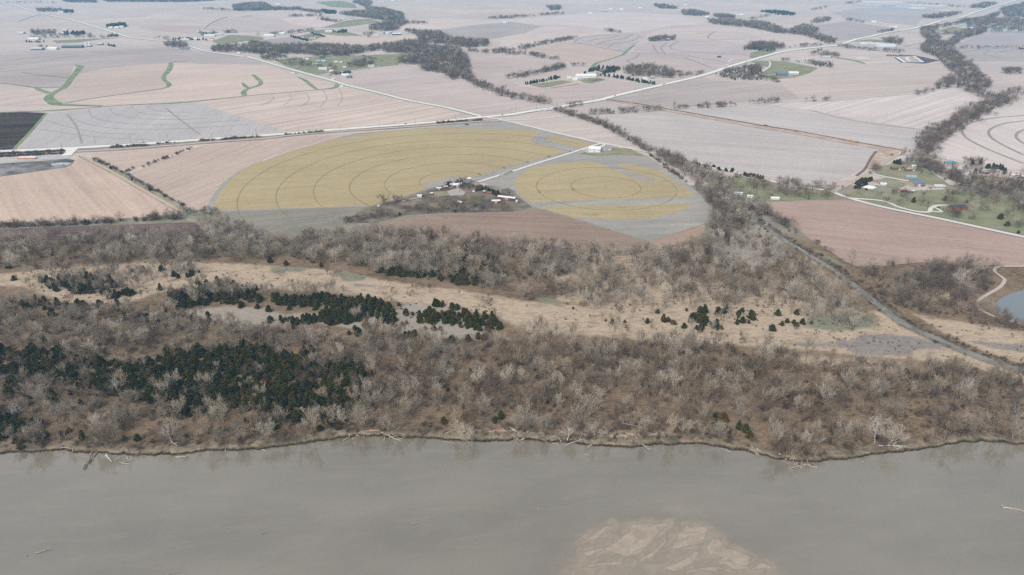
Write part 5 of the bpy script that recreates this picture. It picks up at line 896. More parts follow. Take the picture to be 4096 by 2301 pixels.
# masses of the same plants beyond the ones told apart
def mass(name, pts, label, cat):
    """points with kind, scale and turn; geometry nodes set one of the standing plants' shapes on each"""
    keys = sorted({p[2] for p in pts}); keys = [k for k in keys if k in SRC]
    pts = [p for p in pts if p[2] in SRC]
    me = bpy.data.meshes.new(name); me.from_pydata([(p[0], p[1], (p[4] if len(p) > 4 else zc(p[0], p[1]) - (.2 if p[1] < 740 else 0)) - 0.05) for p in pts], [], [])
    for an, ty, vals in (('idx', 'INT', [keys.index(p[2]) for p in pts]), ('scl', 'FLOAT', [float(p[3]) for p in pts]), ('rot', 'FLOAT', list(nprng.uniform(0, 6.28, len(pts)))), ('lx', 'FLOAT', list(nprng.normal(0, .07, len(pts)))), ('ly', 'FLOAT', list(nprng.normal(0, .07, len(pts))))):
        at = me.attributes.new(an, ty, 'POINT'); at.data.foreach_set('value', vals)
    ng = bpy.data.node_groups.new(name + '_layout', 'GeometryNodeTree')
    ng.interface.new_socket('Geometry', in_out='INPUT', socket_type='NodeSocketGeometry'); ng.interface.new_socket('Geometry', in_out='OUTPUT', socket_type='NodeSocketGeometry')
    N = ng.nodes.new; L = ng.links.new; gi, go = N('NodeGroupInput'), N('NodeGroupOutput'); jn = N('GeometryNodeJoinGeometry')
    def at_(nm, ty): a = N('GeometryNodeInputNamedAttribute'); a.data_type = ty; a.inputs[0].default_value = nm; return a.outputs[0]
    for k, key in enumerate(keys):
        j2 = N('GeometryNodeJoinGeometry')
        for so in SRC[key]:
            oi_ = N('GeometryNodeObjectInfo'); oi_.transform_space = 'ORIGINAL'; oi_.inputs['Object'].default_value = so; L(oi_.outputs['Geometry'], j2.inputs[0])
        cm = N('FunctionNodeCompare'); cm.data_type = 'INT'; cm.operation = 'EQUAL'
        isock = [s_ for s_ in cm.inputs if s_.enabled and s_.type == 'INT']; L(at_('idx', 'INT'), isock[0]); isock[1].default_value = k
        ip = N('GeometryNodeInstanceOnPoints'); L(gi.outputs[0], ip.inputs['Points']); L(cm.outputs[0], ip.inputs['Selection']); L(j2.outputs[0], ip.inputs['Instance'])
        cb = N('ShaderNodeCombineXYZ'); L(at_('rot', 'FLOAT'), cb.inputs[2]); L(at_('lx', 'FLOAT'), cb.inputs[0]); L(at_('ly', 'FLOAT'), cb.inputs[1]); L(cb.outputs[0], ip.inputs['Rotation']); L(at_('scl', 'FLOAT'), ip.inputs['Scale']); L(ip.outputs[0], jn.inputs[0])
    L(jn.outputs[0], go.inputs[0])
    o = obj(name, me); md = o.modifiers.new('layout', 'NODES'); md.node_group = ng
    return tag(o, label, cat, kind='stuff')

# undergrowth: two shrubs told apart give the shape
for k, t, x, y, lab in [('r0', 'E4', 1265, 1000, 'low brown leafless shrub beside the tall white dead tree'), ('r1', 'E4', 950, 1020, 'low tan leafless shrub near the bank, left of tall dead tree')]: gx_, gy_ = G(t, x, y); plant(k, gx_, gy_, .9, .5, lab, 'shrub')
und = []
for poly, dn in ((W_LOW, .021), (W_UP, .010), (W_RIGHT, .018)):
    for p in dry(clumpy(scatter(poly, dn, 4, dense_ced + [(MEADOW[1], .85)]), 25, .35, 2.0)): und.append((p[0], p[1], str(pick(['r0', 'r1'], [6, 4])), nprng.uniform(.28, .85)))
for poly, dn in ((MEADOW[0], .012), (MEADOW[1], .022), (MEADOW[3], .01), (MUD[0], .006)):
    for p in dry(clumpy(scatter(poly, dn), 22, .02, 1.0)): und.append((p[0], p[1], str(pick(['r0', 'r1'], [6, 4])), nprng.uniform(.1, .32)))
_cr = smooth(CREEK, 2)
for i in range(len(_cr) - 1):
    p, q_ = np.array(_cr[i]), np.array(_cr[i+1]); d_ = np.linalg.norm(q_ - p); nn = np.array((-(q_-p)[1], (q_-p)[0]))/max(d_, 1e-6)
    for _ in range(nprng.poisson(d_/2.6)):
        sd_ = 1 if nprng.random() < .8 else -1; c_ = p + (q_-p)*nprng.random() + nn*sd_*(nprng.uniform(1.5, 6) + float(np.interp(i/2, range(len(CW)), CW))/2 + 1.2); und.append((c_[0], c_[1], str(pick(['r0', 'r1'], [6, 3])), nprng.uniform(.2, .6), LZ - .4))
bk = np.column_stack([nprng.uniform(-420, 430, 420), np.zeros(420)]); bk[:, 1] = bank_y(bk[:, 0]) + nprng.uniform(3, 14, 420)
for p in bk: und.append((p[0], p[1], 'r1', nprng.uniform(.2, .55)))
mass('undergrowth', und, 'low leafless brush filling the riverside woods', 'undergrowth')
mass('bare_woodland', rest, 'grey leafless woodland covering the flood plain behind the bank trees', 'woodland')
mass('cedar_woodland', crest, 'dark cedars filling the islands and thickets behind the nearest ones', 'woodland')

# ------------------------------------------------------------------ woods, hedgerows and windbreaks of the farmland
far = []
FK, FWT = ['b0', 'b1', 'm0', 'p1', 't0', 'r0'], [11, 10, 11, 3, 3, 5]
def fwood(dn, *a, keys=FK, wts=FWT, s0=.7, s1=1.15, soft=0):
    for p in scatter(PL(*a), dn, soft): far.append((p[0], p[1], str(pick(keys, wts)), nprng.uniform(s0, s1)))
def fline(wd, step, *a, keys=FK, wts=FWT, s0=.5, s1=1.0, gap=0.0):
    ln = smooth(PL(*a), 6); acc = 0
    for i in range(len(ln) - 1):
        p, q_ = np.array(ln[i]), np.array(ln[i+1]); d = np.linalg.norm(q_-p); n = nprng.poisson(d/step)
        for _ in range(n):
            if nprng.random() < gap: continue
            t = nprng.random(); c_ = p + (q_-p)*t + nprng.normal(0, wd/2.6, 2); far.append((c_[0], c_[1], str(pick(keys, wts)), nprng.uniform(s0, s1)))
EG = dict(keys=['e0', 'e1', 'c0', 'c1'], wts=[3, 3, 2, 2]); BR = dict(keys=['r0', 'r1'], wts=[5, 3])
fwood(.013, 'A2', 0, 425, 250, 470, 800, 460, 1100, 485, 1500, 425, 1740, 405, 1750, 450, 1180, 505, 950, 550, 700, 560, 450, 530, 200, 540, 0, 520)
fwood(.013, 'A2', 1640, 375, 1850, 335, 2000, 395, 2330, 415, 2330, 460, 2100, 470, 1800, 430); fwood(.013, 'A2', 1500, 455, 2050, 485, 2140, 600, 2165, 740, 2140, 775, 1980, 790, 1850, 710, 1700, 700, 1680, 670, 1850, 640, 1460, 635, 1490, 590, 1800, 545, 1300, 515)
fwood(.012, 'A2', 0, 65, 150, 45, 220, 85, 400, 95, 480, 85, 500, 102, 0, 108); fwood(.012, 'A2', 880, 140, 1150, 120, 1130, 70, 1000, 25, 1150, 2, 1200, 35, 1150, 80, 1300, 95, 1500, 145, 1510, 205, 1350, 212, 1100, 175, 900, 150); fwood(.012, 'A2', 1200, 255, 1400, 225, 1560, 225, 1480, 262, 1440, 302, 1300, 312, 1160, 292); fwood(.01, 'A2', 1490, 300, 1640, 318, 1880, 335, 1850, 372, 1640, 352); fwood(.02, 'A2', 690, 100, 850, 115, 840, 140, 740, 135, **EG)
fwood(.012, 'A1', 1000, 2, 2250, 2, 1900, 20, 1050, 22); fwood(.01, 'A1', 600, 2, 950, 12, 940, 32, 650, 25); fline(30, 14, 'A1', 0, 30, 200, 28, 600, 36); fwood(.012, 'A1', 2290, 65, 2450, 45, 2576, 40, 2576, 105, 2300, 110); fline(40, 8, 'A1', 2000, 92, 2200, 105, 2400, 112); fwood(.01, 'A1', 2080, 485, 2250, 465, 2576, 480, 2576, 530, 2300, 520, 2090, 515); fwood(.006, 'A1', 1590, 440, 1760, 430, 1880, 450, 1800, 490, 1650, 475)
for a in (('A3', 2, 178, 350, 165), ('A3', 390, 152, 620, 140), ('A3', 70, 775, 330, 735), ('A3', 370, 722, 650, 660), ('A3', 670, 650, 870, 655), ('A3', 0, 508, 70, 500), ('A3', 210, 485, 450, 430), ('A3', 470, 432, 720, 380), ('A3', 40, 535, 250, 535), ('A3', 1040, 305, 1190, 328), ('A3', 300, 540, 440, 575), ('A3', 500, 582, 580, 585), ('A2', 2100, 765, 2300, 870, 2576, 960, 'A3', 200, 965, 450, 1025), ('A2', 690, 195, 860, 220), ('A2', 400, 165, 720, 160), ('A2', 500, 105, 700, 130), ('A2', 2420, 520, 2576, 500), ('A2', 2150, 505, 2420, 525), ('A2', 1560, 235, 1720, 235), ('A2', 2340, 185, 2576, 180)): fline(24 if 'A2' in a else 18, 2.6, *a)
fwood(.01, 'A3', 1200, 690, 1400, 655, 1600, 690, 1790, 750, 1780, 770, 1600, 770, 1400, 755, 1230, 745); fline(14, 4, 'A3', 1790, 750, 1900, 735, 2000, 715, s0=.4, s1=.7); fwood(.012, 'A3', 1455, 405, 1560, 375, 1640, 385, 1720, 380, 1710, 395, 1500, 415)
fwood(.014, 'A3', 2240, 690, 2560, 640, 2576, 790, 2300, 790, 2110, 745, keys=['c0', 'c3', 'b1', 'm0'], wts=[4, 4, 4, 4], s0=.5, s1=.8); fwood(.012, 'A3', 2390, 490, 2480, 455, 2576, 430, 2576, 480, 2420, 500, keys=['e1', 'b0', 'm0'], wts=[3, 4, 4]); fwood(.011, 'A3', 2040, 215, 2200, 205, 2400, 225, 2576, 250, 2576, 285, 2300, 262, 2080, 240); fwood(.009, 'A3', 1780, 115, 1900, 110, 2060, 150, 1950, 160, 1800, 150); fwood(.01, 'A3', 1500, 50, 1700, 70, 1750, 95, 1560, 85); fwood(.01, 'A3', 460, 75, 590, 72, 590, 100, 490, 105); fwood(.008, 'A3', 2080, 155, 2300, 165, 2300, 185, 2150, 180)
fline(9, 3.4, 'A3', 255, 832, 420, 800, 600, 765, s0=.7, s1=.95, **EG); fline(8, 3.2, 'A3', 1000, 745, 1250, 785, 1520, 832, s0=.7, s1=.95, **EG); fwood(.012, 'A3', 830, 725, 930, 665, 1180, 675, 1180, 690, 1040, 745, 1000, 740, 1010, 700, 920, 700, s0=.8, s1=1.1, **EG); fline(8, 4.5, 'A2', 400, 362, 570, 405, s0=.8, s1=1.0, **EG); fline(8, 4.5, 'A2', 600, 330, 730, 365, s0=.8, s1=1.0, **EG); fwood(.012, 'A2', 820, 315, 955, 300, 955, 325, 830, 325, **EG)
fwood(.02, 'A1', 1040, 262, 1230, 240, 1245, 268, 1060, 274, s0=1, s1=1.4, **EG); fwood(.012, 'A1', 1050, 350, 1170, 352, 1160, 362, 1050, 365, **EG); fwood(.012, 'A1', 620, 330, 840, 322, 830, 342, 640, 345, s0=1, s1=1.3, **EG); fline(8, 6, 'A1', 240, 410, 340, 420, 430, 412, s0=.6, s1=.8, **EG); fline(10, 7, 'A1', 1045, 445, 1130, 462, **EG); fwood(.006, 'A1', 620, 110, 720, 105, 720, 132, 640, 128, s0=1, s1=1.4, **EG); fwood(.006, 'A1', 1680, 395, 2030, 400, 2000, 385, 1720, 380, **EG); fwood(.006, 'A1', 350, 105, 500, 95, 620, 105, 600, 118, 380, 122); fwood(.006, 'A1', 310, 320, 560, 310, 560, 350, 330, 345)
fwood(.003, 'A1', 180, 375, 900, 355, 900, 372, 200, 385, s0=.6); fline(15, 10, 'A1', 900, 380, 1150, 372, s0=.6); fline(14, 9, 'A1', 1540, 390, 1690, 390); fline(20, 9, 'A1', 380, 480, 560, 470); fwood(.006, 'A1', 1960, 340, 2100, 325, 2120, 345, 1980, 358, s0=.7); fline(14, 6, 'A1', 2190, 325, 2340, 318, s0=.7); fline(14, 8, 'A2', 100, 355, 300, 340, 520, 320, s0=.7); fline(18, 8, 'A2', 420, 325, 600, 310, s0=.8); fwood(.006, 'A2', 1110, 345, 1220, 330, 1160, 370, s0=.6)
fwood(.006, 'A2', 100, 560, 350, 545, 380, 575, 250, 610, 130, 590); fwood(.004, 'A2', 320, 620, 520, 610, 700, 650, 900, 690, 820, 690, 600, 660, 420, 660, s0=.6); fwood(.008, 'A2', 950, 670, 1070, 615, 1210, 610, 1210, 655, 1060, 665, s0=.7); fline(5, 8, 'A2', 950, 552, 1100, 550, 1310, 600, keys=['c3'], wts=[1], s0=.5, s1=.8); fline(10, 6, 'A2', 1680, 695, 1850, 715, 1990, 720); fwood(.006, 'A2', 780, 770, 820, 745, 870, 765, s0=.6); fline(10, 5, 'A2', 850, 735, 1000, 720, s0=.5, **EG)
fwood(.012, 'A4', 0, 215, 150, 235, 360, 305, 500, 250, 640, 285, 600, 325, 800, 385, 790, 420, 700, 405, 500, 335, 250, 315, 0, 265); fwood(.01, 'A4', 0, 430, 100, 415, 250, 430, 320, 455, 200, 490, 0, 470, keys=['b0', 'm0', 'e1'], wts=[4, 4, 2]); fline(14, 5, 'A4', 330, 450, 500, 440, 680, 430, s0=.6)
fwood(.011, 'A4', 1610, 445, 1680, 375, 1850, 420, 2000, 305, 2230, 295, 2000, 370, 1880, 470, 1950, 530, 2080, 625, 2150, 705, 2250, 795, 2240, 830, 2080, 800, 1990, 765, 1900, 690, 1820, 610, 1750, 540, 1600, 480); fwood(.009, 'A4', 1735, 845, 1800, 760, 1900, 740, 1920, 800, 1800, 845); fwood(.008, 'A4', 1900, 780, 2250, 800, 2230, 835, 2050, 870, 1950, 830); fline(30, 4, 'A4', 2050, 830, 2150, 900, 2300, 960, 2420, 930, 2520, 860); fline(14, 7, 'A4', 1550, 890, 1740, 860, s0=.5)
fwood(.011, 'A4', 1230, 380, 1330, 375, 1430, 395, 1420, 425, 1290, 415); fwood(.01, 'A4', 1600, 275, 1900, 235, 2100, 195, 2350, 125, 2330, 155, 2050, 215, 1750, 275, 1720, 315, 1620, 305); fwood(.01, 'A4', 1600, 310, 1720, 320, 1790, 380, 1680, 395, 1620, 350); fline(22, 6, 'A4', 1740, 335, 1900, 325, 2000, 318); fwood(.008, 'A4', 2360, 690, 2420, 655, 2540, 680, 2530, 700, 2400, 705); fline(14, 10, 'A4', 1950, 460, 2400, 460, 2600, 470, s0=.6); fwood(.009, 'A4', 430, 320, 540, 300, 640, 310, 600, 325)
fwood(.006, 'A4', 80, 110, 250, 105, 430, 130, 420, 150, 250, 140, **EG); fline(18, 10, 'A4', 0, 185, 170, 150); fwood(.006, 'A4', 560, 225, 640, 180, 780, 185, 660, 220); fline(20, 8, 'A4', 570, 100, 720, 72); fline(18, 9, 'A4', 890, 40, 1060, 18); fline(18, 12, 'A4', 1450, 30, 2050, 78); fwood(.008, 'A4', 2060, 75, 2200, 35, 2310, 40, 2200, 80); fwood(.008, 'A4', 2350, 90, 2576, 30, 2700, 40, 2700, 160, 2400, 170); fline(14, 9, 'A4', 900, 190, 1110, 225); fwood(.007, 'A4', 1600, 165, 1850, 130, 1990, 130, 1850, 165, 1700, 180); fline(14, 6, 'A4', 1210, 320, 1340, 290); fwood(.004, 'A4', 2000, 190, 2576, 180, 2700, 200, 2700, 300, 2300, 300, 2050, 270)
fwood(.006, 'A4', 550, 520, 640, 495, 830, 530, 820, 550, 640, 540, s0=.6); fline(10, 5, 'A4', 280, 575, 560, 600, 750, 640, s0=.5); fwood(.01, 'A4', 570, 625, 700, 600, 760, 610, 700, 640, keys=['c0', 'b1'], wts=[3, 3], s0=.5); fline(10, 6, 'A4', 60, 745, 200, 765, 290, 775, s0=.6); fwood(.02, 'A4', 0, 610, 90, 605, 80, 680, 0, 720, keys=['c0', 'c3'], wts=[1, 1], s0=.45, s1=.7); fline(8, 4, 'A4', 830, 440, 1000, 465, 1450, 500, s0=.5)
fline(9, 4, 'B3', 810, 148, 1250, 122, 1560, 98, s0=.5, s1=.9); fline(9, 4, 'B3', 1670, 88, 2000, 75, 2230, 65, s0=.5, s1=.95); fline(9, 5, 'A4', 0, 985, 280, 962, s0=.5, s1=.9); fline(9, 6, 'A4', 510, 960, 740, 945, s0=.5, s1=.9); fline(10, 3.4, 'B3', 640, 80, 780, 55, s0=.4, s1=.8); fline(12, 1.6, 'B3', 540, 105, 800, 185, 1000, 255, 1200, 360, 1350, 450, 1450, 520, s0=.4, s1=.75); fline(9, 2.4, 'B3', 1450, 520, 1600, 560, 1760, 605, s0=.6, s1=1.0)
fline(26, 1.3, 'B4', 2400, 2, 2200, 90, 2000, 200, 1850, 290, 1740, 350, 1660, 430, 1640, 500, s0=.6, s1=1.0); fline(24, 1.6, 'B4', 1610, 545, 1700, 640, 1800, 710, 1950, 760, 2200, 820, 2700, 820, s0=.5, s1=.9); fwood(.006, 'B4', 2000, 620, 2170, 590, 2200, 640, 2080, 660, s0=.6)
fline(7, 3.2, 'B4', 2220, 640, 2380, 660, s0=.7, s1=1.1, **EG); fline(6, 4, 'B4', 2070, 600, 2160, 610, s0=.8, s1=1.1, **EG); fwood(.02, 'B4', 1335, 590, 1440, 600, 1440, 615, 1350, 600, keys=['c0', 'c1'], wts=[1, 1], s0=.7); fwood(.03, 'B4', 960, 820, 1050, 760, 1150, 760, 1060, 840, 980, 850, keys=['c0', 'c1'], wts=[1, 1], s0=.7, s1=1.1); fline(7, 5, 'B4', 900, 860, 940, 840, keys=['c1', 'b1'], wts=[1, 1]); fline(5, 2.5, 'B4', 0, 720, 150, 745, keys=['c0', 'c1'], wts=[1, 1], s0=.5, s1=.8); fline(6, 3, 'B3', 1730, 580, 1930, 625, keys=['c0', 'c1', 'c3'], wts=[1, 1, 1], s0=.5, s1=.8); fline(6, 4, 'B3', 1970, 645, 2280, 705, keys=['c0', 'c1', 'c3'], wts=[1, 1, 1], s0=.5, s1=.9); fline(4, 2.2, 'B3', 2340, 725, 2532, 765, keys=['c0', 'c1'], wts=[1, 1], s0=.6, s1=.8)
fline(5, 6, 'B4', 230, 790, 780, 850, s0=.5, s1=.9); fline(7, 3, 'B4', 60, 1000, 170, 1080, 300, 1180, 400, 1250, s0=.5, s1=.9); fline(6, 8, 'C4', 480, 130, 800, 340, 900, 420, s0=.25, s1=.5); fline(6, 6, 'B4', 1850, 1090, 1980, 1110, s0=.5, s1=.7); fline(6, 5, 'B4', 1130, 700, 1200, 640, s0=.5, s1=.8)
fline(6, 1.5, 'B1', -200, 1235, 500, 1215, 1000, 1185, 1450, 1160, 1720, 1150, keys=['b1', 'm0', 'r0'], wts=[3, 3, 5], s0=.4, s1=.75); fwood(.008, 'B1', 1750, 1060, 1900, 1050, 2100, 1090, 2180, 1250, 2000, 1230, 1850, 1160, s0=.4, s1=.8)
fline(6, 3.5, 'B2', 1250, 1010, 1400, 975, 1500, 960, s0=.4, s1=.7); fwood(.014, 'B2', 1370, 1080, 1600, 1030, 2000, 1010, 2450, 1020, 'B3', 200, 1040, 'B2', 2400, 1070, 1900, 1085, 1500, 1105, s0=.35, s1=.75); fline(8, 3, 'B2', 900, 1190, 1100, 1150, 1370, 1100, s0=.35, s1=.7); fwood(.016, 'B2', 1840, 820, 2040, 800, 2200, 860, 2300, 890, 2150, 900, 2060, 870, 1900, 830, s0=.4, s1=.75); fwood(.02, 'B2', 1900, 830, 1960, 790, 2050, 795, 2040, 815, 1930, 835, keys=['c0', 'e1'], wts=[1, 1], s0=.6, s1=.9); fline(8, 4, 'B2', 2130, 850, 2300, 880, 2380, 920, keys=['c0', 'e1'], wts=[1, 1], s0=.5, s1=.9); fwood(.012, 'B2', 2280, 880, 2532, 910, 'B3', 180, 950, 'B2', 2532, 935, s0=.5, s1=.8)
for a in (('B1', 1050, 462, 1430, 442), ('B1', 1520, 428, 1700, 412), ('B1', 1930, 398, 2070, 388), ('B1', 2130, 384, 2532, 355), ('B1', -300, 545, 0, 528, 620, 495), ('B1', -300, 570, 0, 550, 600, 520), ('B2', 0, 358, 350, 335, 700, 308), ('B2', 2130, 208, 2230, 195), ('B2', 850, 282, 1300, 255), ('B2', 1800, 228, 2100, 205)): fline(4, .8, *a, s0=.35, s1=.8, **BR)
fline(4, 4, 'B1', 1220, 692, 1430, 630, 1650, 545, 1870, 455, s0=.35, s1=.9, keys=['r0', 'r1', 'c3'], wts=[6, 5, 1]); fline(4, 3, 'B1', 900, 570, 1100, 665, 1300, 770, 1600, 930, 1780, 1030, s0=.3, s1=.8, **BR); fline(5, 3, 'B3', 1450, 530, 1600, 650, 1800, 790, s0=.4, s1=.9, **BR)
fwood(.006, 'B4', 1330, 600, 1600, 560, 1700, 660, 1600, 700, 1400, 690, s0=.35, s1=.7); fwood(.005, 'B4', 1850, 600, 2576, 690, 2700, 760, 2100, 760, 1900, 700, s0=.4, s1=.8); fwood(.006, 'B3', 1850, 640, 2300, 740, 2400, 930, 2150, 850, s0=.4, s1=.75)
# one evergreen and one windbreak tree told apart for each evergreen kind
for k, t, x, y, lab in [('e0', 'B4', 2388, 700, 'blue green conical spruce right of the grey roofed brick house'), ('e1', 'B4', 2110, 700, 'dense blue green spruce beside the long white house')]: gx_, gy_ = G(t, x, y); plant(k, gx_, gy_, 1.0, .5, lab, 'tree')
ok_ = []
fa = np.array([(f[0], f[1]) for f in far]); roadlines = [(HWY, 9), (NR, 8)]
bad = np.zeros(len(fa), bool)
for ln, wd in roadlines: bad |= ldist(fa, smooth(ln, 3))[0] < wd
bad |= (fa[:, 1] < 960) & (ldist(fa, CREEK)[0] < 8)
far = [f for f, b in zip(far, bad) if not b]
mass('tree_belts', far, 'bare hedgerows, creek woods and evergreen windbreaks across the farmland', 'woodland')

# ------------------------------------------------------------------ buildings
def paint(name, rgb, rough=.7): return plain(name, C(*rgb, k=.62), .07, .35, rough, .2)
PAINT = {k: paint(k + '_paint', v) for k, v in dict(white=(228, 228, 226), cream=(214, 206, 192), grey=(150, 152, 156), pale=(196, 200, 204), dark=(74, 78, 84), red=(140, 66, 58), brick=(142, 96, 80), tan=(176, 162, 144), brown=(122, 104, 92), blue=(74, 140, 168), slate=(112, 126, 140), steel=(178, 186, 192), teal=(140, 166, 176), green=(84, 108, 84), yellow=(206, 160, 60), orange=(192, 130, 96), black=(36, 36, 38), glass=(52, 60, 68), rust=(152, 104, 84), wood=(170, 152, 132)).items()}
def box(V, F, x0, x1, y0, y1, z0, z1):
    k = len(V); V += [(x0, y0, z0), (x1, y0, z0), (x1, y1, z0), (x0, y1, z0), (x0, y0, z1), (x1, y0, z1), (x1, y1, z1), (x0, y1, z1)]
    F += [(k, k+3, k+2, k+1), (k+4, k+5, k+6, k+7), (k, k+1, k+5, k+4), (k+1, k+2, k+6, k+5), (k+2, k+3, k+7, k+6), (k+3, k, k+4, k+7)]
def part(name, parent, mat, *boxes):
    V, F = [], []
    for b in boxes: box(V, F, *b)
    return obj(name, mesh(name, V, F, PAINT[mat] if isinstance(mat, str) else mat), parent)
def gable(root, L, W, H, rise, wall, roof, detail=0, oh=.45):
    l, w_ = L/2, W/2
    V = [(-l, -w_, 0), (l, -w_, 0), (l, w_, 0), (-l, w_, 0), (-l, -w_, H), (l, -w_, H), (l, w_, H), (-l, w_, H), (-l, 0, H+rise), (l, 0, H+rise)]
    F = [(0, 1, 5, 4), (2, 3, 7, 6), (1, 2, 6, 9, 5), (3, 0, 4, 8, 7)]
    wo_ = obj('wall', mesh('wall', V, F, PAINT[wall]), root)
    V, F = [], []; a, b = l + oh, w_ + oh; e = H - rise*oh/w_; th = .22
    for s in (-1, 1):
        k = len(V); V += [(-a, s*b, e+.04), (a, s*b, e+.04), (a, 0, H+rise+.04), (-a, 0, H+rise+.04), (-a, s*b, e+th), (a, s*b, e+th), (a, 0, H+rise+th), (-a, 0, H+rise+th)]
        F += [(k, k+1, k+2, k+3), (k+4, k+5, k+6, k+7), (k, k+1, k+5, k+4), (k+1, k+2, k+6, k+5), (k, k+3, k+7, k+4)]
    ro_ = obj('roof', mesh('roof', V, F, PAINT[roof]), root)
    if detail == 1:      # farm shed: sliding doors and small windows
        part('door', root, 'pale' if wall in ('red', 'white') else 'white', (-min(2.2, l*.35), min(2.2, l*.35), -w_-.08, -w_-.003, 0, H*.82)); part('door', root, 'grey', (l+.003, l+.08, -w_*.35, w_*.35, 0, H*.85))
        for x in (-l*.72, l*.72): part('window', root, 'glass', (x-.5, x+.5, -w_-.06, -w_-.003, H*.45, H*.75))
    if detail == 2:      # house
        part('door', root, 'brown', (-.5, .5, -w_-.07, -w_-.003, .1, 2.1)); part('garage_door', root, 'white', (l*.5, l*.9, -w_-.07, -w_-.003, .05, 2.2))
        for x in (-l*.75, -l*.4, l*.25): part('window', root, 'glass', (x-.6, x+.6, -w_-.06, -w_-.003, .9, 2.1))
        for s in (-1, 1): part('window', root, 'glass', (s*l-(.06 if s < 0 else -.003), s*l+(.06 if s > 0 else -.003), -.7, .7, .9, 2.1))
        obj('chimney', mesh('chimney', *(lambda V_, F_: (box(V_, F_, l*.3-.35, l*.3+.35, -.35, .35, H+rise*.6, H+rise+.9), (V_, F_))[1])([], []), PAINT['brick']), ro_)
BLD = []
def bld(t, x, y, px, ratio, H, yaw, wall, roof, label, cat='barn', detail=0, rise=None, nm=None, group=None):
    gx_, gy_ = G(t, x, y); L = px/ppm(t, x, y); W = L*ratio
    nm = nm or {'house': 'house', 'barn': 'barn', 'shed': 'shed'}.get(cat, cat.replace(' ', '_'))
    e = empty(nm, (gx_, gy_, zc(gx_, gy_) + .1 + 2e-4*gy_), R(yaw)); gable(e, L, W, H, rise if rise else W*.2, wall, roof, detail); return tag(e, label, cat, group)
def flat(t, x, y, px, ratio, H, yaw, wall, roof, label, cat='warehouse', group=None):
    gx_, gy_ = G(t, x, y); L = px/ppm(t, x, y); l, w_ = L/2, L*ratio/2; e = empty(cat.replace(' ', '_'), (gx_, gy_, zc(gx_, gy_) + .1 + 2e-4*gy_), R(yaw))
    part('wall', e, wall, (-l, l, -w_, w_, 0, H)); part('roof', e, roof, (-l-.2, l+.2, -w_-.2, w_+.2, H+.003, H+.5)); return tag(e, label, cat, group)
# red farmyard between the circles
bld('B2', 2000, 838, 88, .62, 3.6, 14, 'red', 'white', 'red barn with white roof in the farmyard between the wheat circles', 'barn', 1)
bld('B2', 1948, 832, 42, .8, 2.8, 14, 'red', 'pale', 'small red lean shed left of the white roofed barn', 'shed', 1)
bld('B2', 1822, 868, 42, .6, 2.8, 12, 'red', 'white', 'red shed with white roof at farmyard edge, left of the barn', 'shed', 1)
bld('B2', 1888, 852, 36, .6, 2.6, 12, 'red', 'pale', 'narrow red shed between the two red sheds', 'shed'); bld('B2', 1752, 915, 22, .9, 2.4, 10, 'red', 'white', 'tiny red hut with white roof at the farmyard gate', 'shed'); bld('B2', 1636, 940, 42, .6, 2.8, 8, 'white', 'white', 'white box shed near the parked vehicles', 'shed')
bld('B2', 2130, 878, 95, .68, 3.0, -8, 'tan', 'brown', 'brown roofed farmhouse among trees in the farmyard', 'house', 2); bld('B2', 2028, 1000, 50, .45, 2.4, -32, 'wood', 'white', 'small white roofed animal shed in the lower farmyard', 'shed'); bld('B2', 2372, 990, 78, .42, 2.8, 4, 'red', 'white', 'red livestock shed with white roof, lower right of farmyard', 'barn', 1)
bld('B2', 2478, 958, 175, .2, 3.0, -20, 'red', 'white', 'long red barn with white roof at right end of farmyard', 'barn', 1); bld('B2', 2256, 898, 16, .9, 2.6, 0, 'red', 'white', 'tiny red and white hut above the cattle pen', 'shed'); bld('B2', 2310, 905, 45, .5, 2.0, -10, 'rust', 'rust', 'rusty low pen shelter in the farmyard', 'shed')
def bin_(t, x, y, dpx, H, label, roof='white', wall='steel'):
    gx_, gy_ = G(t, x, y); r = dpx/ppm(t, x, y)/2; e = empty('grain_bin', (gx_, gy_, zc(gx_, gy_) + .1 + 2e-4*gy_)); n = 20; V, F = [], []; zs = [i*H/8 for i in range(9)]
    for i, z in enumerate(zs):
        rr__ = r*(1.0 if i % 2 else .985)
        for k in range(n): V.append((rr__*math.cos(6.2832*k/n), rr__*math.sin(6.2832*k/n), z))
    F = [(i*n+k, i*n+(k+1) % n, (i+1)*n+(k+1) % n, (i+1)*n+k) for i in range(8) for k in range(n)]; obj('wall', mesh('wall', V, F, PAINT[wall]), e)
    V = [(r*1.06*math.cos(6.2832*k/n), r*1.06*math.sin(6.2832*k/n), H) for k in range(n)] + [(.35*math.cos(6.2832*k/n), .35*math.sin(6.2832*k/n), H+r*.5) for k in range(n)]; F = [(k, (k+1) % n, n+(k+1) % n, n+k) for k in range(n)] + [tuple(range(n, 2*n))]
    ro_ = obj('roof', mesh('roof', V, F, PAINT[roof]), e); V, F = [], []; tube(V, F, [Vector((0, 0, H+r*.5-.1)), Vector((0, 0, H+r*.5+.5))], [.4, .4], 8, True); obj('cap', mesh('cap', V, F, PAINT['grey']), ro_)
    part('door', e, 'grey', (-.4, .4, -r-.06, -r+.1, .2, 2.0)); return tag(e, label, 'grain bin')
bin_('B2', 2115, 792, 48, 5.5, 'round grain bin with white cone roof beside the farm drive'); bin_('B3', 162, 990, 22, 3.0, 'small white feed bin at end of the long red barn', 'white', 'white'); bin_('B2', 1242, 1033, 20, 2.2, 'small white tank by the left end of the farm drive', 'white', 'white')
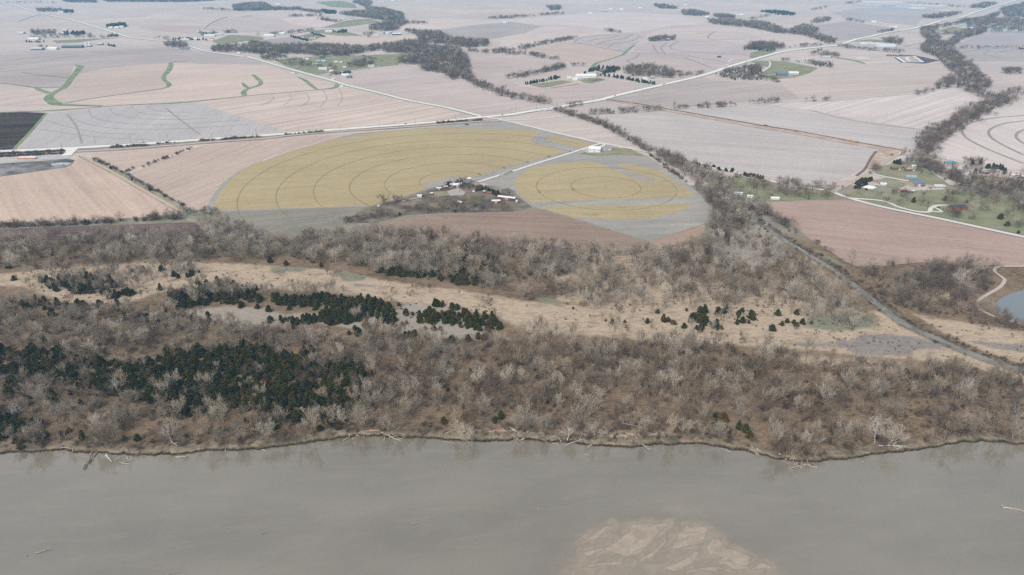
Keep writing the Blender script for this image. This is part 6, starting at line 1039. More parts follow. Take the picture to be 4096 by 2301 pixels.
# white machine shed and house
bld('B3', 915, 495, 112, .72, 5.2, -14, 'white', 'white', 'large white machine shed between the wheat circles and county road', 'shed', 1); bld('B3', 1018, 482, 104, .5, 2.9, 4, 'white', 'grey', 'grey roofed white house right of the machine shed', 'house', 2)
# homes along the county road
bld('B3', 2105, 738, 82, .7, 2.9, -20, 'white', 'brown', 'tan roofed white house behind the creek trees', 'house', 2); bld('B3', 2295, 912, 84, .28, 2.6, 0, 'white', 'pale', 'long white mobile home below the road', 'house', 2, nm='mobile_home'); bld('B3', 2405, 942, 44, .7, 2.6, -12, 'white', 'white', 'white shed right of the mobile home', 'shed')
for i, (x, y) in enumerate([(1945, 655), (2010, 660), (2060, 672)]): bld('B3', x, y, 30, .4, 2.4, -14, 'white', 'white', ['left', 'middle', 'right'][i] + ' white camper in the row by the cedars', 'camper')
bld('B4', 145, 826, 52, .7, 2.8, -10, 'grey', 'slate', 'small slate roofed house among bare trees', 'house', 2); bld('B4', 300, 818, 62, .6, 2.8, -12, 'white', 'grey', 'grey roofed house behind bare trees on the road', 'house', 2); bld('B4', 400, 838, 74, .55, 2.8, -12, 'cream', 'grey', 'cream house with grey roof right of its neighbour', 'house', 2); bld('B4', 232, 935, 74, .5, 2.2, -5, 'white', 'white', 'low white tarp covered shed above the brown field', 'shed'); bld('B4', 8, 918, 36, .6, 2.4, 0, 'white', 'pale', 'white hut left of the tarp covered shed', 'shed')
bld('B4', 1505, 560, 66, .5, 2.9, -8, 'grey', 'grey', 'grey house nearest the embankment end', 'house', 2); bld('B4', 1505, 582, 74, .4, 2.7, -8, 'tan', 'slate', 'second grey roofed house below the first', 'house', 2); bld('B4', 1366, 655, 82, .55, 2.9, -6, 'brick', 'brown', 'brick house with brown roof on the green lawn', 'house', 2); bld('B4', 1498, 665, 78, .6, 2.9, -6, 'brick', 'tan', 'brick house with tan roof right of vegetable plot', 'house', 2)
bld('B4', 1545, 634, 50, .55, 2.6, -8, 'white', 'white', 'open white carport behind the brick houses', 'shed'); bld('B4', 1550, 805, 140, .62, 5.0, 22, 'tan', 'slate', 'big tan metal shed with slate roof on gravel', 'shed', 1)
bld('B4', 1250, 802, 50, .5, 2.6, -15, 'white', 'white', 'white camper trailer near the plastic covered heap', 'camper')
def quonset(t, x, y, px, ratio, yaw, label, m):
    gx_, gy_ = G(t, x, y); L = px/ppm(t, x, y); r = L*ratio/2; e = empty('quonset_hut', (gx_, gy_, zc(gx_, gy_) + .15), R(yaw)); n = 14; V, F = [], []
    for s in (-L/2, L/2): V += [(s, r*math.cos(math.pi*k/n), r*.85*math.sin(math.pi*k/n)) for k in range(n+1)]
    obj('roof', mesh('roof', V, [(k, k+1, n+2+k, n+1+k) for k in range(n)], PAINT[m]), e)
    for s in (0, 1): obj('wall', mesh('wall', V[s*(n+1):(s+1)*(n+1)], [tuple(range(n+1))], PAINT['pale']), e)
    part('door', e, 'grey', (-L/2-.08, -L/2-.003, -1.4, 1.4, 0, 2.6)); return tag(e, label, 'shed')
quonset('B4', 1510, 725, 92, .5, -8, 'rounded blue grey metal hut on the green lawn', 'teal')
e = bld('B4', 1945, 1022, 128, .5, 3.2, 4, 'brick', 'dark', 'large dark roofed house at end of the winding drive', 'house', 2); l_ = 128/ppm('B4', 1945, 1022)
for sx, sy in ((-.32, -.3), (.3, -.26)):
    V = [(sx*l_-4, sy*l_-3, 0), (sx*l_+4, sy*l_-3, 0), (sx*l_+4, 0, 0), (sx*l_-4, 0, 0), (sx*l_-4, sy*l_-3, 3.1), (sx*l_+4, sy*l_-3, 3.1), (sx*l_, sy*l_-3, 5.6), (sx*l_-4, 0, 3.1), (sx*l_+4, 0, 3.1), (sx*l_, 0, 5.6)]
    w_o = obj('wing', mesh('wing', V, [(0, 1, 5, 6, 4), (1, 2, 8, 5), (3, 0, 4, 7)], PAINT['brick']), e); V2 = [(p[0]*1 + (.4 if p[0] > sx*l_ else -.4 if p[0] < sx*l_ else 0), p[1]-.3*(p[1] < -1), p[2]+.1) for p in V[4:]]; obj('wing_roof', mesh('wing_roof', V2, [(0, 2, 5, 3), (2, 1, 4, 5)], PAINT['dark']), w_o)
bld('B4', 1875, 610, 84, .75, 3.0, -18, 'cream', 'blue', 'house with bright blue roof at right', 'house', 2); bld('B4', 1982, 664, 92, .42, 2.9, -14, 'white', 'pale', 'long white house right of the blue roof', 'house', 2); bld('B4', 2212, 690, 92, .65, 3.0, -10, 'brick', 'grey', 'brick house with grey roof before the spruces', 'house', 2); bld('B4', 2478, 722, 78, .5, 2.9, -8, 'white', 'white', 'white house right of the spruces', 'house', 2); bld('B4', 2568, 736, 50, .6, 2.9, -8, 'brick', 'pale', 'pale roofed house at right picture edge', 'house', 2); bld('B4', 1855, 562, 16, .9, 2.4, 0, 'white', 'white', 'tiny white hut at the pivot field edge', 'shed'); bld('B4', 2550, 893, 70, .5, 3.0, -8, 'slate', 'slate', 'slate grey shed at right edge among bare trees', 'shed')
def lump(name, t, x, y, px, ratio, H, mat, label, cat, seed=1):
    rd = random.Random(seed); gx_, gy_ = G(t, x, y); L = px/ppm(t, x, y)/2; n, m = 14, 5; V, F = [], []
    for i in range(m):
        f = i/(m-1)
        for k in range(n):
            a = 6.2832*k/n; q_ = (1 - .8*f**1.6)*rd.uniform(.82, 1.1); V.append((L*q_*math.cos(a), L*ratio*q_*math.sin(a), H*f**.8*rd.uniform(.85, 1.1)))
    F = [(i*n+k, i*n+(k+1) % n, (i+1)*n+(k+1) % n, (i+1)*n+k) for i in range(m-1) for k in range(n)] + [tuple(range((m-1)*n, m*n))]
    o = obj(name, mesh(name, V, F, mat), None, (gx_, gy_, zc(gx_, gy_))); return tag(o, label, cat)
lump('covered_heap', 'B4', 1125, 822, 118, .75, 2.6, PAINT['white'], 'white plastic covered heap beside the cedars', 'heap', 3)
# rubble heap: single blocks
rd = random.Random(8); cxr, cyr = G('B1', 600, 625); blk = []
for v in range(3):
    V, F = [], []; box(V, F, -.9, .9, -.6, .7, 0, 1.1); V = [(p[0]*rd.uniform(.7, 1.2), p[1]*rd.uniform(.7, 1.2), p[2]*rd.uniform(.7, 1.1)) for p in V]; blk.append(mesh('concrete_block', V, F, PAINT['pale']))
V_, F_ = [], []
for i in range(220):
    a, r = rd.uniform(0, 6.28), rd.random()**.6; cx_, cy_ = r*math.cos(a)*15, r*math.sin(a)*7; s = rd.uniform(.4, 1.5); zz_ = max(0, 2.4*(1-r)) ; vv, ff = [], []; box(vv, ff, -s, s, -s*.7, s*.7, 0, s*rd.uniform(.5, 1)); an = rd.uniform(0, 3); k0 = len(V_)
    V_ += [(cx_ + p[0]*math.cos(an) - p[1]*math.sin(an), cy_ + p[0]*math.sin(an) + p[1]*math.cos(an), zz_ + p[2]) for p in vv]; F_ += [tuple(k0+j for j in f) for f in ff]
o = obj('rubble', mesh('rubble', V_, F_, PAINT['pale']), None, (cxr, cyr, LZ + .1)); tag(o, 'heap of pale broken concrete on dark wet ground at left', 'rubble', kind='stuff')
# far farmsteads and works: (tile, x, y, size, ratio, height, yaw, wall, roof, label, category)
FARB = [('A1', 340, 395, 95, .5, 5, 5, 'cream', 'white', 'white roofed barn ringed by a hedge, left farmstead', 'barn'), ('A1', 330, 408, 60, .4, 3, 5, 'grey', 'pale', 'low pale shed below the hedged barn', 'shed'), ('A1', 475, 360, 42, .6, 4, 0, 'white', 'white', 'small white barn below the left farmstead grove', 'barn'), ('A1', 595, 335, 90, .35, 5, -4, 'white', 'cream', 'long cream barn right of the left farmstead grove', 'barn'), ('A1', 215, 332, 62, .5, 4, -10, 'pale', 'pale', 'pale barn at left end of the left farmstead', 'barn'), ('A1', 640, 302, 52, .4, 4, 0, 'cream', 'cream', 'cream shed above the left farmstead evergreens', 'shed'), ('A1', 372, 492, 112, .4, 5, 0, 'slate', 'pale', 'dark fronted barn at left end of the lower lane', 'barn'), ('A1', 525, 488, 108, .4, 5, -12, 'white', 'white', 'white gabled barn second on the lower lane', 'barn'), ('A1', 718, 470, 190, .28, 5, 3, 'dark', 'slate', 'long slate roofed barn on the lower lane', 'barn'), ('A1', 875, 460, 52, .5, 4, 0, 'slate', 'pale', 'small barn below the lower lane silos', 'shed'), ('A1', 985, 442, 52, .6, 4, 0, 'slate', 'pale', 'house at right end of the lower lane', 'house'),
        ('A1', 1090, 277, 42, .5, 4, 0, 'white', 'white', 'left white shed under the dark evergreen clump', 'shed'), ('A1', 1150, 280, 42, .6, 5, 0, 'white', 'white', 'middle white shed under the dark evergreen clump', 'shed'), ('A1', 1197, 273, 40, .6, 5, 0, 'white', 'white', 'right white shed under the dark evergreen clump', 'shed'), ('A1', 605, 127, 45, .5, 4, 0, 'white', 'pale', 'white barn in the upper left grove', 'barn'), ('A1', 690, 131, 30, .6, 4, 0, 'grey', 'grey', 'grey hut right of the upper left grove', 'shed'), ('A1', 2435, 107, 62, .5, 5, 0, 'grey', 'slate', 'slate roofed house before the upper dark wood', 'house'), ('A1', 2060, 360, 100, .3, 5, 5, 'white', 'white', 'long white barn left of the bright pasture', 'barn'), ('A1', 2150, 347, 75, .3, 5, 5, 'pale', 'pale', 'pale long shed right of the white barn', 'barn'), ('A1', 1945, 392, 78, .35, 5, 8, 'white', 'white', 'white barn near the gravel road bend', 'barn'), ('A1', 1820, 398, 80, .4, 4, 0, 'white', 'pale', 'white barn left of the road bend barn', 'barn'), ('A1', 2085, 393, 32, .6, 4, 0, 'white', 'rust', 'red roofed hut at the pasture corner', 'shed'), ('A1', 2265, 322, 110, .2, 4, 3, 'grey', 'grey', 'grey long shed above the bright pasture', 'barn'), ('A1', 2030, 322, 200, .12, 4, 3, 'pale', 'pale', 'very long pale roof above the white barn', 'barn'), ('A1', 1815, 488, 78, .45, 4, 0, 'grey', 'slate', 'grey house below the gravel road bend', 'house'), ('A1', 2345, 528, 34, .6, 4, 0, 'white', 'pale', 'white hut in the bushes by gravel road', 'shed'), ('A1', 2420, 428, 40, .6, 4, 0, 'grey', 'pale', 'grey house at end of the pasture lane', 'house'),
        ('A2', 190, 360, 98, .4, 5, 2, 'white', 'white', 'left one of the twin white hill barns', 'barn'), ('A2', 310, 340, 66, .6, 5, 2, 'white', 'white', 'right one of the twin white hill barns', 'barn'), ('A2', 775, 320, 68, .5, 5, 5, 'cream', 'white', 'white barn left of the hill evergreens', 'barn'), ('A2', 850, 315, 42, .6, 5, 0, 'teal', 'pale', 'blue grey barn touching the hill evergreens', 'barn'), ('A2', 620, 384, 62, .6, 4, 5, 'cream', 'grey', 'grey roofed house on the lawn inside evergreen rows', 'house'), ('A2', 595, 352, 52, .6, 4, 0, 'brick', 'grey', 'house in the trees above the evergreen lawn', 'house'), ('A2', 515, 370, 36, .6, 4, 0, 'white', 'brown', 'brown roofed hut at the evergreen row', 'shed'), ('A2', 1440, 345, 86, .35, 5, 0, 'dark', 'white', 'white roofed open barn right of the grain bins', 'barn'), ('A2', 1240, 354, 62, .4, 3, 0, 'white', 'pale', 'low white slab shed left of the grain bins', 'shed'), ('A2', 910, 194, 52, .5, 4, 0, 'pale', 'pale', 'hillside house above the green meadow', 'house'), ('A2', 1000, 197, 30, .6, 5, 0, 'white', 'slate', 'white hut right of the hillside house', 'house'), ('A2', 275, 49, 36, .6, 5, 0, 'white', 'white', 'white house at the top, left of the far pasture', 'house'), ('A2', 1405, 11, 36, .6, 5, 0, 'white', 'white', 'white barn at top centre', 'barn'), ('A2', 1290, 28, 62, .35, 5, 0, 'pale', 'pale', 'pale barn left of the top centre barn', 'barn'),
        ('A2', 150, 540, 30, .7, 4, 0, 'cream', 'rust', 'red roofed house in the roadside grove', 'house'), ('A2', 320, 553, 42, .6, 4, 0, 'grey', 'teal', 'teal roofed house in the roadside grove', 'house'), ('A2', 525, 582, 26, .5, 3, -10, 'white', 'white', 'left small white field shelter', 'shed'), ('A2', 563, 585, 32, .5, 3, -10, 'white', 'white', 'right small white field shelter', 'shed'), ('A2', 710, 572, 42, .5, 3, -12, 'dark', 'dark', 'dark field shelter behind the blue shed', 'shed'), ('A2', 700, 616, 92, .3, 5, 0, 'teal', 'pale', 'light blue long shed in the pasture', 'barn'), ('A2', 845, 613, 36, .5, 3, -8, 'white', 'pale', 'small white shelter right of the blue shed', 'shed'), ('A2', 893, 618, 36, .4, 3, -8, 'cream', 'cream', 'small cream shelter right of the white shelter', 'shed'), ('A2', 640, 643, 45, .6, 4, 0, 'grey', 'pale', 'grey house below the blue shed', 'house'), ('A2', 720, 684, 85, .4, 4, -6, 'white', 'pale', 'white farmhouse in the pasture yard', 'house'), ('A2', 790, 678, 34, .6, 4, 0, 'white', 'pale', 'white hut right of the pasture farmhouse', 'shed'), ('A2', 425, 724, 48, .6, 4, 0, 'white', 'grey', 'grey roofed house left of the gravel road', 'house'), ('A2', 930, 664, 36, .7, 5, 0, 'white', 'rust', 'white house with red gables in the pasture', 'house'), ('A2', 1085, 650, 60, .5, 5, 5, 'red', 'brick', 'red barn at the pasture lane end', 'barn'), ('A2', 1190, 658, 62, .5, 4, 0, 'cream', 'pale', 'cream shed right of the red barn', 'shed'), ('A2', 845, 727, 92, .55, 4, -6, 'brick', 'brown', 'brown brick house on the gravel road', 'house'), ('A2', 940, 750, 76, .4, 5, -6, 'white', 'white', 'white barn beside the brick house', 'barn'), ('A2', 975, 766, 46, .7, 4, -6, 'slate', 'slate', 'slate blue shed before the white barn', 'shed'), ('A2', 960, 716, 60, .4, 4, 0, 'dark', 'dark', 'dark shed behind the white barn', 'shed'), ('A2', 800, 708, 36, .6, 4, 0, 'white', 'white', 'white hut behind the brick house', 'shed'), ('A2', 905, 854, 26, .5, 3, -10, 'white', 'white', 'white hut right by the gravel road', 'shed'),
        ('A3', 840, 764, 200, .35, 6, 8, 'white', 'white', 'great white arena shed by the evergreen hedge', 'arena'), ('A3', 735, 790, 50, .6, 5, -8, 'white', 'white', 'small white wing left of the arena', 'shed'), ('A3', 680, 774, 42, .6, 5, -8, 'white', 'cream', 'white shed left of the arena wing', 'shed'), ('A3', 1015, 706, 78, .55, 4, 0, 'brick', 'brown', 'brown roofed house inside the evergreens', 'house'), ('A3', 1420, 786, 48, .6, 4, 0, 'white', 'white', 'white house in the highway wood', 'house'), ('A3', 1495, 772, 36, .7, 5, 0, 'grey', 'pale', 'grey house right of it in the highway wood', 'house'), ('A3', 1640, 400, 42, .6, 6, 0, 'slate', 'pale', 'old grey barn at the hill wood', 'barn'), ('A3', 2150, 566, 34, .6, 4, 0, 'dark', 'slate', 'dark house at the looped drive', 'house'), ('A3', 885, 138, 32, .6, 5, 0, 'white', 'white', 'white house at left of the hilltop hamlet', 'house'), ('A3', 1030, 115, 52, .5, 5, 0, 'teal', 'pale', 'pale house in the hilltop hamlet trees', 'house'), ('A3', 1080, 97, 32, .6, 5, 0, 'white', 'cream', 'cream house behind the hilltop hamlet', 'house'), ('A3', 1190, 101, 36, .6, 5, 0, 'white', 'white', 'white house at right of the hilltop hamlet', 'house'), ('A3', 45, 231, 32, .6, 5, 0, 'white', 'white', 'white house at left end of the pale hilltop field', 'house'), ('A3', 1370, 88, 32, .6, 5, 0, 'white', 'white', 'lone white house right of the hamlet', 'house'), ('A3', 940, 11, 40, .5, 5, 0, 'white', 'pale', 'white barn at very top centre', 'barn'), ('A3', 1815, 58, 32, .6, 5, 0, 'white', 'white', 'white house in the top wooded hamlet', 'house'), ('A3', 1740, 68, 32, .6, 5, 0, 'pale', 'slate', 'slate house in the top wooded hamlet', 'house'), ('A3', 2030, 173, 38, .6, 5, 0, 'white', 'white', 'white house under the wooded hamlet', 'house'), ('A3', 1975, 118, 42, .5, 5, 0, 'teal', 'pale', 'pale house beside the wooded hamlet', 'house'), ('A3', 2320, 158, 32, .6, 5, 0, 'cream', 'pale', 'left house of the evergreen hamlet', 'house'), ('A3', 2360, 154, 42, .6, 5, 0, 'white', 'white', 'right house of the evergreen hamlet', 'house'),
        ('A4', 295, 712, 92, .6, 6, 0, 'slate', 'slate', 'big grey house at the curling drive', 'house'), ('A4', 405, 702, 88, .55, 5, -8, 'pale', 'white', 'white roofed barn right of the big grey house', 'barn'), ('A4', 520, 573, 62, .5, 5, -10, 'white', 'white', 'white shed in the middle paddock', 'shed'), ('A4', 685, 512, 74, .6, 6, 0, 'cream', 'white', 'tall white barn near the highway paddocks', 'barn'), ('A4', 715, 545, 72, .4, 4, 0, 'pale', 'pale', 'pale house below the tall white barn', 'house'), ('A4', 150, 449, 62, .5, 5, 0, 'brick', 'brown', 'brick house above the highway', 'house'), ('A4', 1160, 216, 46, .6, 6, 0, 'white', 'white', 'white barn in the far lilac field', 'barn'), ('A4', 1222, 224, 38, .5, 5, 0, 'cream', 'pale', 'cream barn right of it in the lilac field', 'barn'), ('A4', 1320, 264, 34, .5, 5, 0, 'white', 'white', 'left of two white sheds by the highway hedge', 'shed'), ('A4', 1358, 264, 38, .5, 5, 0, 'white', 'white', 'right of two white sheds by the highway hedge', 'shed'), ('A4', 485, 315, 38, .6, 6, 0, 'white', 'white', 'white house before the dark wood belt', 'house'), ('A4', 515, 293, 60, .35, 5, 0, 'cream', 'cream', 'cream barn inside the dark wood belt', 'barn'), ('A4', 560, 314, 52, .5, 5, 0, 'pale', 'white', 'pale barn before the dark wood belt', 'barn'), ('A4', 2555, 464, 46, .6, 6, 0, 'red', 'white', 'red barn with white roof at far right', 'barn'), ('A4', 1330, 528, 90, .15, 3, -8, 'rust', 'rust', 'rusty red long shed left of the lagoon', 'shed')]
for a in FARB: bld(*a[:9], a[9], a[10])
for t, x, y, d, lab in [('A2', 1315, 337, 26, 'left blue grain bin of the hill trio'), ('A2', 1352, 338, 30, 'middle white grain bin of the hill trio'), ('A2', 1388, 333, 26, 'right blue grain bin of the hill trio'), ('A1', 850, 445, 24, 'left white silo of the lower lane'), ('A1', 880, 446, 24, 'right white silo of the lower lane')]: bin_(t, x, y, d, 8, lab, 'pale' if 'blue' in lab else 'white', 'teal' if 'blue' in lab else 'white')
for a in [('A4', 1090, 418, 112, .4, 7, 3, 'white', 'white', 'left white works shed by the highway'), ('A4', 1165, 428, 92, .5, 7, 3, 'cream', 'white', 'middle white works shed by the highway'), ('A4', 1270, 440, 165, .4, 8, 3, 'white', 'white', 'largest white works shed by the highway'), ('A4', 1240, 31, 372, .07, 9, -2, 'cream', 'white', 'left very long white warehouse at the top right'), ('A4', 1670, 63, 335, .07, 9, -2, 'cream', 'white', 'right very long white warehouse at the top right'), ('A4', 1050, 47, 150, .1, 6, 0, 'pale', 'pale', 'pale low depot below the left long warehouse'), ('A4', 1300, 62, 120, .12, 6, 0, 'teal', 'pale', 'small depot between the long warehouses'), ('A4', 1560, 82, 150, .1, 6, 0, 'white', 'pale', 'pale depot below the right long warehouse'), ('A4', 1850, 107, 115, .15, 6, -2, 'cream', 'white', 'cream works hall right of the warehouses'), ('A4', 1690, 152, 46, .6, 8, 0, 'white', 'white', 'white tall hall in the grove left of the highway'), ('A4', 1760, 137, 52, .5, 6, 0, 'pale', 'white', 'pale hall in the grove left of the highway'), ('A4', 1805, 162, 62, .4, 5, 0, 'cream', 'cream', 'cream hall in the grove left of the highway')]: flat(*a)
rd = random.Random(5); tk = {}
for i in range(64):
    x = rd.uniform(2000, 2590); y = rd.uniform(190, 300); y = min(y, 300 - max(0, (2250-x))*.12); c_ = rd.choice(['white', 'white', 'pale', 'cream', 'steel']); zone = 'near the creek wood' if x < 2200 else 'in the middle' if x < 2400 else 'toward the right edge'; rw = 'upper' if y < 240 else 'lower'
    flat('A4', x, y, rd.uniform(22, 85), rd.uniform(.3, .6), rd.uniform(4, 7), rd.choice([0, 8, -10, 90]), rd.choice(['white', 'cream', 'brick', 'pale', 'teal']), c_, '%s roofed town building in %s town %s' % (c_, rw, zone), 'building', 'buildings of the distant town')
# ------------------------------------------------------------------ vehicles
def wheel_mesh(r, wd):
    V, F = [], []; tube(V, F, [Vector((0, -wd/2, 0)), Vector((0, wd/2, 0))], [r, r], 10, True); return mesh('wheel', V, F, PAINT['black'])
WH = {r: wheel_mesh(r, .28) for r in (.34, .5, .8)}
def prism(prof, w0, w1=None):
    w1 = w1 or w0; n = len(prof); zt = max(p[1] for p in prof); V = [(p[0], -(w1 if p[1] > zt - .05 else w0)/2, p[1]) for p in prof] + [(p[0], (w1 if p[1] > zt - .05 else w0)/2, p[1]) for p in prof]
    return V, [tuple(range(n))[::-1], tuple(range(n, 2*n))] + [(k, (k+1) % n, n+(k+1) % n, n+k) for k in range(n)]
CARM = {}
def vehicle(t, x, y, ty, colr, label, yaw=None, cat=None, lift=.75):
    gx_, gy_ = G(t, x, y); e = empty({'car': 'car', 'pickup': 'pickup_truck', 'semi': 'semi_truck', 'mover': 'earth_mover', 'tank': 'tank_trailer', 'tractor': 'tractor'}[ty], (gx_, gy_, zc(gx_, gy_) + lift*(.035 + 3.2e-5*gy_)*9), yaw or 0)
    def P_(nm, prof, w0, w1, m):
        k = (ty, nm, m)
        if k not in CARM: CARM[k] = mesh(nm, *prism(prof, w0, w1), PAINT[m])
        return obj(nm, CARM[k], e)
    def W_(r, *xy):
        for px_, py_ in xy: obj('wheel', WH[r], e, (px_, py_, r))
    if ty == 'car':
        P_('body', [(-2.3, .35), (2.3, .35), (2.3, .8), (1.1, .95), (-2.2, 1.0), (-2.35, .7)], 1.85, 1.75, colr); P_('cabin', [(-1.9, .97), (.95, .94), (.35, 1.48), (-1.3, 1.5)], 1.7, 1.3, 'glass'); P_('roof', [(-1.25, 1.49), (.3, 1.47), (.3, 1.53), (-1.25, 1.55)], 1.32, 1.3, colr); W_(.34, (-1.4, -.85), (-1.4, .85), (1.45, -.85), (1.45, .85))
    elif ty == 'pickup':
        P_('body', [(-2.8, .5), (2.8, .5), (2.8, 1.0), (1.3, 1.12), (-2.8, 1.1)], 1.95, 1.9, colr); P_('cabin', [(-.8, 1.1), (1.2, 1.1), (.7, 1.8), (-.6, 1.82)], 1.8, 1.5, 'glass'); P_('roof', [(-.55, 1.81), (.65, 1.79), (.65, 1.86), (-.55, 1.88)], 1.55, 1.5, colr); W_(.34, (-1.8, -.9), (-1.8, .9), (1.8, -.9), (1.8, .9))
    elif ty == 'semi':
        P_('trailer', [(-9, 1.1), (4, 1.1), (4, 4.0), (-9, 4.0)], 2.6, 2.6, colr); P_('cab', [(4.6, .6), (7.8, .6), (7.8, 1.9), (6.6, 2.1), (6.3, 3.4), (4.6, 3.5)], 2.4, 2.3, 'white'); W_(.5, (-8, -1.1), (-8, 1.1), (-6.7, -1.1), (-6.7, 1.1), (5, -1.1), (5, 1.1), (7.1, -1.1), (7.1, 1.1))
    elif ty == 'tank':
        V, F = [], []; tube(V, F, [Vector((-5, 0, 2.1)), Vector((-4.6, 0, 2.1)), Vector((4.6, 0, 2.1)), Vector((5, 0, 2.1))], [.8, 1.3, 1.3, .8], 14, True); obj('tank', mesh('tank', V, F, PAINT[colr]), e); P_('chassis', [(-5, .6), (5.5, .6), (5.5, .85), (-5, .85)], 1.4, 1.4, 'dark'); W_(.5, (-4, -1), (-4, 1), (-2.8, -1), (-2.8, 1), (3.5, -1), (3.5, 1))
    else:
        P_('body', [(-3.5, .7), (3.2, .7), (3.4, 1.6), (1.0, 2.0), (-3.4, 2.0)], 2.4, 2.2, colr); P_('cab', [(-.6, 1.95), (1.0, 1.95), (.9, 3.2), (-.5, 3.2)], 1.8, 1.6, 'glass'); P_('blade', [(3.6, .3), (4.2, .3), (4.0, 1.5), (3.7, 1.5)], 3.2, 3.2, colr if ty == 'mover' else 'dark'); W_(.8, (-2.2, -1.2), (-2.2, 1.2), (1.9, -1.2), (1.9, 1.2))
    return tag(e, label, cat or {'car': 'car', 'pickup': 'pickup', 'semi': 'truck', 'mover': 'earth mover', 'tank': 'tank trailer', 'tractor': 'tractor'}[ty])
def onroad(t, x, y, side, line):
    p = np.array(G(t, x, y)); ln = smooth(line, 4); d = [np.linalg.norm(np.array(q_)-p) for q_ in ln]; i = min(max(int(np.argmin(d)), 1), len(ln)-2); a, b = np.array(ln[i-1]), np.array(ln[i+1]); return math.atan2(*(b-a)[::-1]) + (math.pi if side else 0)
for i, (t, x, y, ty, c_, lab, sd_) in enumerate([('B1', 135, 497, 'car', 'slate', 'slate car on the highway at left edge', 0), ('B1', 1135, 436, 'car', 'black', 'black car on the highway right of the turnout', 0), ('B1', 1388, 417, 'car', 'green', 'dark green car on the highway, following the black car', 0), ('B1', 1625, 404, 'car', 'white', 'white car on the highway above the brush strips', 1), ('B1', 2270, 356, 'car', 'dark', 'dark car on the highway above the ditch fields', 0), ('B2', 1500, 236, 'car', 'black', 'black car on the highway above the big wheat half circle', 1), ('B2', 2435, 150, 'car', 'dark', 'dark car on the highway just right of the crossing', 0), ('B3', 465, 84, 'car', 'white', 'white car on the highway bridge', 1), ('A3', 1130, 943, 'car', 'dark', 'dark car on the highway right of the bridge', 0), ('A3', 1610, 830, 'semi', 'white', 'white semi truck on the highway by the evergreen hedge', 0), ('A3', 2417, 607, 'car', 'dark', 'dark car on the highway near the plantation', 1), ('A4', 900, 400, 'semi', 'white', 'white truck on the highway before the works sheds', 0), ('A4', 1395, 295, 'car', 'dark', 'dark car on the highway beyond the works sheds', 0)]): vehicle(t, x, y, ty, c_, lab, onroad(t, x, y, sd_, HWY))
for t, x, y, ty, c_, lab, yw in [('B2', 1640, 253, 'pickup', 'white', 'white pickup parked by the railway above the wheat', .05), ('B2', 2090, 243, 'tractor', 'green', 'dark green farm machine at the grey margin near the crossing', 0), ('B2', 1425, 985, 'car', 'dark', 'dark car at left end of the farmyard vehicle row', .3), ('B2', 1480, 982, 'car', 'cream', 'cream car in the farmyard vehicle row', .4), ('B2', 1520, 972, 'pickup', 'rust', 'rusty pickup in the farmyard vehicle row', .4), ('B2', 1558, 964, 'pickup', 'pale', 'pale pickup in the farmyard vehicle row', .4), ('B2', 1590, 955, 'car', 'white', 'white car at right end of the farmyard vehicle row', .4), ('B2', 1663, 928, 'car', 'black', 'black car right of the white box shed', 1.0), ('B2', 2013, 885, 'car', 'white', 'white car in the gravel farmyard', 1.4), ('B2', 1940, 858, 'car', 'slate', 'slate car by the red sheds', .2), ('B3', 1570, 525, 'pickup', 'white', 'white pickup on the county road by the trees', -.3), ('B4', 1625, 815, 'car', 'dark', 'dark car right of the big tan shed', .4), ('B4', 1640, 806, 'car', 'slate', 'slate car behind the dark car at the tan shed', .4), ('B4', 1745, 815, 'pickup', 'white', 'white pickup on the shed gravel', .1), ('B4', 1785, 824, 'semi', 'white', 'white box trailer on the shed gravel', 0.0), ('B4', 1448, 870, 'tank', 'red', 'red tank trailer below the big tan shed', 0), ('B4', 1508, 870, 'tank', 'white', 'white tank trailer right of the red one', 0), ('B4', 1770, 1020, 'car', 'black', 'black car on the turning loop', 1.9), ('B4', 1413, 510, 'semi', 'white', 'white semi trailer at the embankment end', .9), ('B4', 1330, 522, 'mover', 'yellow', 'yellow loader parked on the dirt ramp', .5), ('B4', 145, 247, 'tractor', 'green', 'green machine on the embankment, left', -.35), ('B4', 430, 300, 'mover', 'orange', 'orange earth mover on the embankment, second from left', -.35), ('B4', 882, 382, 'mover', 'orange', 'orange earth mover leading the embankment trio', -.35), ('B4', 942, 392, 'mover', 'yellow', 'yellow earth mover amid the embankment trio', -.35), ('B4', 1005, 404, 'mover', 'orange', 'orange earth mover last of the embankment trio', -.35), ('B4', 1590, 597, 'car', 'white', 'white car behind the grey houses', .3), ('B3', 1740, 108, 'pickup', 'white', 'white pickup beside the hedge lane at the embankment', 0), ('B3', 1260, 28, 'pickup', 'white', 'white pickup on the embankment near the highway', -.2), ('B4', 870, 828, 'mover', 'orange', 'orange marker machine at the lane corner', 1.2)]: vehicle(t, x, y, ty, c_, lab, yw, lift=.5)
# pipe stack beside the railway: long pipes told apart
gx_, gy_ = G('B1', 255, 572)
for i in range(5):
    V, F = [], []; tube(V, F, [Vector((-14, 0, 0)), Vector((14, 0, 0))], [.9, .9], 8, True); o = obj('pipe', mesh('pipe', V, F, PAINT['orange' if i == 0 else 'white']), None, (gx_ + i*.4, gy_ + (i if i < 3 else i-2.5)*2.0, LZ + 1.1 + (1.6 if i > 2 else 0)), .03); tag(o, ['orange pipe at front of the stack in loading yard', 'second white pipe behind the orange pipe', 'rear white pipe of the stack', 'upper front white pipe on the stack', 'upper rear white pipe on the stack'][i], 'pipe')
for i in range(14):
    vehicle('A4', 1110 + i*21, 468 + i*2.0, 'semi', ['white', 'pale', 'white', 'cream'][i % 4], ORD[i] + ' parked trailer from left in the works row', R(70))
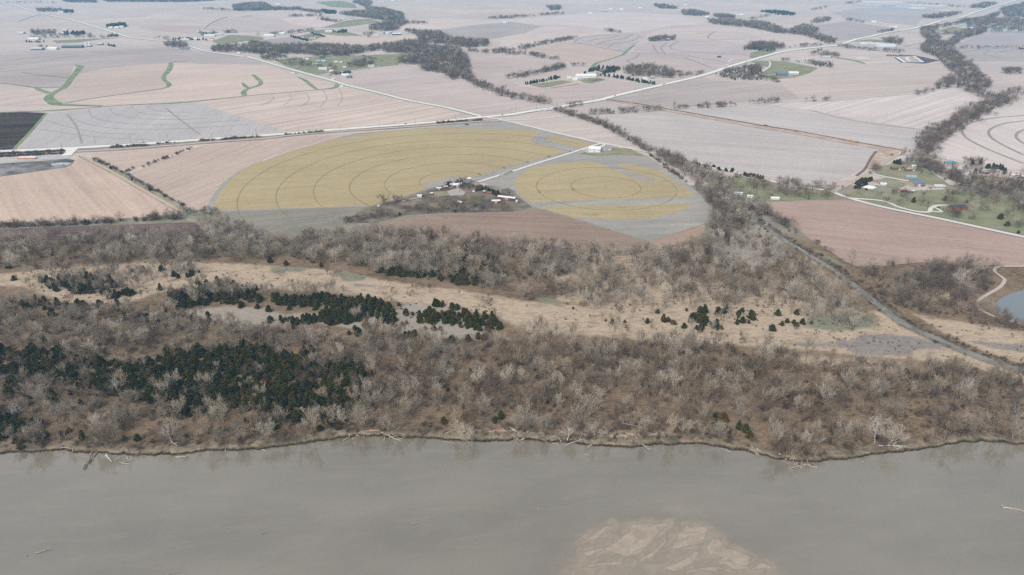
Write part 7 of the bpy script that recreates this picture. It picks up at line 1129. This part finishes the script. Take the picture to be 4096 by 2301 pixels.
# ------------------------------------------------------------------ utility poles
pv, pf = [], []; tube(pv, pf, [Vector((0, 0, -.3)), Vector((0, 0, 12.5))], [.22, .15], 7, True); PM = mesh('pole', pv, pf, PAINT['brown']); av, af = [], []; box(av, af, -1.4, 1.4, -.09, .09, 11.6, 11.8); box(av, af, -1.1, 1.1, -.09, .09, 10.8, 10.95); AM = mesh('crossarm', av, af, PAINT['brown']); iv, if_ = [], []
for x in (-1.25, -.6, .6, 1.25): box(iv, if_, x-.07, x+.07, -.07, .07, 11.8, 12.1)
IM = mesh('insulator', iv, if_, PAINT['pale'])
poles = [('B1', 100, 478), ('B1', 605, 478), ('B1', 920, 422), ('B1', 1260, 402), ('B1', 1620, 382), ('B1', 2050, 380), ('B1', 2478, 345), ('B2', 65, 345), ('B2', 475, 318), ('B2', 872, 292), ('B2', 1255, 262), ('B2', 1593, 232), ('B2', 1985, 205), ('B2', 2243, 160), ('B2', 2515, 128), ('B3', 155, 112), ('B3', 350, 95), ('B3', 637, 65), ('A3', 645, 1022), ('A3', 910, 1000), ('A3', 1127, 960), ('A3', 1322, 910), ('A3', 1505, 868), ('A3', 1600, 855)]
for i, (t, x, y) in enumerate(poles):
    gx_, gy_ = G(t, x, y); e = empty('utility_pole', (gx_, gy_, zc(gx_, gy_)), onroad(t, x, y, 0, HWY) + math.pi/2); obj('pole', PM, e); a = obj('crossarm', AM, e); obj('insulator', IM, a); tag(e, ORD[i] + ' brown utility pole from left along the highway', 'utility pole', 'utility poles along the highway')
# ------------------------------------------------------------------ centre pivot irrigators
def pivot(c, first, n, label):
    gx_, gy_ = G(*first); yaw = math.atan2(gy_-c[1], gx_-c[0]); e = empty('irrigation_pivot', (c[0], c[1], LZ + .15), yaw)
    V, F = [], []
    for sx in (-1, 1):
        for sy in (-1, 1): tube(V, F, [Vector((sx*1.6, sy*1.6, 0)), Vector((sx*.25, sy*.25, 3.6))], [.1, .08], 4)
    tube(V, F, [Vector((0, 0, 0)), Vector((0, 0, 4.0))], [.16, .16], 6); obj('pivot_stand', mesh('pivot_stand', V, F, PAINT['steel']), e)
    V, F = [], []; tube(V, F, [Vector((50*i/6, 0, 3.8 + .7*math.sin(math.pi*i/6))) for i in range(7)], [.12]*7, 5)
    for s in (-.7, .7): tube(V, F, [Vector((50*i/6, s*math.sin(math.pi*i/6), 3.7 - .5*math.sin(math.pi*i/6))) for i in range(7)], [.05]*7, 3)
    sm = mesh('span', V, F, PAINT['steel']); V, F = [], []
    for sy in (-1, 1): tube(V, F, [Vector((0, sy*2.0, .6)), Vector((0, sy*.3, 3.8))], [.13, .1], 4)
    tube(V, F, [Vector((0, -2.1, .7)), Vector((0, 2.1, .7))], [.14, .14], 4); tm = mesh('tower', V, F, PAINT['dark']); V, F = [], []; tube(V, F, [Vector((-.18, 0, 0)), Vector((.18, 0, 0))], [.7, .7], 10, True); wm = mesh('tyre', V, F, PAINT['black'])
    for i in range(n):
        obj('span', sm, e, (50*i, 0, 0)); tw = obj('tower', tm, e, (50*(i+1), 0, 0))
        for sy in (-2, 2): obj('tyre', wm, tw, (0, sy, .7))
    return tag(e, label, 'irrigation pivot')
pivot(PC2, ('B3', 388, 893), 2, 'short pivot irrigator parked in the small wheat circle'); pivot(PC1, ('B3', 270, 602), 6, 'long pivot irrigator parked along the gravel farm drive')
# bridge where the highway crosses the creek
gx_, gy_ = G('B3', 480, 95); e = empty('road_bridge', (gx_, gy_, LZ), onroad('B3', 460, 85, 0, HWY)); part('deck', e, 'pale', (-18, 18, -6.4, 6.4, .55, 1.05)); part('parapet', e, 'white', (-18, 18, -6.7, -6.4, 1.05, 1.9)); part('parapet', e, 'white', (-18, 18, 6.4, 6.7, 1.05, 1.9)); part('opening_shade', e, 'black', (-9, 9, -6.43, -6.0, -.5, .54)); tag(e, 'concrete highway bridge over the wooded creek', 'bridge')  # black block stands in for the shade under the deck

# ------------------------------------------------------------------ drift logs
LOGM = [bark('log_white', C(196, 186, 174), C(212, 203, 192), .8, 1.15), bark('log_grey', C(150, 136, 124), C(178, 166, 154)), bark('log_brown', C(104, 86, 74), C(128, 108, 94)), bark('log_orange', C(186, 146, 118), C(204, 172, 146))]
def log(t, x1, y1, x2, y2, r, m, label, fork=0, root=0, z=None, group=None, seed=0):
    zb = LZ + .35 if z is None else z
    a = G(t, x1, y1, zb if z is not None else LZ); b = G(t, x2, y2, zb if z is not None else LZ); rd = random.Random(int(x1*7 + y1*3 + seed))
    def zat(p): return (max(0.15, min(LZ + .2, .3 + (p[1] - float(bank_y(p[0])))*.5)) if z is None else z)
    A, B = Vector((a[0], a[1], zat(a) + .15)), Vector((b[0], b[1], zat(b) + .1)); L = (B-A).length; V, F = [], []; n = 6; side = (B-A).cross(Vector((0, 0, 1))).normalized()
    pts = [A.lerp(B, i/n) - A + side*rd.uniform(-.03, .03)*L + Vector((0, 0, rd.uniform(0, .25))) for i in range(n+1)]
    tube(V, F, pts, [r*(1.15 - .75*i/n) for i in range(n+1)], 7, True)
    for k in range(fork):
        i = rd.randint(2, n-1); d = ((B-A).normalized() + side*rd.choice((-1, 1))*rd.uniform(.4, 1.0) + Vector((0, 0, rd.uniform(0, .5)))).normalized(); tube(V, F, [pts[i], pts[i] + d*L*.2, pts[i] + d*L*.36 + Vector((0, 0, rd.uniform(-.2, .4)))], [r*.55, r*.35, r*.12], 5)
    for k in range(root):
        an = rd.uniform(0, 6.28); d = (side*math.cos(an) + Vector((0, 0, 1))*math.sin(an) - (B-A).normalized()*.4); tube(V, F, [pts[0], pts[0] + d*r*2.2, pts[0] + d*r*4 + Vector((rd.uniform(-.3, .3),)*3)], [r*.7, r*.4, r*.1], 5)
    o = obj('drift_log', mesh('drift_log', V, F, LOGM[m]), None, A); return tag(o, label, 'log', group)
LG = [('E1', 575, 1015, 660, 1085, .35, 1, 1, 0), ('E1', 580, 1050, 720, 1070, .3, 0, 1, 0), ('E1', 690, 1095, 715, 1040, .3, 1, 0, 2), ('E1', 895, 1125, 965, 1060, .35, 1, 1, 0), ('E1', 1015, 1120, 1075, 1175, .55, 0, 0, 3), ('E1', 1105, 1175, 1165, 1135, .3, 1, 2, 0), ('E1', 1150, 1200, 1280, 1165, .5, 0, 3, 4), ('E1', 1160, 1195, 1265, 1205, .4, 0, 1, 3), ('E1', 1215, 1135, 1240, 1175, .3, 0, 0, 0), ('E1', 1270, 1135, 1400, 1100, .3, 1, 2, 0), ('E1', 1690, 1135, 1790, 1130, .3, 0, 2, 0), ('E1', 1665, 1015, 1750, 1075, .4, 0, 1, 0), ('E1', 1700, 1020, 1860, 1050, .3, 1, 2, 0), ('E1', 2170, 1065, 2180, 1100, .3, 0, 0, 0), ('E1', 2100, 1162, 2130, 1150, .3, 1, 0, 0),
      ('E2', 900, 978, 940, 950, .35, 0, 1, 0), ('E2', 1250, 902, 1010, 912, .62, 3, 2, 2), ('E2', 1270, 910, 1450, 985, .45, 0, 3, 0), ('E2', 1020, 910, 1050, 860, .25, 1, 1, 0), ('E2', 1290, 978, 1300, 940, .3, 0, 0, 0), ('E2', 1420, 890, 1450, 870, .35, 0, 1, 0), ('E2', 1880, 935, 1990, 890, .35, 0, 1, 0), ('E2', 2080, 860, 2210, 800, .4, 1, 2, 0), ('E2', 120, 1065, 155, 1080, .3, 0, 0, 0), ('E2', 660, 150, 740, 165, .4, 0, 1, 0), ('E2', 660, 175, 735, 190, .35, 0, 1, 0), ('E2', 820, 150, 940, 195, .45, 0, 2, 0), ('E2', 985, 955, 1000, 968, .4, 0, 0, 0),
      ('E3', 70, 885, 190, 1030, .4, 0, 2, 3), ('E3', 95, 870, 185, 925, .35, 0, 1, 0), ('E3', 160, 965, 270, 905, .4, 0, 1, 0), ('E3', 205, 970, 345, 915, .4, 0, 1, 0), ('E3', 120, 940, 240, 1015, .35, 1, 1, 0), ('E3', 370, 935, 470, 900, .3, 1, 2, 0), ('E3', 440, 965, 560, 950, .3, 0, 2, 0), ('E3', 415, 960, 465, 1020, .3, 0, 1, 0), ('E3', 505, 1000, 570, 1020, .3, 0, 1, 0), ('E3', 560, 960, 615, 1045, .35, 1, 2, 0), ('E3', 635, 1020, 830, 975, .5, 0, 1, 0), ('E3', 855, 1035, 1000, 945, .45, 0, 2, 3), ('E3', 995, 870, 1085, 935, .4, 1, 2, 0), ('E3', 985, 880, 975, 970, .3, 1, 0, 0), ('E3', 1100, 895, 1155, 945, .4, 1, 3, 0), ('E3', 1160, 830, 1330, 860, .35, 0, 1, 0), ('E3', 1275, 940, 1450, 1075, .55, 0, 4, 3), ('E3', 1250, 960, 1290, 1060, .4, 2, 2, 0), ('E3', 1300, 1010, 1345, 995, .3, 0, 0, 0), ('E3', 1690, 225, 1785, 265, .65, 0, 0, 2), ('E3', 1840, 985, 2000, 945, .35, 0, 2, 0), ('E3', 2230, 1092, 2140, 1050, .3, 0, 1, 0), ('E3', 2420, 1050, 2520, 1130, .4, 1, 1, 0), ('E3', 2440, 1050, 2530, 1120, .35, 2, 1, 0), ('E3', 2425, 1075, 2510, 1132, .35, 0, 1, 0), ('E3', 1700, 860, 1800, 830, .35, 1, 2, 0), ('E3', 1165, 365, 1290, 430, .5, 2, 0, 3), ('E3', 1010, 315, 1085, 365, .35, 0, 0, 0), ('E3', 1390, 185, 1460, 150, .45, 0, 0, 0), ('E3', 690, 415, 760, 455, .4, 1, 1, 0), ('E3', 1600, 520, 1690, 450, .4, 1, 1, 0),
      ('E4', 340, 1130, 400, 1060, .35, 1, 3, 0), ('E4', 390, 1210, 550, 1165, .45, 0, 3, 4), ('E4', 630, 1205, 490, 1165, .4, 0, 2, 2), ('E4', 310, 1140, 440, 1225, .4, 1, 3, 0), ('E4', 560, 1150, 625, 1205, .35, 2, 1, 0), ('E4', 1050, 900, 1175, 950, .3, 3, 0, 0), ('E4', 1210, 1020, 1475, 1020, .4, 0, 4, 0), ('E4', 1380, 1045, 1440, 1020, .5, 0, 0, 0), ('E4', 960, 632, 1080, 633, .35, 0, 0, 0), ('E4', 2170, 840, 2350, 915, .4, 1, 4, 0), ('E4', 2180, 860, 2340, 900, .3, 2, 4, 0), ('E4', 650, 1065, 820, 1060, .3, 1, 1, 0), ('E4', 270, 1095, 340, 1130, .3, 0, 1, 0)]
tone = ['white', 'grey', 'dark brown', 'orange-stripped']; cnt = {}
for a in LG:
    t, x1, y1, x2, y2, r, m, fk, rt = a; p = G(t, (x1+x2)/2, (y1+y2)/2, LZ); px, py, wh, db = where(*p); key = (m, wh); cnt[key] = cnt.get(key, 0) + 1
    wd_ = 'short ' if abs(x2-x1) < 80 else 'long ' if abs(x2-x1) > 135 else ''
    log(t, x1, y1, x2, y2, r*.8, m, wd_ + tone[m] + (' rooted' if rt else ' forked' if fk > 1 else '') + ' log ' + wh + (' (%s)' % ORD[cnt[key]-1] if cnt[key] > 1 else ''), fk, rt)
rd = random.Random(77)
for nm, t, poly, n, zz_ in [('driftwood raft', 'E1', [(870, 1120), (925, 1132), (880, 1190), (815, 1280), (805, 1250), (850, 1180)], 34, .12), ('bank log pile', 'E2', [(1000, 905), (1190, 905), (1180, 945), (1090, 968), (990, 960), (930, 945)], 24, None), ('snag pile on the point', 'E4', [(300, 1120), (420, 1100), (600, 1160), (620, 1200), (450, 1215), (350, 1160)], 26, None), ('crossed bank logs', 'E3', [(60, 900), (250, 900), (240, 1020), (150, 1020)], 10, None), ('brush heap by the long white drift log', 'E3', [(1160, 950), (1300, 960), (1300, 1050), (1230, 1050)], 16, None), ('log jam at the cedar group bank', 'E3', [(2410, 1050), (2530, 1100), (2520, 1130), (2430, 1090)], 10, None)]:
    P_ = np.array(poly, float)
    for i in range(n):
        while True:
            c_ = np.array([rd.uniform(*P_[:, 0][[P_[:, 0].argmin(), P_[:, 0].argmax()]]), rd.uniform(P_[:, 1].min(), P_[:, 1].max())])
            if sdf(c_[None], P_)[0] > 0: break
        a = rd.choice([rd.uniform(-.5, .5), rd.uniform(1.0, 2.2)]) if 'raft' not in nm else rd.uniform(1.6, 2.5); l_ = rd.uniform(14, 45); dx, dy = math.cos(a)*l_/2, math.sin(a)*l_/2; m = rd.choice([0, 1, 1, 2, 3 if 'pile' in nm and t == 'E2' else 1])
        log(t, c_[0]-dx, c_[1]-dy, c_[0]+dx, c_[1]+dy, rd.uniform(.16, .32), m, tone[m] + ' weathered piece of wood in the ' + nm, rd.choice([0, 0, 1]), 0, zz_ + rd.uniform(0, .5) if zz_ is not None else None, 'pieces of the ' + nm, i)
for t, x1, y1, x2, y2, r, m, fk, rt, lab in [('W1', 178, 385, 262, 358, .28, 0, 2, 0, 'white forked branch floating at lower left of river'), ('W1', 130, 402, 134, 392, .25, 0, 0, 0, 'tiny white stump floating left of the forked branch'), ('W1', 820, 490, 878, 472, .25, 0, 1, 0, 'white branch floating at bottom edge of river'), ('W1', 2020, 241, 2048, 236, .35, 0, 0, 0, 'short white log floating in mid river'), ('W1', 1285, 291, 1306, 284, .15, 1, 0, 0, 'thin grey stick floating left of mid river'), ('W2', 2335, 518, 2565, 556, .42, 0, 1, 7, 'white log with dark root ball floating at right edge'), ('S', 108, 188, 122, 180, .25, 0, 0, 0, 'tiny white stick floating above the sandbar'), ('E2', 1870, 1005, 1985, 1036, .3, 1, 1, 0, 'grey log floating just off the bank'), ('E3', 805, 1130, 865, 1145, .22, 0, 4, 0, 'white branching snag floating off the crossed logs'), ('E4', 1365, 1123, 1390, 1119, .3, 0, 0, 0, 'short white log floating off the right bank'), ('E4', 1050, 1176, 1070, 1173, .25, 0, 0, 0, 'tiny white stick floating off the right bank'), ('S', 1455, 588, 1470, 582, .15, 0, 0, 0, 'tiny stick lying on the sandbar')]: log(t, x1, y1, x2, y2, r, m, lab, fk, rt, .08 if 'sandbar' not in lab or 'above' in lab else .15)

# ------------------------------------------------------------------ air
V, F = [], []; box(V, F, -12500, 12500, -900, 20500, -30, 335)
mh = bpy.data.materials.new('haze_air'); mh.use_nodes = True; th = mh.node_tree; th.nodes.clear(); pvv = th.nodes.new('ShaderNodeVolumePrincipled'); oh_ = th.nodes.new('ShaderNodeOutputMaterial'); pvv.inputs['Color'].default_value = (.34, .68, 1.0, 1); pvv.inputs['Density'].default_value = HAZE; pvv.inputs['Anisotropy'].default_value = 0.0
th.links.new(pvv.outputs[0], oh_.inputs['Volume'])
o = obj('haze', mesh('haze', V, F, mh)); tag(o, 'thin blue haze over the whole valley', 'haze', kind='stuff')
